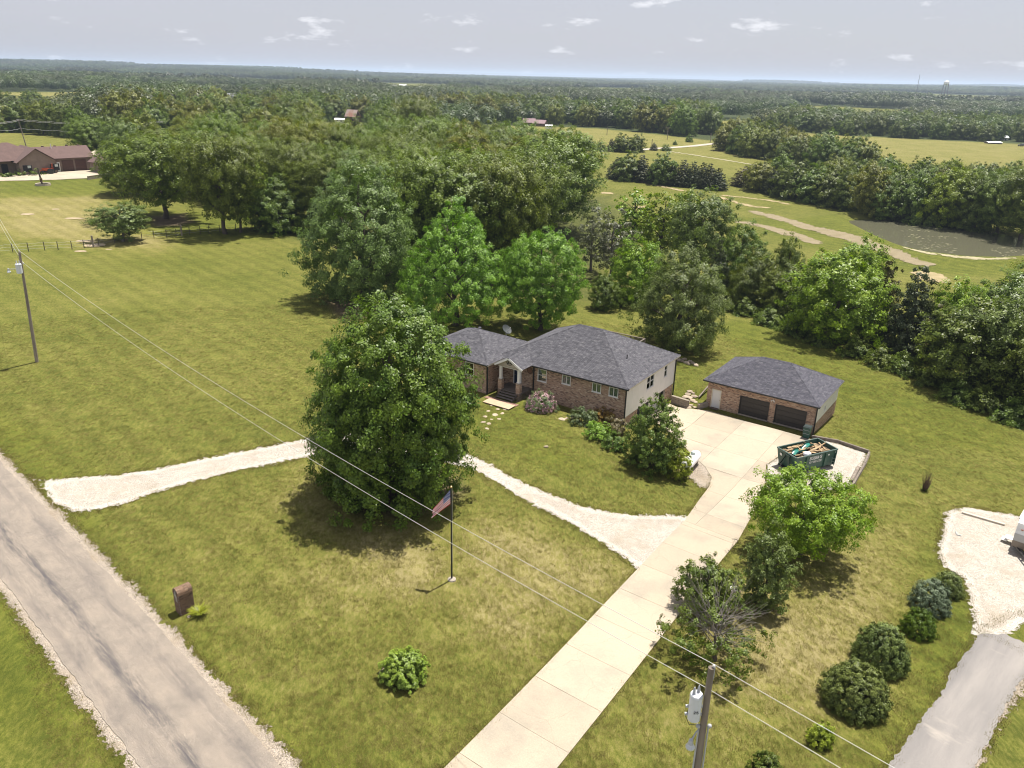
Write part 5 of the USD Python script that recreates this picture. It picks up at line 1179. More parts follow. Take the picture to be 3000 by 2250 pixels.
part(roof, 'vent_pipe', MB().tube([(-2.3, 4.1, 5.4), (-2.3, 4.1, 6.15)], 0.05, 8).out, black_metal)
part(roof, 'vent_pipe', MB().lathe([(0.0, 0.16), (0.16, 0.14), (0.16, 0.0)], (-17.35, 1.9, 6.2), 10).out, shingle_m)
for nm, segs, mt, zc, hh, w in (('gutter', [((-9.9, -.06), (0.06, -.06)), ((-21.6, -2.66), (-13.1, -2.66))], black_metal, EV - .06, 0.11, 0.11), ('fascia', [((-9.9, 0.02), (0, 0.02)), ((-0.02, 0.03), (-0.02, 11.2)), ((-21.6, -2.58), (-13.12, -2.58)), ((-13.12, -2.6), (-13.12, 0.35)), ((0, 11.18), (-14, 11.18))], cream_trim, EV - .085, 0.15, 0.03)):
    for a, b_ in segs:
        part(house, nm, MB().bar((*a, zc), (*b_, zc), w, hh).out, mt)
part(house, 'soffit', MB().box((-7, 5.6, EV - .165), (13.9, 11.1, 0.01)).box((-17.35, 1.4, EV - .165), (8.4, 7.9, 0.01)).out, white_paint)
for x, y, z0, z1 in ((-13.3, -2.33, 1.5, 4.5), (-0.28, 0.22, 0.2, 4.5), (-0.28, 10.95, -0.1, 4.5), (-9.86, 0.26, 1.5, 4.5)):
    part(house, 'downspout', MB().box((x, y, (z0 + z1) / 2), (0.11, 0.09, z1 - z0)).bar((x, y, z0 + .06), (x + .1, y - .35, z0), .09, .08).out, black_metal)
# porch
pf = part(house, 'porch_floor', MB().box((-11.37, -0.62, 2.085), (2.6, 1.9, 0.03)).out, deck_wood)
for k in range(13):
    part(pf, 'board', MB().box((-11.37, -1.5 + k * 0.145 + .07, 2.118), (2.66, 0.138, 0.034)).out, deck_wood)
for k in range(4):
    zt = 2.0 - 0.155 * k
    part(house, 'step', MB().box((-11.35, -1.72 - 0.27 * k, zt - .02), (1.75, 0.29, 0.04)).box((-11.35, -1.6 - .27 * k, zt - .115), (1.72, 0.025, 0.14)).out, deck_wood)
for sx in (-12.25, -10.45):
    part(house, 'stair_stringer', MB().poly([(sx - .02, -1.55, 2.05), (sx + .02, -1.55, 2.05), (sx + .02, -2.75, 1.5), (sx - .02, -2.75, 1.5)], 0.3).out, deck_wood)
lt = MB()
for k in range(-6, 12):
    lt.bar((-10.02, -1.4 + k * .17, 1.5), (-10.02, -1.4 + k * .17 + .55, 2.05), .02, .035).bar((-10.05, -1.4 + k * .17 + .55, 1.5), (-10.05, -1.4 + k * .17, 2.05), .02, .035)
part(house, 'lattice', lt.out, deck_wood)
for cx in (-12.45, -10.42):
    c0 = part(house, 'porch_pillar', MB().box((cx, -1.33, 2.2), (0.40, 0.40, 1.7)).out, mortar)
    for dd_, nn_, pp in ((X, -Y, (cx - .2, -1.53, 0)), (Y, X, (cx + .2, -1.53, 0)), (Y, -X, (cx - .2, -1.53, 0))):
        part(c0, 'bricks', bricks_mesh(pp, dd_, nn_, brick_list(0.40, 1.4, 3.05, [], seed=int(abs(cx) * 9))), brick_m, kind='stuff')
    part(c0, 'capstone', MB().box((cx, -1.33, 3.085), (0.47, 0.47, 0.07), ch=0.012).out, M('capstone', (0.36, 0.29, 0.23), 0.9, 0.2))
    part(c0, 'post', MB().box((cx, -1.33, 3.80), (0.25, 0.25, 1.36), ch=0.01).box((cx, -1.33, 3.16), (0.31, 0.31, 0.08)).out, white_paint)
gp_ = part(house, 'porch_gable', MB().add([(-12.8, -1.5, 4.44), (-10.0, -1.5, 4.44), (-10.0, -1.5, 4.58), (-11.4, -1.5, 5.36), (-12.8, -1.5, 4.58)], [(0, 1, 2), (0, 2, 3), (0, 3, 4)]).box((-11.4, -1.45, 4.46), (2.75, 0.1, 0.08)).out, M('gable_panel', (0.42, 0.37, 0.30), 0.8, 0.1))
part(gp_, 'rake_board', MB().bar((-11.4, -1.73, 5.37), (-12.95, -1.73, 4.50), 0.035, 0.19, up=(0, 1, 0) if False else (0, 0, 1)).out, white_paint)
part(gp_, 'rake_board', MB().bar((-11.4, -1.73, 5.37), (-9.85, -1.73, 4.50), 0.035, 0.19).out, white_paint)
part(gp_, 'beam', MB().box((-11.42, -1.36, 4.42), (2.5, 0.2, 0.14)).out, white_paint)
em = MB(); ang = np.linspace(0, 2 * np.pi, 33)
em.tube([(-11.4 + .29 * math.cos(a), -1.53, 4.93 + .25 * math.sin(a)) for a in ang], 0.022, 6, caps=False)
part(gp_, 'round_emblem', em.out, black_metal)
tx = meshkit.text_mesh('JLR', 0.24, 0.02, bold=True); tx.apply_translation(-tx.bounds.mean(0)); tx.apply_scale([0.82, 1, 1])
tv = np.array(tx.vertices); part(gp_, 'emblem_letters', (np.stack([-11.4 + tv[:, 0], -1.53 - tv[:, 2], 4.93 + tv[:, 1]], 1), np.array(tx.faces)), black_metal)
dr = part(house, 'front_door', MB().box((-11.7, OH + .06, 3.18), (0.84, 0.05, 1.98)).out, navy)
for zz in (2.6, 3.5):
    for xx in (-11.9, -11.5):
        part(dr, 'door_panel', MB().box((xx, OH + .03, zz + .1), (0.28, 0.02, 0.62), ch=0.008).out, navy)
part(dr, 'door_frame', MB().box((-12.13, OH + .02, 3.2), (0.06, 0.12, 2.06)).box((-11.27, OH + .02, 3.2), (0.06, 0.12, 2.06)).box((-11.7, OH + .02, 4.2), (0.8, 0.12, 0.05)).out, white_paint)
part(dr, 'door_handle', MB().lathe([(0, 0), (0.035, 0.01), (0.035, 0.05), (0, 0.06)], (-12.0, OH + .02, 3.1), 8, axis=(0, -1, 0)).out, M('brass', (0.5, 0.38, 0.18), 0.3, metallic=1.0))
part(house, 'wall_mailbox', MB().box((-12.42, OH - .06, 3.72), (0.28, 0.1, 0.18), ch=0.01).out, black_metal)
pq = part(house, 'round_plaque', MB().lathe([(0, 0.02), (0.27, 0.02), (0.27, 0)], (-10.32, OH - .015, 3.86), 24, axis=(0, -1, 0)).out, M('plaque', (0.25, 0.13, 0.085), 0.8, 0.4, 5, island=0))
part(pq, 'ring', MB().tube([(-10.32 + .29 * math.cos(a), OH - .04, 3.86 + .29 * math.sin(a)) for a in ang], 0.028, 6, caps=False).out, M('plaque_rim', (0.07, 0.05, 0.04), 0.8))
part(house, 'foundation', MB().box((-17.35, 1.4, 0.9), (7.72, 7.32, 1.3)).box((-7.0, 5.6, 0.6), (13.34, 10.54, 1.2)).out if False else MB().box((-17.35, 1.4, 0.5), (7.6, 7.2, 1.6)).out, mortar)

# ------------------------------------------------------------------ the garage
GO, GD, GH = (27.29, 63.72), -35.2, 2.75
garage = thing('brick_garage', 'detached brick two car garage with dark grey hipped roof and two brown doors', 'garage', None, (*GO, 0), math.radians(GD))
gwd = frame_world(GO, GD)
GX0 = -10.5; oh = 0.32
gholes = [(-10.03, -9.1, -.05, 1.93), (-7.25, -4.45, -.05, 1.93), (-3.9, -1.06, -.05, 1.93)]
gf_ = brick_wall(garage, (GX0, oh, 0), X, -Y, 10.2, -0.15, 2.62, [(a - GX0, b_ - GX0, c, d) for a, b_, c, d in gholes], 11)
gr_ = part(garage, 'wall', wall_core((-.3, oh, 0), Y, X, 7.6, -1.2, 2.62, [(2.8, 3.45, 1.2, 1.72)]), mortar)
part(gr_, 'bricks', bricks_mesh((-.3, oh, 0), Y, X, brick_list(7.6, -1.1, 0.84, [], seed=12)), brick_m, kind='stuff')
for yy in np.arange(0, 7.6, 1.22):
    for x0, x1, a, b_ in split(min(1.21, 7.6 - yy), 0.86, 2.61, [(2.8 - yy, 3.45 - yy, 1.2, 1.72)]):
        part(gr_, 'siding_panel', MB().box((-.29, oh + yy + (x0 + x1) / 2, (a + b_) / 2), (0.024, x1 - x0, b_ - a)).out, siding_m)
window(gr_, (-.3, oh, 0), Y, X, 2.8, 3.45, 1.2, 1.72, 'none' if False else 'slide', frame=0.04, blind=0)
part(garage, 'wall', wall_core((GX0, oh, 0), Y, -X, 7.6, -0.5, 2.62, []), mortar)
part(garage, 'wall', wall_core((GX0, oh + 7.6, 0), X, Y, 10.2, -0.8, 2.62, []), mortar)
groof = hip_faces(-10.9, 0, 0, 8.25, GH, -6.78, -4.13, 4.12, 4.82)
rf = part(garage, 'roof', deck_of(groof), 'x' if False else M('roof_felt', (0.05, 0.05, 0.055)))
lay_shingles(rf, shingles([groof[0], groof[1], groof[3]], seed=13) + shingles([groof[2]], expo=0.3, wid=(0.6, 1.2), seed=14), shingle_g, gwd)
part(rf, 'ridge_cap', caps_of([((-6.78, 4.12, 4.82), (-4.13, 4.12, 4.82)), ((0, 0, GH), (-4.13, 4.12, 4.82)), ((0, 8.25, GH), (-4.13, 4.12, 4.82)), ((-10.9, 0, GH), (-6.78, 4.12, 4.82)), ((-10.9, 8.25, GH), (-6.78, 4.12, 4.82))]), shingle_g)
part(garage, 'gutter', MB().bar((-10.9, -.06, GH - .06), (0.04, -.06, GH - .06), 0.11, 0.11).out, black_metal)
for a, b_ in (((-10.9, 0.02), (0, 0.02)), ((-.02, 0.03), (-.02, 8.25)), ((-10.88, 0.03), (-10.88, 8.25))):
    part(garage, 'fascia', MB().bar((*a, GH - .085), (*b_, GH - .085), 0.03, 0.15).out, cream_trim)
part(garage, 'soffit', MB().box((-5.45, 4.12, GH - .165), (10.8, 8.15, 0.01)).out, white_paint)
part(garage, 'downspout', MB().box((-.22, 0.2, 1.3), (0.11, 0.09, 2.7)).out, black_metal)
md = part(garage, 'side_door', MB().box((-9.565, oh + .06, 0.94), (0.85, 0.05, 1.92)).out, door_white)
part(md, 'door_frame', MB().box((-10.01, oh, 0.95), (0.06, 0.12, 1.98)).box((-9.12, oh, 0.95), (0.06, 0.12, 1.98)).box((-9.565, oh, 1.92), (0.84, 0.12, 0.05)).out, cream_trim)
part(md, 'door_handle', MB().lathe([(0, 0), (0.03, 0.01), (0.03, 0.05), (0, 0.06)], (-9.22, oh + .03, 0.9), 8, axis=(0, -1, 0)).out, M('brass', (0.5, 0.38, 0.18)))
for a, b_ in ((-7.25, -4.45), (-3.9, -1.06)):
    g_ = part(garage, 'garage_door', MB().box(((a + b_) / 2, oh + .13, 0.94), (b_ - a, 0.03, 1.98)).out, garage_brown)
    for k in range(4):
        z0 = -.03 + k * 0.488
        s_ = part(g_, 'section', MB().box(((a + b_) / 2, oh + .1, z0 + .24), (b_ - a - .02, 0.04, 0.474), ch=0.008).out, garage_brown)
        for j in range(4):
            part(s_, 'raised_panel', MB().box((a + (j + .5) * (b_ - a) / 4, oh + .075, z0 + .24), ((b_ - a) / 4 - .12, 0.016, 0.3), ch=0.006).out, garage_brown)
    part(g_, 'jamb', MB().box((a + .03, oh + .02, 0.95), (0.06, 0.14, 2.0)).box((b_ - .03, oh + .02, 0.95), (0.06, 0.14, 2.0)).box(((a + b_) / 2, oh + .02, 1.915), (b_ - a - .1, 0.14, 0.05)).out, black_metal)
    part(g_, 'threshold', MB().box(((a + b_) / 2, oh - .05, 0.075), (b_ - a, 0.22, 0.05)).out, concrete)
lp = part(garage, 'wall_lamp', MB().box((-4.18, oh - .03, 2.25), (0.12, 0.06, 0.12)).out, white_paint)
for sx in (-.09, .09):
    part(lp, 'lamp_head', MB().lathe([(0.0, 0.0), (0.045, 0.0), (0.07, 0.14), (0.0, 0.15)], (-4.18 + sx, oh - .09, 2.25), 10, axis=(sx * 4, -.8, -.5)).out, white_paint)
part(garage, 'door_mat', MB().box((-9.55, oh - .3, 0.085), (0.8, 0.45, 0.02)).out, M('mat', (0.10, 0.075, 0.055), 0.95))
# ------------------------------------------------------------------ bushes and plants
LEAF['hedgegrey'] = foliage('hedge_grey_leaves', (0.075, 0.115, 0.040), (0.165, 0.200, 0.085), (1.3, 1.4, 0.6))
LEAF['hedgeorange'] = foliage('hedge_orange_leaves', (0.16, 0.13, 0.022), (0.31, 0.22, 0.04), (1.3, 1.2, 0.5), huevar=0.02)
LEAF['hedgebrown'] = foliage('hedge_brown_leaves', (0.085, 0.075, 0.035), (0.165, 0.125, 0.06), (1.3, 1.2, 0.5))
LEAF['evergreen'] = foliage('evergreen_leaves', (0.062, 0.115, 0.018), (0.150, 0.220, 0.034), (1.3, 1.4, 0.5))
LEAF['pinegreen'] = foliage('pine_green_needles', (0.055, 0.105, 0.006), (0.12, 0.18, 0.010), (1.2, 1.3, 0.5), tfac=0.15)
LEAF['mint'] = foliage('mint_leaves', (0.14, 0.24, 0.024), (0.26, 0.38, 0.055), (1.3, 1.4, 0.5))
petal = M('pink_petals', (0.52, 0.31, 0.34), 0.7, island=0.3)
def bush(name, label, cat, leaf, base, top, width, seed, n, per, size, prof='dome', group=None, **kw):
    b = G(*base); H = max(0.5, height_at(b, *top) - b[2]); R = width / 2 * KPX / FPX * math.hypot(dist(b), EYE_H - b[2])
    t = thing(name, label, cat, group, b)
    st = MB()
    rg = np.random.default_rng(seed)
    for k in range(7):
        a = k * .9; st.tube([(0.1 * R * math.cos(a), 0.1 * R * math.sin(a), -.1), (0.5 * R * math.cos(a), 0.5 * R * math.sin(a), H * .55)], [0.03, 0.012], 5)
    part(t, 'stems', st.out, bark)
    part(t, 'foliage', crown_mesh(seed, prof, R, 0.02, H, n, per, size, **kw), LEAF[leaf])
    return t, b, H, R
sp = dict(rc=0.24, droop=-0.6, up=0.3, aspect=0.34, spread=0.5, shell=0.96, wobble=0.07, lobes=24, lob=0.2, sub=2, flat=0.9, tip=0.11)
bush('spruce_bush', 'largest low dark green spruce mound, nearest to the front of the bush row', 'bush', 'spruce', (1842, 1518), (1838, 1434), 117, 51, 800, 50, 0.12, **sp)
bush('spruce_bush', 'large blue green spruce mound behind the largest dark one', 'bush', 'spruce', (1898, 1432), (1898, 1350), 97, 52, 640, 50, 0.12, **sp)
bush('pine_bush', 'small bright yellowish green pine ball in the middle of the bush row', 'bush', 'pinegreen', (1982, 1366), (1982, 1319), 58, 53, 260, 50, 0.11, **{**sp, 'rc': 0.2})
bush('spruce_bush', 'round blue spruce ball in the bush row beside the pale gravel', 'bush', 'spruceblue', (2005, 1313), (2005, 1253), 70, 54, 330, 50, 0.11, **{**sp, 'rc': 0.22})
bush('spruce_bush', 'small dark spruce ball tucked behind the round blue one at the gravel edge', 'bush', 'spruce', (2043, 1279), (2043, 1236), 54, 55, 240, 50, 0.11, **{**sp, 'rc': 0.22})
bush('yellow_bush', 'small yellow green bush on the lawn near the front right pole', 'bush', 'yellow', (1770, 1602), (1768, 1564), 44, 56, 190, 44, 0.08, rc=0.16, wobble=0.2)
bush('green_bush', 'dark bush cut by the bottom edge right of the pole', 'bush', 'green', (1655, 1672), (1655, 1637), 58, 57, 190, 44, 0.09, rc=0.16, wobble=0.2)
t, b, H, R = bush('broadleaf_bush', 'fresh green broad leaved bush alone in the front lawn with stones at its side', 'bush', 'mint', (872, 1462), (868, 1413), 82, 58, 360, 40, 0.12, rc=0.2, aspect=0.55, wobble=0.1, shell=.9, up=1.1, spread=.35)
t, b, H, R = bush('flowering_bush', 'round bush full of pink flowers beside the porch', 'bush', 'hedgegrey', (1168, 884), (1166, 850), 72, 59, 200, 40, 0.11, rc=0.26, wobble=0.14)
rg = np.random.default_rng(60); c, o, _ = crown_points(rg, 'dome', R * 1.03, 0.1, H * 1.04, 420, 1.0, 10, .3, .14); kk = np.repeat(np.arange(len(c)), 4)
part(t, 'flowers', leaves(rg, c[kk] + rg.normal(size=(len(kk), 3)) * .08, unit(o[kk] + rg.normal(size=(len(kk), 3)) * .5), 0.11, 0.9, 0.1), petal)
for args in (('grey green shrub at the left end of the bed below the house corner', 'hedgegrey', (1258, 912), (1256, 884), 66, 61, 170), ('orange tipped shrub nearest the house corner', 'hedgeorange', (1303, 906), (1302, 884), 56, 62, 130), ('brownish green shrub in the middle of the bed below the house corner', 'hedgebrown', (1326, 932), (1322, 902), 60, 63, 140), ('leafy green shrub on the lawn side of the bed', 'mint', (1290, 942), (1288, 915), 60, 64, 150), ('low strappy green shrub at the right end of the bed', 'evergreen', (1325, 965), (1322, 940), 56, 65, 130), ('dark small shrub against the front wall corner', 'evergreen', (1316, 893), (1318, 872), 26, 66, 60)):
    bush('shrub', args[0], 'shrub', args[1], args[2], args[3], args[4], args[5], args[6], 34, 0.12, rc=0.26, wobble=0.2)
bush('evergreen_tree', 'tall dense evergreen bush hiding the basement drive at the house corner', 'bush', 'evergreen', (1408, 1008), (1406, 862), 122, 67, 640, 40, 0.15, prof='column', rc=0.36, wobble=0.22, lobes=20, lob=.3)
bush('yellow_bush', 'yellow green bush leaning against the white gas tank', 'bush', 'yellow', (1460, 1032), (1462, 972), 62, 68, 170, 36, 0.14, prof='round', rc=0.26, wobble=0.2)
def blades(rg, n, r, L, w, curl, up=1.0):
    m = MB()
    for _ in range(n):
        a = rg.uniform(0, 6.28); d = np.array([math.cos(a), math.sin(a), 0]); l = L * rg.uniform(.6, 1.1); s = np.cross(d, [0, 0, 1]); p0 = d * r * rg.uniform(0, .4)
        P_ = [p0 + d * l * curl * t ** 1.3 + np.array([0, 0, l * up * (t - .62 * curl * t * t)]) for t in (0, .35, .7, 1)]
        W = (w, w, w * .7, .004)
        v = np.vstack([[p - s * k, p + s * k] for p, k in zip(P_, W)])
        m.add(v, [(0, 1, 3, 2), (2, 3, 5, 4), (4, 5, 7, 6)])
    return m.out
rg = np.random.default_rng(70)
t = thing('daylily', 'clump of bright arching daylily leaves beside the brick mailbox', 'plant', None, G(431, 1328)); part(t, 'leaves', blades(rg, 120, .3, .75, .022, .75), LEAF['yellow'])
t = thing('dry_shrub', 'upright dry brown twiggy shrub alone on the right lawn', 'shrub', None, G(1997, 1060)); tw = MB()
for k in range(70):
    a = rg.uniform(0, 6.28); q = rg.uniform(0.2, 1); l = rg.uniform(.8, 1.75); tw.tube([(0.12 * math.cos(a), 0.12 * math.sin(a), -.05), (.3 * q * math.cos(a), .3 * q * math.sin(a), l * .6), (.45 * q * math.cos(a + .2), .45 * q * math.sin(a + .2), l)], [.016, .011, .004], 3)
part(t, 'twigs', tw.out, M('dry_twigs', (0.16, 0.10, 0.07), 0.9, 0.4, 4)); part(t, 'foliage', blades(rg, 80, .5, .5, .02, .6), LEAF['green'])

# ------------------------------------------------------------------ stones
def rock(rg, s, flat=.6):
    m = trimesh.creation.icosphere(2, 1.0); v = np.array(m.vertices)
    v *= (0.75 + 0.5 * meshkit.noise(v * 1.6 + rg.uniform(0, 90), 3))[:, None]; v = np.round(v * 3.2) / 3.2 * .35 + v * .65
    return v * np.array([s * rg.uniform(.8, 1.3), s * rg.uniform(.7, 1.1), s * flat]), np.array(m.faces)
def stones(spots, name, label, group, size, flat, mat=None, seed=1):
    rg = np.random.default_rng(seed)
    for i, (u, v) in enumerate(spots):
        s = size * rg.uniform(.7, 1.3); vv, f = rock(rg, s, flat); p = G(u, v); a = rg.uniform(0, 6.28)
        R_ = np.array([[math.cos(a), math.sin(a), 0], [-math.sin(a), math.cos(a), 0], [0, 0, 1]])
        solo(name, (vv @ R_ + p + [0, 0, s * flat * .25], f), mat or stone, label if isinstance(label, str) else label[i], 'stone', group, smooth=35)
stones([(827, 1447), (824, 1455), (831, 1452), (833, 1462), (829, 1438)], 'stone', 'small pale stone heaped at the left side of the broad leaved lawn bush', 'stones by the lawn bush', .14, .6, seed=2)
stones([(1062, 876), (1075, 884), (1055, 888), (1070, 896), (1062, 906), (1085, 893), (1048, 900), (1056, 915), (1092, 884), (1044, 912), (1052, 926), (1078, 905)], 'stepping_stone', 'flat pale stepping stone in the grass before the porch', 'stepping stones before the porch', .19, .16, seed=3)
stones([(1466, 779), (1474, 781), (1482, 784), (1490, 781), (1478, 777), (1487, 787), (1496, 785), (1503, 790)], 'stone', 'pale rock of the pile on the back lawn behind the house corner', 'rock pile behind the house', .24, .6, seed=4)
stones([(1490, 846), (1497, 850), (1486, 852), (1500, 857), (1491, 860), (1482, 858), (1496, 866), (1487, 868), (1502, 869), (1492, 876), (1500, 880), (1486, 881)], 'rubble_stone', 'tan stone of the rubble steps between the house and the garage', 'rubble steps', .27, .4, seed=5)
solo('stone', (lambda q: (q[0] + G(1180, 966) + [0, 0, .05], q[1]))(rock(np.random.default_rng(8), .16, .5)), stone, 'single pale stone in the lawn before the flowering bush', 'stone', smooth=35)
solo('stone', (lambda q: (q[0] + G(928, 1074) + [0, 0, .08], q[1]))(rock(np.random.default_rng(9), .26, .6)), stone, 'tan stone in the shade under the lone front maple', 'stone', smooth=35)
solo('stone', (lambda q: (q[0] + G(408, 1333) + [0, 0, .03], q[1]))(rock(np.random.default_rng(10), .1, .6)), stone, 'little orange stone at the foot of the brick mailbox', 'stone', smooth=35)
stones([(1224, 904), (1214, 906), (1238, 903)], 'stone', ['flat pale stone left of the shrub bed, middle one', 'flat pale stone left of the shrub bed, left one', 'flat pale stone touching the shrub bed'], None, .24, .25, seed=11)

# ------------------------------------------------------------------ brick mailbox
mb0 = G(401, 1318); mang = math.atan2(rnor[1], rnor[0])
mbx = thing('brick_mailbox', 'brick mailbox pillar with arched top at the edge of the county road', 'mailbox', None, mb0, mang)
MW, MD, MH = 0.56, 0.78, 1.22
core = part(mbx, 'pillar', MB().box((0, 0, MH / 2 - .1), (MD - .02, MW - .02, MH + .2)).out, mortar)
mfaces = (((-MD / 2, -MW / 2), X, -Y, MD), ((MD / 2, -MW / 2), Y, X, MW), ((-MD / 2, MW / 2), X, Y, MD), ((-MD / 2, -MW / 2), Y, -X, MW))
for fi, (p, d, n, L) in enumerate(mfaces):
    for q in brick_list(L, -0.03, MH, [(0.14, 0.42, 0.72, 1.22)] if fi == 1 else [], seed=80 + fi):
        part(core, 'brick', bricks_mesh(np.array(p), d, n, [q[:4] + (q[4] + .006,)]), brick_old)
part(mbx, 'ledge', MB().box((0, 0, MH + .03), (MD + .06, MW + .08, .055), ch=.008).out, brick_old)
R_ = MW / 2 + .02; ns = 13
for k in range(ns):
    a0, a1 = math.pi * k / ns, math.pi * (k + .94) / ns
    for j in range(4):
        x0, x1 = -MD / 2 - .02 + j * (MD + .04) / 4, -MD / 2 - .02 + (j + .96) * (MD + .04) / 4; m = MB()
        v = [(x, r * math.cos(a), MH + .06 + r * math.sin(a)) for x in (x0, x1) for r in (R_ - .09, R_ + .012) for a in (a0, a1)]
        m.add(v, [(2, 3, 7, 6), (0, 4, 5, 1), (0, 1, 3, 2), (4, 6, 7, 5), (0, 2, 6, 4), (1, 5, 7, 3)]); part(core, 'arch_brick', m.out, brick_old)
fill = MB(); aa = np.linspace(0, math.pi, 17)
for x in (-MD / 2 + .01, MD / 2 - .03):
    fill.add([(x, 0, MH + .06)] + [(x, (R_ - .02) * math.cos(a), MH + .06 + (R_ - .02) * math.sin(a)) for a in aa], [(0, i, i + 1) for i in range(1, 17)])
part(core, 'arch_fill', fill.out, mortar)
door = MB(); pr = [(math.cos(a) * .125, .125 * math.sin(a)) for a in aa]
door.add([(MD / 2 + .03, 0, MH + .02)] + [(MD / 2 + .03, y, MH + .02 + z) for y, z in pr] + [(MD / 2 + .03, -.125, MH - .14), (MD / 2 + .03, .125, MH - .14)], [(0, i, i + 1) for i in range(1, 19)] + [(0, 19, 1)])
part(mbx, 'letterbox_door', door.out, M('galvanised', (0.42, 0.44, 0.46), 0.35, 0.2, 4, metallic=0.8)); part(mbx, 'letterbox_handle', MB().box((MD / 2 + .045, 0, MH + .09), (.03, .03, .04)).out, _mats['galvanised'])

# ------------------------------------------------------------------ flagpole and flag
fb = G(976, 1252); FH = height_at(fb, 977.5, 1054) - fb[2]
fp = thing('flagpole', 'black flagpole with gilded ball in the middle of the front lawn', 'flagpole', None, fb)
part(fp, 'pole', MB().tube([(0, 0, -.2), (0, 0, FH * .5), (0, 0, FH)], [.055, .048, .034], 12).out, black_metal, smooth=40)
ball = trimesh.creation.icosphere(2, .075); ball.apply_translation([0, 0, FH + .07]); part(fp, 'ball', ball, M('gilded', (0.75, 0.55, 0.25), 0.3, metallic=1.0), smooth=True)
part(fp, 'base', MB().lathe([(0, .12), (.17, .11), (.25, .05), (.27, -.1)], (0, 0, 0), 18).out, M('pole_base', (0.36, 0.31, 0.25), 0.9, 0.2, 4))
part(fp, 'rope', MB().tube([(.06, .02, 1.2), (.075, .02, FH * .6), (.05, .02, FH - .05)], .006, 4).out, white_paint)
fl = thing('flag', 'american flag hanging slack from the black flagpole', 'flag', None, fb)
fdir = np.array([-cam_right[0] * .72, -cam_right[1] * .72 - .12, -.66])
def cloth(s, t):
    s, t = np.asarray(s, float), np.asarray(t, float); top = FH - .12
    hoist = np.stack([0 * t - .05, 0 * t, top - .95 * (1 - t)], -1)
    k = (0.75 * s * (t - .35))[..., None] * np.array([0.10, 0.15, -.55])
    fold = (.075 * s * np.sin(s * 5.0 + t * 8.5) + .05 * s * np.sin(t * 15 + s * 3))[..., None] * np.array([.35, .9, .1])
    return hoist + s[..., None] * 1.42 * fdir + k + fold
def patch(s0, s1, t0, t1, ns_=14, nt_=2, off=0.0):
    S, T = np.meshgrid(np.linspace(s0, s1, ns_ + 1), np.linspace(t0, t1, nt_ + 1), indexing='ij'); v = cloth(S, T).reshape(-1, 3) + [0, -off, 0]
    i, j = np.meshgrid(np.arange(ns_), np.arange(nt_), indexing='ij'); w = nt_ + 1
    return v, np.stack([i * w + j, (i + 1) * w + j, (i + 1) * w + j + 1, i * w + j + 1], -1).reshape(-1, 4)
fred, fwhite, fblue = M('flag_red', (0.50, 0.035, 0.05), 0.8), M('flag_white', (0.72, 0.71, 0.70), 0.8), M('flag_blue', (0.03, 0.05, 0.20), 0.8)
for k in range(13):
    part(fl, 'stripe', patch(0.4 if k >= 6 else 0.0, 1.0, k / 13, (k + 1) / 13), fred if k % 2 == 0 else fwhite, smooth=True)
part(fl, 'canton', patch(0.0, 0.4, 6 / 13, 1.0, 10, 8), fblue, smooth=True)
stm = MB()
for r_ in range(9):
    for c_ in range(6 if r_ % 2 == 0 else 5):
        s_ = .4 * (2 * c_ + 1 + (r_ % 2)) / 12; t_ = 6 / 13 + (7 / 13) * (r_ + 1) / 10
        for oo in (.006, -.006):
            stm.add(*patch(s_ - .011, s_ + .011, t_ - .017, t_ + .017, 1, 1, oo))
part(fl, 'stars', stm.out, fwhite)

# ------------------------------------------------------------------ utility poles and wires
pole_wood = M('pole_wood', (0.26, 0.215, 0.17), 0.95, scale=3, color2=(0.14, 0.115, 0.092), bump=.01, bscale=10, stretch=(1, 1, .12))
steel_grey = M('steel_grey', (0.42, 0.43, 0.44), 0.45, 0.15, 3)
can_white = M('can_paint', (0.60, 0.62, 0.65), 0.4, 0.1, 3)
wire_m = M('wire', (0.50, 0.49, 0.46), 0.5, metallic=0.2)
wire_dark = M('cable', (0.03, 0.03, 0.03), 0.6)
def can(parent, c, r, h, text=None, face=None):
    c = np.asarray(c, float); k = part(parent, 'transformer', MB().lathe([(0, 0), (r * .8, 0), (r, .05), (r, h - .06), (r * 1.05, h - .05), (r * 1.05, h), (r * .92, h + .05), (0, h + .07)], c, 24).out, can_white, smooth=35)
    for a in (.4, 1.6):
        p = c + [r * .45 * math.cos(a * 2), r * .45 * math.sin(a * 2), h + .05]
        part(k, 'bushing', MB().lathe([(.045, 0), (.06, .05), (.04, .07), (.06, .11), (.04, .13), (.05, .18), (.02, .3), (0, .3)], p, 10).out, steel_grey)
    if text is not None:
        t_ = meshkit.text_mesh(text, .11, .004, bold=True); v = np.array(t_.vertices); v[:, 0] -= v[:, 0].mean(); fx_ = np.asarray(face, float); sx_ = np.cross([0, 0, 1.0], fx_)
        part(k, 'number', (c + fx_ * (r + .004) + np.array([0, 0, h * .42]) + v[:, :1] * sx_ + v[:, 1:2] * np.array([0, 0, 1.0]) + v[:, 2:3] * fx_, np.array(t_.faces)), black_metal)
    return k
def lamp_on(parent, a, b_):
    a, b_ = np.asarray(a, float), np.asarray(b_, float)
    part(parent, 'lamp_arm', MB().tube([a, (a + b_) / 2 + [0, 0, .08], b_], .028, 8).out, steel_grey, smooth=True)
    part(parent, 'lamp_head', MB().lathe([(0, .2), (.07, .19), (.09, .08), (.10, 0)], b_ - [0, 0, .12], 14).out, steel_grey, smooth=40)
    ribs = MB().lathe([(.10, 0), (.17, -.13), (.15, -.2), (0, -.21)], b_ - [0, 0, .12], 14)
    part(parent, 'lamp_shade', ribs.out, M('lamp_glass', (0.55, 0.57, 0.58), 0.25, spec=0.8))
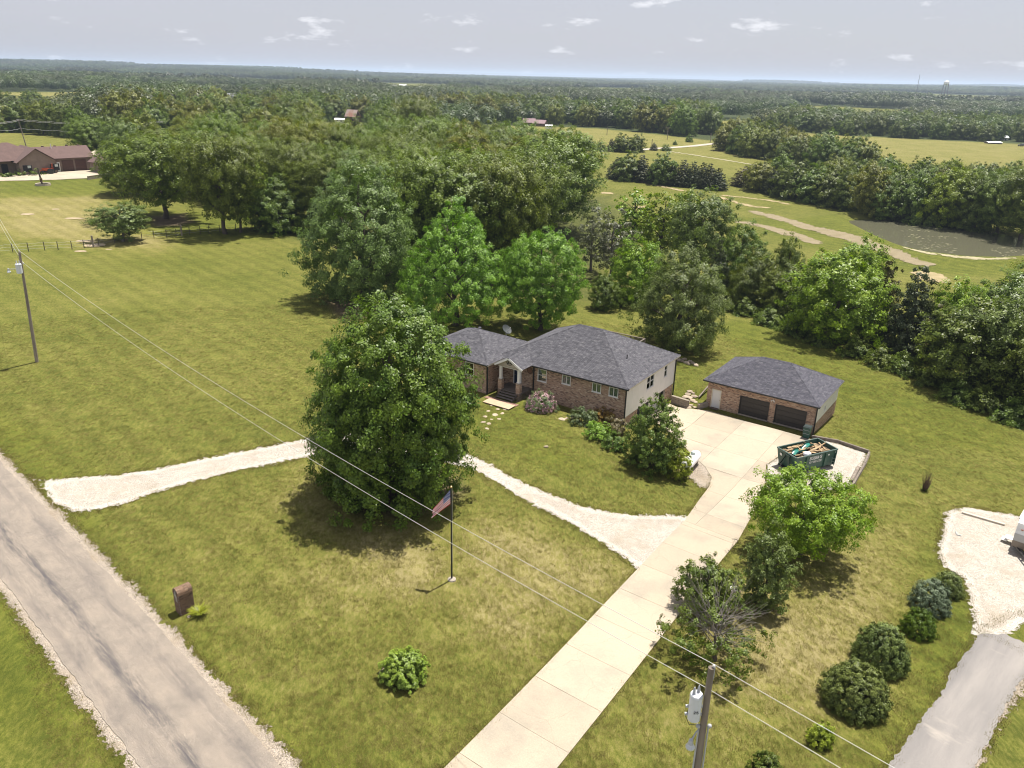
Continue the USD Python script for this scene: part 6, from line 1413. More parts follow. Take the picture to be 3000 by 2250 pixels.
def insulator(parent, c):
    part(parent, 'insulator', MB().lathe([(.02, -.1), (.02, 0), (.06, .02), (.045, .05), (.06, .08), (.03, .11), (0, .12)], c, 10).out, M('porcelain', (0.55, 0.53, 0.50), 0.25))
lb = G(80, 782); lt_ = EYE + ray(42, 545) * (math.hypot(lb[0], lb[1]) / math.hypot(*ray(42, 545)[:2])); lv = lt_ - lb; LH = lv[2]
up1 = thing('utility_pole', 'weathered wooden utility pole with grey transformer at the left edge of the lawn', 'pole', None, lb)
part(up1, 'pole', MB().tube([lv * t for t in (-.08, .3, .65, 1)], [.155, .14, .12, .10], 12).out, pole_wood, smooth=40)
left = -np.append(cam_right[:2], 0) / np.linalg.norm(cam_right[:2]); fw_ = np.array([0, -1.0, 0])
can(up1, lv * .865 - [0, 0, .45] + left * .05 + fw_ * .36, .25, .85)
lamp_on(up1, lv * .84, lv * .84 + left * 1.25 + [0, 0, .1]); insulator(up1, lv + [0, 0, .05]); insulator(up1, lv * .9 - left * .2)
part(up1, 'pole_cap_bracket', MB().tube([lv * .9, lv * .96 + left * .22, lv], .012, 5).out, wire_dark)
rt_ = at(1537, 1442, 10.6); rb_ = on_ground(rt_[0] + .05, rt_[1] + .1); rv = rt_ - rb_
up2 = thing('utility_pole', 'weathered wooden utility pole with white transformer can in the foreground', 'pole', None, rb_)
part(up2, 'pole', MB().tube([rv * t for t in (-.08, .3, .65, 1)], [.165, .15, .13, .108], 16).out, pole_wood, smooth=40)
def on_pole(v):    # the point of the pole's axis seen at picture height v
    ts = np.linspace(0, 1, 400); vs = np.array([pix(rb_ + rv * t)[1] for t in ts]); return rv * float(np.interp(-v, -vs, ts))
cz = on_pole(1552); c_ = can(up2, cz + left * .40 + fw_ * .05, .225, on_pole(1500)[2] - cz[2] + .0, '25', fw_)
for z_ in (.2, .55):
    part(c_, 'bracket', MB().bar(cz + left * .12 + [0, 0, z_], cz + left * .72 + [0, 0, z_ + .01], .09, .07).out, steel_grey)
lp0 = on_pole(1572); lamp_on(up2, lp0 + left * .1, lp0 + left * .52 + fw_ * .5 + [0, 0, -.12])
insulator(up2, rv + np.array([.08, 0, .02])); part(up2, 'top_bracket', MB().box(rv + np.array([.1, -.02, -.22]), (.04, .06, .5)).out, steel_grey)
for s_ in (1, -1):
    q0 = on_pole(1566) + left * (.17 * s_) + fw_ * .06
    part(up2, 'weatherhead', MB().lathe([(0, .1), (.06, .09), (.085, .03), (.06, -.04), (0, -.05)], q0 + left * (.02 * s_), 12, axis=(left * s_ * .6 + fw_ * .3 + [0, 0, .8])).out, steel_grey, smooth=True)
    part(up2, 'conduit', MB().tube([q0, rv * .35 + left * (.18 * s_) + fw_ * .06, left * (.19 * s_) + fw_ * .06], .032, 8).out, steel_grey, smooth=True)
part(up2, 'cable', MB().tube([cz + left * .6 + [0, 0, .45], cz + left * .68 + [0, 0, .1], cz + left * .5 + [0, 0, -.3], on_pole(1566) + left * .25], .012, 5).out, wire_dark)
part(up2, 'cable', MB().tube([cz + left * .25 + [0, 0, .35], cz + left * .16 + [0, 0, -.02], on_pole(1566) + left * .17], .012, 5).out, wire_dark)
def wire(p, q, through, label, r=.011, sag=None, group=None):
    p, q = np.asarray(p, float), np.asarray(q, float); t = np.linspace(0, 1, 41)
    if sag is None:   # hang it so that it passes the picture point
        best = None
        for s in np.linspace(0, 4, 81):
            k = p + (q - p) * t[:, None] - np.array([0, 0, 4 * s]) * (t * (1 - t))[:, None]; uv = np.array([pix(x) for x in k]); e = abs(np.interp(through[0], uv[:, 0], uv[:, 1]) - through[1])
            if best is None or e < best[0]: best = (e, s)
        sag = best[1]; print('sag', label[:30], best)
    k = p + (q - p) * t[:, None] - np.array([0, 0, 4 * sag]) * (t * (1 - t))[:, None]
    return solo('power_line', MB().tube(k, r, 6).out, wire_m, label, 'power line', group, smooth=True)
ltop, rtop = lb + lv + [0, 0, .16], rt_ + np.array([.08, 0, .13])
wire(ltop, rtop, (977, 1128), 'upper wire across the front lawn between the two wooden poles')
lneu, rneu = lb + lv * .9 - left * .2 + [0, 0, .1], rb_ + on_pole(1489) - left * .02
wire(lneu, rneu, (977, 1175), 'lower wire across the front lawn between the two wooden poles')
sd = (rtop - ltop) / np.linalg.norm((rtop - ltop)[:2]); sd[2] = 0
wire(rtop, rtop + sd * 60 + [-.0, 0, 0], None, 'upper wire leaving the foreground pole to the lower right', sag=.35)
wire(rneu, rneu + sd * 60, None, 'lower wire leaving the foreground pole to the lower right', sag=.35)
wire(ltop, EYE + ray(-30, 415) * 150, None, 'upper wire running from the left pole out past the left edge', sag=.5)
wire(lneu, EYE + ray(-30, 425) * 150, None, 'lower wire running from the left pole out past the left edge', sag=.5)
b2 = G(57, 317); H2 = height_at(b2, 52, 258) - b2[2]
up3 = thing('utility_pole', 'far wooden pole with a cross arm behind the brown roofed house', 'pole', None, b2); l3 = left * (5 * .000593 * dist(b2))
part(up3, 'pole', MB().tube([(0, 0, -.3), l3 * .5 + [0, 0, H2 * .5], l3 + np.array([0, 0, H2])], [.17, .15, .12], 8).out, pole_wood)
part(up3, 'crossarm', MB().box(l3 + [0, 0, H2 - .3], (2.2, .12, .12), rz=.4).out, pole_wood)
top3 = b2 + l3 + np.array([0, 0, H2])
for dz, lab in ((0, 'top'), (-.35, 'second'), (-2.7, 'lowest')):
    wire(top3 + [0, 0, dz], EYE + ray(352, 262 - dz * 6) * 330, None, f'{lab} far wire running right from the pole behind the brown roofed house', r=.03, sag=1.0)
    wire(top3 + [0, 0, dz], EYE + ray(-40, 262 - dz * 6) * 200, None, f'{lab} far wire running left from the pole behind the brown roofed house', r=.03, sag=.5)
# little poles along the pasture road
for i, (u, v, tp, lab) in enumerate(((1311, 292, 276, 'left'), (1441, 302, 275, 'third'), (1534, 308, 287, 'fifth'), (1551, 299, 280, 'rightmost'), (1318, 313, 301, 'second'), (1408, 314, 300, 'short middle'))):
    b3 = G(u, v); h3 = height_at(b3, u, tp) - b3[2]
    q = thing('utility_pole', f'{lab} of the tiny far poles along the pasture road', 'pole', None, b3)
    part(q, 'pole', MB().tube([(0, 0, -.3), (0, 0, h3)], .16, 6).out, pole_wood)
    if lab in ('left', 'third'):
        part(q, 'crossarm', MB().box((0, 0, h3 - .3), (2.6, .16, .16)).out, pole_wood)
# ------------------------------------------------------------------ dumpster and what lies in it
green_paint = M('dumpster_green', (0.030, 0.085, 0.055), 0.45, scale=2.5, color2=(0.020, 0.055, 0.038), bump=.004, bscale=8)
green_rim = M('dumpster_rim', (0.075, 0.120, 0.100), 0.5, 0.25, 4)
DC, DA = (24.35, 57.8), 25.3
dz0 = float(gz(*DC)) + .05
dm = thing('dumpster', 'open green roll off dumpster heaped with broken timber on the pale gravel pad', 'dumpster', None, (*DC, dz0), math.radians(DA))
HL, HW_, DT = 2.2, 1.1, 1.52
def tub(o, z0=.16, z1=DT):   # outline at floor and rim: the left end is cut back below
    return [(-HL + .28 + o, -HW_ + .10 + o, z0), (HL - o, -HW_ + .10 + o, z0), (HL - o, HW_ - .10 - o, z0), (-HL + .28 + o, HW_ - .10 - o, z0)], [(-HL + o, -HW_ + o, z1), (HL - o, -HW_ + o, z1), (HL - o, HW_ - o, z1), (-HL + o, HW_ - o, z1)]
m = MB(); a, b = tub(0); c, d = tub(.05)
for i in range(4):
    j = (i + 1) % 4
    m.add([a[i], a[j], b[j], b[i]], [(0, 1, 2, 3)]); m.add([c[i], c[j], d[j], d[i]], [(3, 2, 1, 0)]); m.add([b[i], b[j], d[j], d[i]], [(0, 1, 2, 3)])
m.add(a, [(3, 2, 1, 0)]); m.add([(x, y, .3) for x, y, _ in c], [(0, 1, 2, 3)])
part(dm, 'body', m.out, green_paint)
for i in range(4):
    part(dm, 'top_rail', MB().bar(b[i], b[(i + 1) % 4], .10, .11, ch=.012).out, green_rim)
for x in (-1.1, .95, 2.05):
    part(dm, 'side_rib', MB().bar((x, -HW_ + .04, .2), (x, -HW_ - .05, DT - .08), .1, .1).out, green_paint)
part(dm, 'skid', MB().box((.1, -.5, .08), (4.2, .16, .16)).box((.1, .5, .08), (4.2, .16, .16)).out, black_metal)
part(dm, 'hook_frame', MB().bar((-HL - .12, -.62, .12), (-HL - .06, -.36, 1.35), .16, .14).bar((-HL + .02, .70, .12), (-HL - .06, .05, 1.38), .14, .12).bar((-HL - .06, -.45, 1.36), (-HL - .06, .12, 1.40), .12, .12).out, M('hook_green', (0.012, 0.04, 0.028), 0.5, 0.3, 4))
ld = MB()
for x in (1.58, 1.98): ld.bar((x, -HW_ - .08, .12), (x, -HW_ - .12, .95), .05, .05)
for z in (.3, .55, .8): ld.bar((1.58, -HW_ - .11, z), (1.98, -HW_ - .11, z), .05, .05)
part(dm, 'ladder', ld.out, green_rim)
for k in range(2):
    part(dm, 'wheel', MB().lathe([(0, -.06), (.14, -.06), (.16, 0), (.14, .06), (0, .06)], (1.7, -.85 + 1.7 * k, .16), 14, axis=(0, 1, 0)).out, black_metal)
def text_on(parent, name, text, h, at_, right, up, nrm, mat, fit=None):
    t_ = meshkit.text_mesh(text, h, .006, bold=True); v = np.array(t_.vertices); w = v[:, 0].max() - v[:, 0].min(); v[:, 0] -= v[:, 0].mean() * 0 + (v[:, 0].max() + v[:, 0].min()) / 2
    if fit: v[:, 0] *= fit / w
    right, up, nrm = (np.asarray(q, float) for q in (right, up, nrm))
    return part(parent, name, (np.asarray(at_, float) + v[:, :1] * right + v[:, 1:2] * up + v[:, 2:3] * nrm, np.array(t_.faces)), mat)
sl = np.array([0, -.085, 1.34]); sl /= np.linalg.norm(sl); sn = np.array([0, -sl[2], sl[1]])
text_on(dm, 'lettering', "BUBBA'S", .30, (-.1, -HW_ - .012 + .085 * .28, 1.06), X, sl, sn, white_paint, 1.3)
text_on(dm, 'lettering', '417-863-1718', .20, (-.08, -HW_ - .012 + .085 * .5, .76), X, sl, sn, white_paint, 1.3)
for (x, z) in ((1.3, 1.2), (2.02, 1.32)):
    part(dm, 'sticker', MB().box((x, -HW_ - .02 + .06 * (DT - z), z), (.17, .012, .11)).out, white_paint)
part(dm, 'sticker', MB().lathe([(0, .02), (.13, .02), (.13, 0)], (-HL - .0 + .035, .62, 1.12), 16, axis=(-1, 0, -.2)).out, white_paint)
def from_dump(p):
    c, s = math.cos(math.radians(DA)), math.sin(math.radians(DA)); p = np.asarray(p, float)
    return np.stack([DC[0] + p[..., 0] * c - p[..., 1] * s, DC[1] + p[..., 0] * s + p[..., 1] * c, dz0 + p[..., 2]], -1)
rg = np.random.default_rng(91)
tan_wood = M('scrap_wood', (0.38, 0.27, 0.15), 0.85, scale=3, color2=(0.24, 0.165, 0.09), objvar=.35, bump=.004, bscale=20)
solo('debris_fill', (lambda g_: (from_dump(np.stack([g_[0].ravel(), g_[1].ravel(), 1.12 + .22 * meshkit.noise(np.stack([g_[0].ravel() * 2, g_[1].ravel() * 2, 0 * g_[0].ravel()], -1), 4)], -1)), np.array([(i * 12 + j, (i + 1) * 12 + j, (i + 1) * 12 + j + 1, i * 12 + j + 1) for i in range(23) for j in range(11)])))(np.meshgrid(np.linspace(-2.05, 2.1, 24), np.linspace(-1.0, 1.0, 12), indexing='ij')), M('debris', (0.12, 0.085, 0.055), 0.95, 0.5, 5), 'dark rubbish filling the green dumpster under the boards', 'rubbish', kind='stuff')
for k in range(54):
    x, y = rg.uniform(-1.75, 1.85), rg.uniform(-.75, .8)
    if abs(y + .12 - (x + .3) * .12) < .24 and x < .8 and k % 4: y = rg.uniform(.25, .8)
    a_ = rg.choice([0.1, -.15, 1.45, .25, 1.2, -.5]) + rg.normal() * .15; L = rg.uniform(.6, 1.8); L = min(L, 1.5 if abs(math.sin(a_)) > .6 else 2.2); z = rg.uniform(1.24, 1.54)
    dx, dy = math.cos(a_) * L / 2, math.sin(a_) * L / 2; x = float(np.clip(x, -1.95 + abs(dx), 1.95 - abs(dx))); y = float(np.clip(y, -.9 + abs(dy), .9 - abs(dy))); tz = rg.normal() * .09
    p, q = from_dump([(x - dx, y - dy, z - tz), (x + dx, y + dy, z + tz)]); w, h_ = ((.09, .04), (.14, .035), (.09, .09), (.2, .03))[rg.integers(4)]
    solo('scrap_board', MB().bar(p, q, w, h_).out, tan_wood, 'broken timber board heaped in the green dumpster', 'board', 'broken boards in the dumpster')
ss = np.linspace(0, 1, 22); prof = [(-.24, .16), (-.24, .0), (-.12, -.06), (.12, -.06), (.24, .0), (.24, .16)]
V = np.array([[(-1.75 + 2.6 * s, -.30 + .75 * s + y, 1.48 + .10 * math.sin(s * 9.5) + .07 * s + z) for y, z in prof] for s in ss]); n_ = len(prof)
sv = V.reshape(-1, 3); sf = [(i * n_ + j, (i + 1) * n_ + j, (i + 1) * n_ + j + 1, i * n_ + j + 1) for i in range(21) for j in range(n_ - 1)]
sv2 = np.vstack([sv, sv - [0, 0, .025]]); sf2 = np.vstack([np.array(sf), np.array(sf)[:, ::-1] + len(sv)])
solo('playground_slide', (from_dump(sv2), sf2), M('slide_green', (0.015, 0.17, 0.13), 0.35, 0.15, 2), 'wavy green plastic slide thrown on top of the dumpster', 'slide', smooth=40)
vv, f = rock(np.random.default_rng(4), .26, .7); solo('rubbish_bag', (from_dump(vv * [1.2, .9, 1] + [-.75, -.72, 1.46]), f), M('bag_white', (0.70, 0.70, 0.71), 0.4), 'white rubbish bag at the front edge of the dumpster', 'bag', smooth=True)
# trash cart by the garage corner
tb = G(1741, 946)
tc_ = thing('wheeled_bin', 'dark green wheeled rubbish bin at the right front corner of the garage', 'bin', None, tb + [0, 0, .05], math.radians(GD))
m = MB(); lo, hi = [(-.24, -.26), (.24, -.26), (.24, .26), (-.24, .26)], [(-.31, -.34), (.31, -.34), (.31, .36), (-.31, .36)]
m.add([(x, y, .04) for x, y in lo] + [(x, y, 1.02) for x, y in hi], [(0, 1, 5, 4), (1, 2, 6, 5), (2, 3, 7, 6), (3, 0, 4, 7), (3, 2, 1, 0), (4, 5, 6, 7)])
bin_g = M('bin_green', (0.016, 0.062, 0.045), 0.45, 0.2, 3); part(tc_, 'body', m.out, bin_g)
part(tc_, 'lid', MB().box((0, .02, 1.06), (.68, .76, .07), ch=.03).box((0, .02, 1.11), (.5, .55, .04), ch=.015).out, M('bin_lid', (0.022, 0.035, 0.034), 0.45))
part(tc_, 'handle', MB().tube([(-.28, .44, 1.0), (.28, .44, 1.0)], .02, 8).out, black_metal)
for z in (.46, .80): part(tc_, 'bar', MB().box((0, -.30 - .05 * (z - .4), z), (.56, .025, .022)).out, steel_grey)
for s_ in (-1, 1): part(tc_, 'wheel', MB().lathe([(0, -.03), (.13, -.03), (.13, .03), (0, .03)], (.27 * s_, .3, .13), 14, axis=(1, 0, 0)).out, black_metal)
# propane tank
ta, tb_ = G(1501, 1000), G(1474, 1030); td = tb_ - ta; td[2] = 0; td /= np.linalg.norm(td)
tk = thing('gas_tank', 'white propane tank half hidden behind the yellow green bush', 'tank', None, (*(ta[:2] + td[:2] * 1.1), float(gz(*ta[:2]))), math.atan2(td[1], td[0]))
pr = [(0, -1.45)] + [(.44 * math.sin(t), -1.08 - .37 * math.cos(t)) for t in np.linspace(.15, math.pi / 2, 8)] + [(.44 * math.cos(t), 1.08 + .37 * math.sin(t)) for t in np.linspace(0, math.pi / 2 - .15, 8)] + [(0, 1.45)]
part(tk, 'tank', MB().lathe(pr, (0, 0, .72), 26, axis=(1, 0, 0)).out, M('tank_white', (0.74, 0.735, 0.72), 0.4), smooth=40)
part(tk, 'valve_hood', MB().lathe([(0, .19), (.14, .17), (.19, .1), (.19, -.1)], (-.3, 0, 1.2), 16).out, M('tank_hood', (0.50, 0.56, 0.54), 0.4), smooth=40)
for x in (-.8, .8): part(tk, 'foot', MB().box((x, 0, .18), (.18, .62, .46)).out, block_m)

# ------------------------------------------------------------------ timbers round the gravel pad, retaining walls
def timbers(pts, name, label, group, two=True, seed=1):
    rg = np.random.default_rng(seed); P_ = [G(*p) for p in pts]
    for (a, b_) in zip(P_, P_[1:]):
        L = np.linalg.norm(b_ - a); n = max(1, round(L / 2.4)); d = (b_ - a) / L
        for k in range(n):
            p, q = a + d * (L * k / n + .01), a + d * (L * (k + 1) / n - .01)
            for lv_ in range(2 if two else 1):
                jz = rg.normal(size=2) * .008; jx = np.append(rg.normal(size=2) * .02, 0)
                solo(name, MB().bar(p + [0, 0, .08 + .165 * lv_ + jz[0]] + jx, q + [0, 0, .08 + .165 * lv_ + jz[1]] + jx, .17, .16, ch=.018).out, wood_grey, label, 'timber', group)
timbers([(1752, 947), (1812, 958), (1877, 980)], 'landscape_timber', 'grey weathered timber in the low border behind the dumpster', 'timbers behind the dumpster', seed=1)
timbers([(1877, 983), (1867, 1006), (1842, 1051), (1828, 1059)], 'landscape_timber', 'grey weathered timber in the border at the right end of the gravel pad', 'timbers at the right of the gravel pad', seed=2)
timbers([(1828, 1057), (1790, 1046)], 'landscape_timber', 'fallen grey timber at the near corner of the gravel pad', 'fallen timbers of the gravel pad', two=False, seed=3)
p, q = G(1853, 1013), G(1838, 1043); solo('log', MB().tube([p + [0, 0, .12], q + [0, 0, .12]], [.15, .17], 12).out, wood_grey, 'short dark log lying inside the right timber border', 'log', smooth=40)
def block_wall(p0, p1, rows, name, label, hb=.2, seed=0, cap=True):
    a, b_ = np.asarray(p0, float), np.asarray(p1, float); z0 = min(a[2], b_[2]) - .05; d = (b_ - a)[:2]; L = np.linalg.norm(d); d /= L; rg = np.random.default_rng(seed)
    w = thing(name, label, 'wall')
    for r_ in range(rows):
        x = -(r_ % 2) * .2
        while x < L:
            s, e = max(x, 0), min(x + .4, L)
            if e - s > .06:
                c = a[:2] + d * (s + e) / 2; part(w, 'block', MB().box((c[0], c[1], z0 + hb * (r_ + .5)), (e - s - .012, .24 + rg.uniform(-.015, .02), hb - .012), rz=math.atan2(d[1], d[0]), ch=.014).out, block_m)
            x += .4
    if cap: part(w, 'capstone', MB().box((*(a[:2] + d * L / 2), z0 + hb * rows + .035), (L, .30, .07), rz=math.atan2(d[1], d[0]), ch=.012).out, block_m)
    return w
block_wall(G(1450, 870), G(1486.5, 882), 4, 'retaining_wall', 'low grey block retaining wall between the house corner and the rubble steps')
block_wall(G(1507, 884), G(1528, 878), 3, 'retaining_wall', 'very short block wall between the rubble steps and the garage', cap=False)
p, q = G(1509, 862, .2), G(1530, 843, .5); solo('railing_post', MB().bar(p, q, .14, .14, ch=.012).out, wood_grey, 'leaning grey timber between the rubble steps and the garage', 'timber')
# plywood sheet and paving before the porch steps
c, s = math.cos(math.radians(HD)), math.sin(math.radians(HD))
def hloc(x, y, z): return np.array([HO[0] + x * c - y * s, HO[1] + x * s + y * c, z])
zz = max(float(gz(*hloc(x, y, 0)[:2])) for x, y in ((-12.3, -3.3), (-9.4, -3.4), (-9.4, -4.3), (-12.3, -4.3)))
solo('plywood_sheet', MB().box(hloc(-10.9, -3.8, zz + .11), (2.9, 1.05, .03), rz=math.radians(HD)).box(hloc(-10.9, -3.8, zz + .05), (2.7, .9, .09), rz=math.radians(HD)).out, M('plywood', (0.47, 0.33, 0.215), 0.8, 0.15, 3), 'pale orange board platform lying before the porch steps', 'board')
brp = piece_mat('paving_brick', [(0, (0.20, 0.11, 0.085)), (.5, (0.25, 0.15, 0.115)), (1, (0.30, 0.19, 0.145))])
bp = thing('brick_path', 'strip of reddish paving bricks at the foot of the porch steps', 'path')
for i in range(15):
    for j in range(5):
        part(bp, 'brick', MB().box(hloc(-12.9 + i * .235, -3.05 + j * .12 - .1, float(gz(*hloc(-12.9 + i * .235, -3.05 + j * .12, 0)[:2])) + .03), (.215, .105, .06), rz=math.radians(HD)).out, brp)
# back deck railing that shows over the roof
dk = thing('deck', 'wooden back deck with its railing showing over the house roof', 'deck', None, (*HO, 0), math.radians(HD))
for k in range(16): part(dk, 'board', MB().box((-7.2, 10.95 + .16 * k + .1, 3.55), (5.0, .15, .04)).out, deck_wood)
for x in (-9.6, -8.05, -6.5, -4.9): part(dk, 'post', MB().box((x, 13.5, 2.3), (.1, .1, 4.8)).out, deck_wood)
part(dk, 'rail', MB().box((-7.25, 13.5, 4.68), (4.8, .14, .05)).out, deck_wood); part(dk, 'rail', MB().box((-7.25, 13.5, 3.75), (4.7, .05, .09)).out, deck_wood); part(dk, 'rail', MB().box((-4.9, 12.25, 4.68), (.14, 2.5, .05)).out, deck_wood)
for k in range(36): part(dk, 'baluster', MB().box((-9.5 + k * .13, 13.55, 4.2), (.035, .035, .95)).out, deck_wood)
# satellite dish
sdp = hloc(-18.37, 8.0, 0); sdz = float(gz(*sdp[:2]))
sdh = thing('satellite_dish', 'large grey satellite dish on a pole behind the left roof', 'satellite dish', None, (sdp[0], sdp[1], sdz))
part(sdh, 'mast', MB().tube([(0, 0, -.2), (0, 0, 4.15 - sdz)], .05, 8).out, steel_grey)
ax_ = np.array([.55, -.45, .7]); part(sdh, 'dish', MB().lathe([(0, 0), (.2, .015), (.4, .07), (.56, .15), (.57, .14), (.4, .05), (.2, -.01), (0, -.02)], (0, 0, 4.35 - sdz), 24, axis=ax_).out, M('dish_grey', (0.045, 0.052, 0.052), 0.7, 0.1), smooth=40)
axn = ax_ / np.linalg.norm(ax_); part(sdh, 'feed_arm', MB().tube([np.array([0, 0, 4.0 - sdz]) + axn * .05, np.array([.1, 0, 4.25 - sdz]) + axn * .62], .03, 6).out, white_paint)

# ------------------------------------------------------------------ travel trailer at the right edge, beam on the gravel
t0, t1 = G(2180, 1192), G(2232, 1207); tdn = np.array([math.cos(math.radians(-42)), math.sin(math.radians(-42))]); tdb = np.array([-tdn[1], tdn[0]])
tr = thing('travel_trailer', 'white travel trailer with grey lower front, cut by the right edge', 'trailer', None, t0, math.atan2(tdn[1], tdn[0]))
W_, Lt = 2.4, 7.0
def hull_mesh(prof, y0, y1, x0, x1):
    m = MB(); n = len(prof); v = [(x0, y + y0, z) for y, z in prof] + [(x1, y + y0, z) for y, z in prof]
    m.add(v, [(i, (i + 1) % n, n + (i + 1) % n, n + i) for i in range(n)] + [(0, i + 1, i) for i in range(1, n - 1)] and [(i, n + i, n + (i + 1) % n, (i + 1) % n) for i in range(n)])
    m.add([(x0, y + y0, z) for y, z in prof], [(0, i + 1, i) for i in range(1, n - 1)]); m.add([(x1, y + y0, z) for y, z in prof], [(0, i, i + 1) for i in range(1, n - 1)])
    return m.out
trailer_w = M('trailer_white', (0.70, 0.69, 0.655), 0.35, 0.06, 1)
part(tr, 'body', hull_mesh([(.18, .5), (.0, 1.0), (.06, 1.65), (.3, 2.2), (.7, 2.42), (Lt, 2.42), (Lt, .5)], 0, 0, 0, W_), trailer_w, smooth=25)
part(tr, 'front_cap', hull_mesh([(.14, .52), (-.035, 1.0), (0.02, 1.5), (.06, 1.5), (.03, 1.0), (.2, .52)], 0, 0, -.01, W_ + .01), M('trailer_grey', (0.40, 0.39, 0.36), 0.4, 0.1), smooth=25)
part(tr, 'gravel_guard', hull_mesh([(.16, .46), (.02, .98), (-.045, .98), (.09, .46)], 0, 0, -.02, W_ + .02), M('trailer_brown', (0.20, 0.165, 0.13), 0.5, 0.1))
part(tr, 'roof_trim', MB().box((W_ / 2, Lt / 2 + .4, 2.44), (W_ + .06, Lt - .8, .04)).tube([(-.05, .8, 2.3), (-.05, Lt, 2.3)], .06, 8).out, white_paint)
part(tr, 'underside', MB().box((W_ / 2, Lt / 2, .42), (W_ - .2, Lt - .5, .16)).out, black_metal)
part(tr, 'marker_light', MB().box((.35, .08, 1.85), (.14, .06, .06), ch=.01).out, M('marker_red', (0.25, 0.07, 0.03), 0.3))
part(tr, 'hitch', MB().bar((W_ / 2 - .9, .2, .42), (W_ / 2, -1.25, .42), .1, .12).bar((W_ / 2 + .9, .2, .42), (W_ / 2, -1.25, .42), .1, .12).tube([(W_ / 2, -1.1, 0), (W_ / 2, -1.1, .8)], .05, 8).out, black_metal)
for s_ in (-.22, .22): part(tr, 'gas_bottle', MB().lathe([(0, 0), (.15, .02), (.15, .4), (.06, .52), (0, .54)], (W_ / 2 + s_, -.35, .5), 14).out, M('bottle', (0.45, 0.44, 0.36), 0.4))
part(tr, 'strap', MB().bar((W_ / 2 - .4, -.52, .75), (W_ / 2 + .4, -.52, .8), .02, .08).out, M('strap_yellow', (0.55, 0.43, 0.05), 0.6))
part(tr, 'step', MB().box((-.35, 1.3, .4), (.5, .6, .04)).box((-.6, 1.3, .2), (.35, .6, .04)).out, white_paint)
for y in (4.2, 5.1):
    for x in (.1, W_ - .1): part(tr, 'wheel', MB().lathe([(0, -.1), (.34, -.1), (.36, 0), (.34, .1), (0, .1)], (x, y, .36), 18, axis=(1, 0, 0)).out, black_metal)
p, q = G(2077, 1109), G(2170, 1136); solo('beam', MB().bar(p + [0, 0, .1], q + [0, 0, .1], .2, .14, ch=.012).out, M('beam_pale', (0.52, 0.46, 0.37), 0.8, 0.15, 3), 'long pale timber beam lying on the gravel before the trailer', 'beam')
pl = [G(2064, 1150), G(2067, 1157), G(2076, 1159)]; solo('bent_pipe', MB().tube([k_ + [0, 0, .06] for k_ in pl], .035, 6).out, steel_grey, 'small bent piece of dark metal lying on the gravel', 'scrap')
# small brick planter with white stones between the young trees
wb = G(1582, 1282); wl = thing('brick_planter', 'low reddish brick ring with white stones between the small driveway trees', 'planter', None, wb)
for r_ in range(3):
    for k in range(12):
        a = (k + .5 * (r_ % 2)) / 12 * 2 * math.pi; part(wl, 'brick', MB().box((.42 * math.cos(a), .42 * math.sin(a), .06 + .1 * r_), (.1, .2, .09), rz=a).out, brick_m)
for k in range(5):
    vv, f = rock(np.random.default_rng(k), .15, .7); part(wl, 'white_stone', (vv + [.2 * math.cos(k * 1.3), .2 * math.sin(k * 1.3), .36], f), white_paint, smooth=35)

# ------------------------------------------------------------------ wire fence at the left
fpts = [(-8, 548), (28, 545), (62, 543), (97, 541), (126, 540), (156, 539), (182, 536), (202, 534), (214, 532), (248, 524), (281, 520), (307, 518), (333, 515), (360, 513), (381, 511), (393, 509), (410, 507), (433, 505), (452, 504), (475, 502), (510, 499), (545, 495), (573, 491), (610, 487)]
fn = thing('wire_fence', 'thin wire fence on slim posts along the far side of the left lawn', 'fence')
fp_ = [G(*p) for p in fpts]
for i, p in enumerate(fp_):
    big = i in (7, 15); part(fn, 'post', MB().tube([p - [0, 0, .2], p + [0, 0, 1.75 if big else 1.3]], .13 if big else .055, 6).out, wood_grey if big else M('rust_post', (0.10, 0.085, 0.065), 0.9, 0.3))
for z in (.35, .75, 1.15): part(fn, 'wire', MB().tube([p + [0, 0, z] for p in fp_], .009, 3, caps=False).out, steel_grey)
for i, (u, v, w) in enumerate(((186, 521, 36), (205, 530, 46), (173, 543, 20), (60, 463, 22), (160, 472, 26), (330, 353, 10), (365, 352, 9), (235, 539, 12), (120, 452, 14))):
    rr, f = rock(np.random.default_rng(30 + i), w / 2 * KPX / FPX * dist(G(u, v)), .05); rr[:, 1] *= .7
    if i < 5 or i > 6: struct('bare_patch', (rr + G(u, v) + [0, 0, .03], f), M('bare_soil', (0.42, 0.33, 0.215), 0.95, 0.3, 1.5), smooth=True)

# ------------------------------------------------------------------ the neighbour's brown roofed house
nb_a, nb_b = G(118, 371.5), G(203, 367); ndir = (nb_b - nb_a)[:2] / np.linalg.norm((nb_b - nb_a)[:2]); nback = np.array([-ndir[1], ndir[0]]); nz = float(min(nb_a[2], nb_b[2]))
ns_ = np.linalg.norm((nb_b - nb_a)[:2]) / 85.0
nh = thing('brick_house', 'long brown roofed brick house with two garage doors at the far left', 'house', None, (nb_a[0], nb_a[1], nz), math.atan2(ndir[1], ndir[0]))
nbrick = M('far_brick', (0.215, 0.16, 0.125), 0.9, 0.25, 1.2, objvar=0.04); nroof = M('brown_shingles', (0.130, 0.082, 0.072), 0.95, 0.2, 1.0); nbrown = M('brown_door', (0.085, 0.038, 0.026), 0.6, 0.2, 4)
GW = 85 * ns_; EH = 3.3; OVR = .5
def nbox(name, x0, x1, y0, y1, z0, z1, mt, parent=None): return part(parent or nh, name, MB().box(((x0 + x1) / 2, (y0 + y1) / 2, (z0 + z1) / 2), (x1 - x0, y1 - y0, z1 - z0)).out, mt)
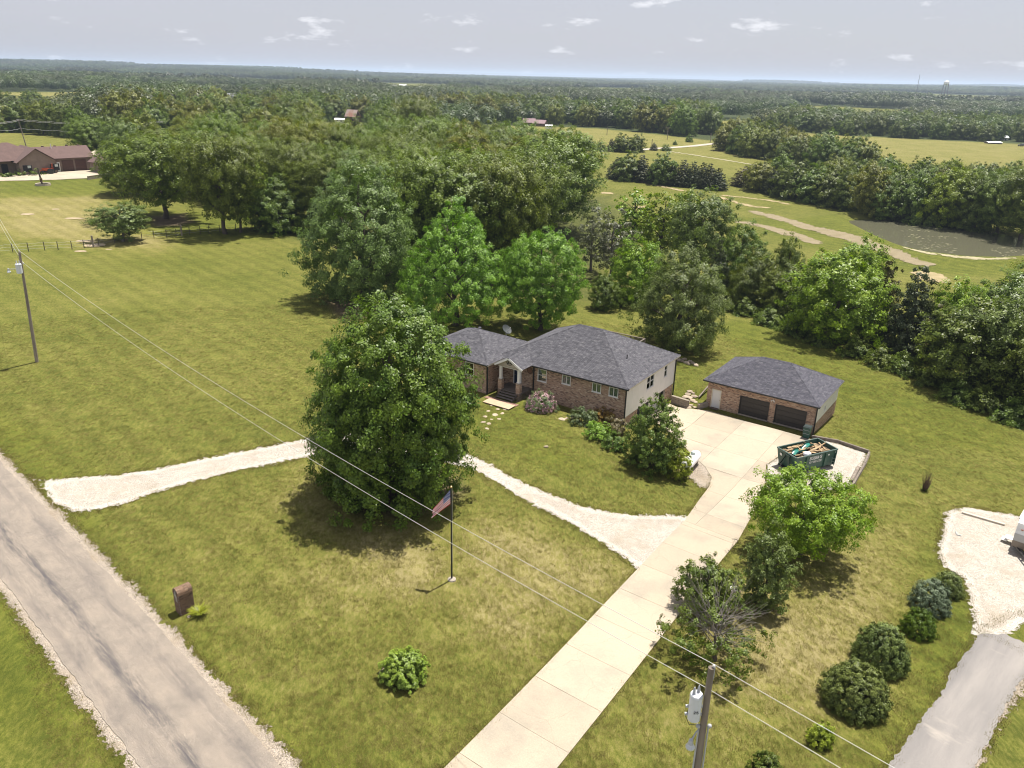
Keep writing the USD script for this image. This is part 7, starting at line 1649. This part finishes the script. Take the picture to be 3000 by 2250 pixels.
w0 = nbox('wall', 0, GW, 0, 8.5, -.6, EH, nbrick)
def gable_x(x0, x1, y0, y1, z0, zr):  # ridge along x
    ym = (y0 + y1) / 2; return MB().poly([(x0, y0, z0), (x1, y0, z0), (x1, ym, zr), (x0, ym, zr)], .12).poly([(x1, y1, z0), (x0, y1, z0), (x0, ym, zr), (x1, ym, zr)], .12)
rfn = part(nh, 'roof', gable_x(-4, GW + OVR, -OVR, 9, EH - .1, EH + 2.35).out, nroof)
part(nh, 'gable_end', MB().add([(GW - .05, 0, EH), (GW - .05, 8.5, EH), (GW - .05, 4.25, EH + 2.1)], [(0, 1, 2)]).out, nbrick)
for k in range(4): part(rfn, 'roof_vent', MB().box((GW * (-.05 + .3 * k), 4.4, EH + 2.42), (.5, .4, .22)).out, nroof)
part(rfn, 'vent_pipe', MB().tube([(GW * .13, 3.6, EH + 1.9), (GW * .13, 3.6, EH + 3.0)], .1, 6).out, white_paint)
for a, b_ in ((.235, .485), (.565, .81)):
    g_ = nbox('garage_door', GW * a, GW * b_, -.06, .02, -.05, 2.55, nbrown)
    for k in range(4):
        for j in range(4): part(g_, 'panel', MB().box((GW * (a + (b_ - a) * (j + .5) / 4), -.08, .25 + .64 * k), (GW * (b_ - a) / 4 - .12, .03, .5)).out, nbrown)
    part(g_, 'frame', MB().box((GW * (a + b_) / 2, -.05, 2.62), (GW * (b_ - a) + .3, .08, .14)).box((GW * a - .08, -.05, 1.25), (.14, .08, 2.6)).box((GW * b_ + .08, -.05, 1.25), (.14, .08, 2.6)).out, nbrown)
dn_ = nbox('door', GW * .09, GW * .16, -.06, .02, 0, 2.3, white_paint); part(dn_, 'pane', MB().box((GW * .125, -.08, 1.3), (GW * .03, .03, 1.5)).out, dark_room)
# gabled wing and far wing to its left
wx0, wx1, wy = -GW * .88, -GW * .01, -2.6; wm = (wx0 + wx1) / 2
nbox('wall', wx0, wx1, wy, 9, -1.2, EH - .2, nbrick)
part(nh, 'wall', MB().add([(wx0, wy, EH - .2), (wx1, wy, EH - .2), (wm, wy, EH + 2.4)], [(0, 1, 2)]).out, nbrick)
part(nh, 'roof', MB().poly([(wx0 - .6, wy - .5, EH - .45), (wm, wy - .5, EH + 2.65), (wm, 9, EH + 2.65), (wx0 - .6, 9, EH - .45)][::-1], .12).poly([(wm, wy - .5, EH + 2.65), (wx1 + .6, wy - .5, EH - .45), (wx1 + .6, 9, EH - .45), (wm, 9, EH + 2.65)][::-1], .12).out, nroof)
part(nh, 'roof', deck_of(hip_faces(wx0 - 5.5, wm + 4.5, -.4, 10.5, EH - .15, wx0 - .9, wx0 + .3, 5.0, EH + 3.6)), nroof); part(nh, 'roof', gable_x(wx0 - 15, wx0 - 1, -.5, 9.5, EH - .15, EH + 2.1).out, nroof)
nbox('wall', wx0 - 13, wx0 + .5, 1.2, 9, -.8, EH - .2, nbrick)
for x in (wx0 + 1.6, wx0 + 7.4):
    q_ = nbox('window', x - .95, x + .95, wy - .05, wy + .02, .75, 2.25, black_metal); part(q_, 'pane', MB().box((x - .45, wy - .07, 1.5), (.8, .02, 1.3)).box((x + .45, wy - .07, 1.5), (.8, .02, 1.3)).out, dark_room); part(q_, 'blind', MB().box((x + .4, wy - .085, 1.85), (.7, .015, .55)).out, blinds)
for x in (wx0 - 5.2, wx0 - 2.2):
    q_ = nbox('window' if x < wx0 - 3 else 'door', x - .7, x + .7, 1.12, 1.2, .1, 2.4, black_metal); part(q_, 'pane', MB().box((x, 1.1, 1.3), (1.1, .02, 1.9)).out, dark_room)
part(nh, 'foundation', MB().box((wm, wy - .04, -.75), (wx1 - wx0 - .4, .06, .5)).out, M('foundation_red', (0.10, 0.05, 0.045), 0.9))
# its yard: concrete, walls, plants, tractor, ornament, outbuilding
npd = PG((-20, 382), (80, 374), (135, 372), (205, 367.5), (232, 373), (236, 380), (200, 385), (120, 389), (0, 391.5), (-20, 392))
struct('neighbour_driveway', drape(npd, .1, 2.0, jag=.15, jag_scale=1.2), concrete)
block_wall(G(190, 389), G(238, 381), 3, 'retaining_wall', 'dark stone retaining wall at the edge of the far left concrete yard', .28, 5)
bush('shrub', 'low green bed of plants before the gabled wing of the far left house', 'shrub', 'green', (62, 378), (62, 372.5), 60, 75, 60, 26, .35, rc=.7, wobble=.3); bush('shrub', 'small green bed of plants at the far left edge of the concrete yard', 'shrub', 'green', (17, 382), (17, 378.5), 26, 76, 40, 26, .3, rc=.5, wobble=.3)
tp = G(106, 375.5); trc = thing('tractor', 'small orange tractor parked at the corner of the far left house', 'tractor', None, tp, .3)
orange = M('tractor_orange', (0.50, 0.085, 0.022), 0.5, 0.2, 4)
part(trc, 'hood', MB().box((-.75, 0, 1.05), (1.5, .8, .7), ch=.08).out, orange); part(trc, 'frame', MB().box((-.2, 0, .7), (2.8, .5, .35)).out, black_metal); part(trc, 'seat', MB().box((.65, 0, 1.2), (.5, .5, .12)).box((.88, 0, 1.5), (.1, .5, .5)).out, black_metal); part(trc, 'roll_bar', MB().tube([(.95, -.5, .8), (.95, -.5, 2.3), (.95, .5, 2.3), (.95, .5, .8)], .05, 6).out, orange)
part(trc, 'fender', MB().box((.6, -.7, 1.3), (.9, .3, .1)).box((.6, .7, 1.3), (.9, .3, .1)).out, orange); part(trc, 'loader_arm', MB().bar((.2, -.55, 1.3), (-1.9, -.55, .7), .14, .2).bar((.2, .55, 1.3), (-1.9, .55, .7), .14, .2).out, orange); part(trc, 'bucket', MB().box((-2.15, 0, .5), (.5, 1.6, .55), ch=.06).out, orange)
for x, r_ in ((.6, .68), (-1.15, .42)):
    for y in (-.72, .72): part(trc, 'wheel', MB().lathe([(0, -.16), (r_ * .6, -.18), (r_, -.14), (r_, .14), (r_ * .6, .18), (0, .16)], (x, y, r_), 16, axis=(0, 1, 0)).out, black_metal)
op = G(93, 400); orn = thing('yard_ornament', 'dark carved post standing in a round stone ring on the far left lawn', 'ornament', None, op)
part(orn, 'stone_ring', MB().lathe([(1.1, 0), (1.15, .35), (1.5, .4), (1.55, 0), (1.55, -.1)], (0, 0, 0), 24).out, block_m); oh_ = height_at(op, 87, 363) - op[2]
part(orn, 'post', MB().tube([(-.1, 0, 0), (-.25, 0, oh_ * .35), (-.45, 0, oh_)], [.16, .2, .16], 8).out, bark); part(orn, 'carving', MB().lathe([(0, -.6), (.3, -.4), (.22, -.1), (.32, .2), (.2, .5), (0, .55)], (-.22, 0, oh_ * .3), 10).out, M('carving', (0.12, 0.075, 0.03), 0.8, 0.4, 4))
ob = G(224, 375); obz = ob[2]; out_ = thing('stone_outbuilding', 'small brick outbuilding with a brown gable roof, half hidden by the lawn oak', 'outbuilding', None, ob, math.atan2(ndir[1], ndir[0]) + .25)
part(out_, 'wall', MB().box((3, 2.5, 1.0), (6, 5, 3.2)).add([(0, 0, 2.6), (6, 0, 2.6), (3, 0, 4.3)], [(0, 1, 2)]).out, nbrick)
part(out_, 'roof', MB().poly([(-.4, -.4, 2.45), (3, -.4, 4.45), (3, 5.4, 4.45), (-.4, 5.4, 2.45)][::-1], .1).poly([(3, -.4, 4.45), (6.4, -.4, 2.45), (6.4, 5.4, 2.45), (3, 5.4, 4.45)][::-1], .1).out, nroof); part(out_, 'doorway', MB().box((4.0, -.03, .9), (1.5, .06, 2.3)).out, dark_room)
# ------------------------------------------------------------------ far buildings
def far_at(u, v, r):
    d = ray(u, v); k = r / math.hypot(d[0], d[1]); x, y = d[0] * k, d[1] * k; return np.array([x, y, float(gz(x, y))])
def far_house(name, label, u, v, w_px, h_px, wall, roof_m, r=None, ratio=.6, cat='building', turn=0.0, roof_share=.5, r_guess=None):
    b = G(u, v) if r is None else far_at(u, v, r); k = KPX / FPX * dist(b); W, H = w_px * k, h_px * k
    if r is not None: b[2] = EYE_H + ray(u, v)[2] / math.hypot(*ray(u, v)[:2]) * r
    t = thing(name, label, cat, None, b, turn); D_ = W * ratio; hw_ = H * (1 - roof_share)
    part(t, 'wall', MB().box((0, D_ / 2, hw_ / 2 - .5), (W, D_, hw_ + 1)).add([(-W / 2, 0, hw_), (-W / 2, D_, hw_), (-W / 2, D_ / 2, H * .98)], [(0, 2, 1)]).add([(W / 2, 0, hw_), (W / 2, D_, hw_), (W / 2, D_ / 2, H * .98)], [(0, 1, 2)]).out, wall)
    part(t, 'roof', gable_x(-W / 2 - .3, W / 2 + .3, -.3, D_ + .3, hw_, H).out, roof_m)
    part(t, 'door', MB().box((W * .2, -.05, hw_ * .4), (W * .12, .1, hw_ * .8)).out, dark_room); part(t, 'window', MB().box((-W * .22, -.05, hw_ * .55), (W * .14, .1, hw_ * .35)).out, dark_room)
    return t
rust = M('rusty_roof', (0.33, 0.15, 0.095), 0.8, scale=.4, color2=(0.42, 0.36, 0.32)); mauve = M('mauve_roof', (0.30, 0.20, 0.21), 0.8, 0.15, .5); fwh = M('far_white', (0.70, 0.70, 0.68), 0.7); barnw = M('barn_wood', (0.14, 0.10, 0.075), 0.95, 0.3, 1)
far_house('barn', 'old barn with a steep rusty roof behind the grove', 757, 262, 26, 22, barnw, rust, r=430, turn=-.5, roof_share=.6, cat='barn'); far_house('shed', 'white shed left of the rusty roofed barn', 733, 263, 18, 7, fwh, fwh, r=420, cat='shed')
far_house('house', 'far house with a pale mauve roof at the back of the pasture, left one', 1143, 268, 24, 11, barnw, mauve, r=455, roof_share=.75, cat='house'); far_house('house', 'far house with a pale mauve roof at the back of the pasture, right one', 1163, 269, 26, 9, barnw, mauve, r=450, roof_share=.75, cat='house', turn=-.4)
far_house('shed', 'tiny white shed right of the mauve roofed houses', 1186, 274, 14, 4, fwh, fwh, r=445, cat='shed'); far_house('shed', 'small white shed with a grey roof at the edge of the dark wood, upper left', 494, 211, 22, 8, fwh, steel_grey, r=640, cat='shed')
for i, (u, v, w, h_) in enumerate(((838, 190, 30, 6), (870, 190, 14, 7), (918, 192, 24, 5))):
    far_house('long_building', ('leftmost', 'middle', 'rightmost')[i] + ' of the white long roofed buildings far away among the woods', u, v, w, h_, fwh, fwh, r=1500, roof_share=.35)
far_house('shed', 'white shed at the back of the far right pasture, right one', 2168, 303, 16, 8, fwh, fwh, cat='shed'); far_house('shed', 'white shed at the back of the far right pasture, left one', 2088, 302, 14, 7, fwh, steel_grey, cat='shed'); far_house('shed', 'low pale lean to in the far right pasture', 2150, 311, 24, 4, barnw, fwh, cat='shed')
car_b = G(2207, 316); cr = thing('parked_car', 'tiny dark car parked at the far right edge of the pasture', 'car', None, car_b, .2); part(cr, 'body', MB().box((0, 0, .65), (4.4, 1.8, .7), ch=.15).box((.1, 0, 1.2), (2.3, 1.6, .6), ch=.25).out, M('car_paint', (0.10, 0.10, 0.105), 0.3)); part(cr, 'windscreen', MB().box((-1.02, 0, 1.22), (.06, 1.3, .4)).out, pane)
for x in (-1.4, 1.4):
    for y in (-.8, .8): part(cr, 'wheel', MB().lathe([(0, -.1), (.32, -.1), (.32, .1), (0, .1)], (x, y, .32), 12, axis=(0, 1, 0)).out, black_metal)
# water tower and mast on the horizon
def sky_pt(u, v, r): d = ray(u, v); return EYE + d * r / math.hypot(d[0], d[1])
wt = sky_pt(2043, 188, 2600); wz = float(gz(*wt[:2])); k = KPX / FPX * 2600; top_ = sky_pt(2043, 173.5, 2600)[2] - wz
wtw = thing('water_tower', 'water tower with a white tank on legs on the right horizon', 'water tower', None, (wt[0], wt[1], wz)); r_ = 4.6 * k
part(wtw, 'tank', MB().lathe([(0, top_), (r_ * .6, top_ - r_ * .22), (r_ * .95, top_ - r_ * .55), (r_, top_ - r_ * .9), (r_, top_ - r_ * 1.25), (r_ * .7, top_ - r_ * 1.6), (0, top_ - r_ * 1.8)], (0, 0, 0), 20).out, fwh, smooth=40)
for a in np.arange(6) * math.pi / 3: part(wtw, 'leg', MB().tube([(r_ * 1.25 * math.cos(a), r_ * 1.25 * math.sin(a), 0), (r_ * .9 * math.cos(a), r_ * .9 * math.sin(a), top_ - r_ * 1.2)], .8, 6).out, M('tower_red', (0.10, 0.06, 0.06), 0.7))
part(wtw, 'riser', MB().tube([(0, 0, 0), (0, 0, top_ - r_ * 1.7)], 1.0, 8).out, _mats['tower_red'])
ms = sky_pt(1982, 188, 2500); mz = float(gz(*ms[:2])); mt_ = sky_pt(1984, 161, 2500)[2] - mz
mst = thing('radio_mast', 'thin lattice mast on the horizon left of the water tower', 'mast', None, (ms[0], ms[1], mz)); part(mst, 'mast', MB().tube([(0, 0, 0), (0, 0, mt_)], [.9, .45], 4).out, _mats['tower_red'])
for a in (0, 2.1, 4.2): part(mst, 'guy_wire', MB().tube([(0, 0, mt_ * .8), (14 * math.cos(a), 14 * math.sin(a), 0)], .12, 3).out, steel_grey)
# pond: floating weed, pale mud along the near bank
rg = np.random.default_rng(95); wm_ = MB(); pb = _pond.bounds; nn_ = 0
while nn_ < 300:
    x, y = rg.uniform(pb[0], pb[2]), rg.uniform(pb[1], pb[3])
    if _pond.contains(Point(x, y)) and pix((x, y, POND_Z))[0] > 1985 + rg.normal() * 40 and meshkit.noise(np.array([x / 7, y / 4, 0.]), 3) > .45:
        s_ = rg.uniform(.08, .36) ** 1.2; a = np.arange(6) * math.pi / 3 + rg.uniform(0, 6); wm_.add([(x + s_ * rg.uniform(.8, 2.2) * math.cos(k_), y + s_ * rg.uniform(.6, 1.1) * math.sin(k_), POND_Z + .035) for k_ in a], [(0, i, i + 1) for i in range(1, 5)]); nn_ += 1
solo('pond_weed', wm_.out, M('pond_weed', (0.16, 0.15, 0.075), 0.8, island=.4), 'pale flecks of floating weed on the right half of the pond', 'weed', kind='stuff')
crumble(struct('pond_mud', drape(shapely.LineString([G(u, v)[:2] for u, v in ((1945, 532), (2005, 547), (2085, 557), (2150, 560), (2200, 557))])  .buffer(1.3, cap_style='flat'), .06, 1.2, jag=.7, jag_scale=2.0), dirt_mat('pale_mud', (0.36, 0.32, 0.21), (0.26, 0.23, 0.12))))
# ------------------------------------------------------------------ grass: tufts over the lawns and ragged along every edge
grass_mat = usdkit.material(stage, '/World/Looks/grass_blades', {
    'g': ('geometry', {}), 'oi': ('object_info', {}), 'n': ('noise_texture', {'scale': 0.8, 'detail': 3.0}), 'a': ('math', {'math_type': 'multiply_add', 'value2': .75, 'value3': -.12}), 'add': ('math', {'math_type': 'multiply_add', 'value2': .5}),
    'r': ('rgb_ramp', {'ramp': [(0.0, (0.100, 0.110, 0.018)), (.35, (0.160, 0.146, 0.034)), (.6, (0.210, 0.177, 0.058)), (.85, (0.265, 0.215, 0.092)), (1, (0.34, 0.275, 0.145))]}),
    'p': ('principled_bsdf', {'roughness': .7, 'specular_ior_level': .15}), 't': ('translucent_bsdf', {}), 'm': ('mix_closure', {'fac': .3})},
    [('g.position', 'n.vector'), ('n.fac', 'a.value1'), ('oi.random', 'add.value1'), ('a.value', 'add.value3'), ('add.value', 'r.fac'), ('r.color', 'p.base_color'), ('r.color', 't.color'), ('p.BSDF', 'm.closure1'), ('t.BSDF', 'm.closure2')], surface='m.closure')
def tuft(seed, n, r, h, w):
    rg = np.random.default_rng(seed); m = MB()
    for _ in range(n):
        a, q = rg.uniform(0, 6.28), r * math.sqrt(rg.uniform()); p = np.array([q * math.cos(a), q * math.sin(a), -.01]); b_ = rg.uniform(0, 6.28); l = h * rg.uniform(.5, 1.2); d = np.array([math.cos(b_), math.sin(b_), 0]); s_ = np.array([-d[1], d[0], 0]) * w
        m.add([p - s_, p + s_, p + d * l * .7 + [0, 0, l]], [(0, 1, 2)])
    return m.out
hard = [Polygon([road_pt(L0, 0.1), road_pt(L1, 0.1), road_pt(L1, ROAD_W - .1), road_pt(L0, ROAD_W - .1)]), gd.buffer(-.12), apron, Polygon([tuple(jl[0] - dd * 13), tuple(jl[0] - dd * 13 + dq * DRW), tuple(tB), tuple(tA)])]
pads = [PG((1655, 1005), (1700, 975), (1770, 950), (1812, 959), (1873, 981), (1866, 1000), (1838, 1050), (1826, 1057), (1760, 1062), (1660, 1060)), PG((1462, 982), (1500, 985), (1528, 1008), (1540, 1032), (1536, 1052), (1515, 1056), (1495, 1040), (1470, 1015)), PG((2046, 1108), (2082, 1094), (2150, 1105), (2212, 1118), (2420, 1150), (2420, 1345), (2212, 1322), (2160, 1335), (2112, 1368), (2098, 1300), (2085, 1252), (2040, 1225), (2025, 1190), (2034, 1150)),
        Polygon([da - ddir * 26, da - ddir * 26 + dn * DW, db + dn * DW, db])]
house_fp = [Polygon([hloc(x, y, 0)[:2] for x, y in ((-21.4, -2.4), (-13.3, -2.4), (-13.2, -4.4), (-9.2, -4.4), (-9.2, 0.2), (-.2, .2), (-.2, 11), (-21.4, 11))]), Polygon([(GO[0] + x * math.cos(math.radians(GD)) - y * math.sin(math.radians(GD)), GO[1] + x * math.sin(math.radians(GD)) + y * math.cos(math.radians(GD))) for x, y in ((-10.6, .2), (-.2, .2), (-.2, 8), (-10.6, 8))])]
blocked = shapely.union_all([p.buffer(0) for p in hard + [q.buffer(-.15) for q in pads] + house_fp]); shapely.prepare(blocked)
rg = np.random.default_rng(123); pts, scl = [], []
N = 150000
rr = 22 + 75 * rg.uniform(0, 1, N) ** 1.1; aa = rg.uniform(-.66, .66, N); x, y = rr * np.sin(aa), rr * np.cos(aa)
ok = (meshkit.fbm(np.stack([x / 1.1, y / 1.1, 0 * x], -1), 3, 3) > .34) & ~shapely.contains(blocked, shapely.points(x, y))
pts.append(np.stack([x, y], 1)[ok]); scl.append(rg.uniform(.55, 1.1, ok.sum()))
for p in hard + pads:
    ring = p.exterior; n = int(ring.length * 16); b_ = np.array([ring.interpolate(t).coords[0] for t in rg.uniform(0, ring.length, n)]) + rg.normal(size=(n, 2)) * .16
    r_ = np.hypot(b_[:, 0], b_[:, 1]); ok = (r_ < 95) & (b_[:, 1] > 15) & ~shapely.contains(blocked.buffer(-.14), shapely.points(b_[:, 0], b_[:, 1]))
    pts.append(b_[ok]); scl.append(rg.uniform(.8, 1.7, ok.sum()))
pts, scl = np.vstack(pts), np.concatenate(scl); zz = gz(pts[:, 0], pts[:, 1])
gpi = UsdGeom.PointInstancer.Define(stage, numbered('/World', 'grass')); tag(gpi, 'short olive and straw coloured grass tufts all over the lawns', 'grass', None, 'stuff')
gt = [usdkit.mesh(stage, f'{P(gpi)}/tuft' + (f'_{k:03d}' if k else ''), tuft(k, 15, .16, .085, .011), grass_mat).GetPath() for k in range(4)]
gpi.CreatePrototypesRel().SetTargets(gt); gpi.CreatePositionsAttr(Vt.Vec3fArray.FromNumpy(np.column_stack([pts, zz]).astype(np.float32))); gpi.CreateProtoIndicesAttr(Vt.IntArray.FromNumpy(rg.integers(0, 4, len(pts)).astype(np.int32)))
th_ = rg.uniform(0, 3.1416, len(pts)); gpi.CreateOrientationsAttr(Vt.QuathArray([Gf.Quath(float(math.cos(q)), 0, 0, float(math.sin(q))) for q in th_])); gpi.CreateScalesAttr(Vt.Vec3fArray.FromNumpy(np.repeat(scl[:, None], 3, 1).astype(np.float32)))
print('tufts', len(pts))
# ------------------------------------------------------------------ the air
haze = usdkit.material(stage, '/World/Looks/haze', {'v': ('principled_volume', {'color': (0.68, 0.82, 1.0), 'density': 1.0e-4, 'anisotropy': 0.2})}, [], volume='v.volume')
zlo, zhi = float(_gz.min()) - 1.0, float(_gz.max()) + 40.0
hb = MB().box((0, 0, (zlo + zhi) / 2), (53000, 53000, zhi - zlo))
m_ = usdkit.mesh(stage, numbered('/World', 'haze'), hb.out, haze); tag(m_, 'thin blue summer haze over the whole countryside', 'haze', None, 'stuff')
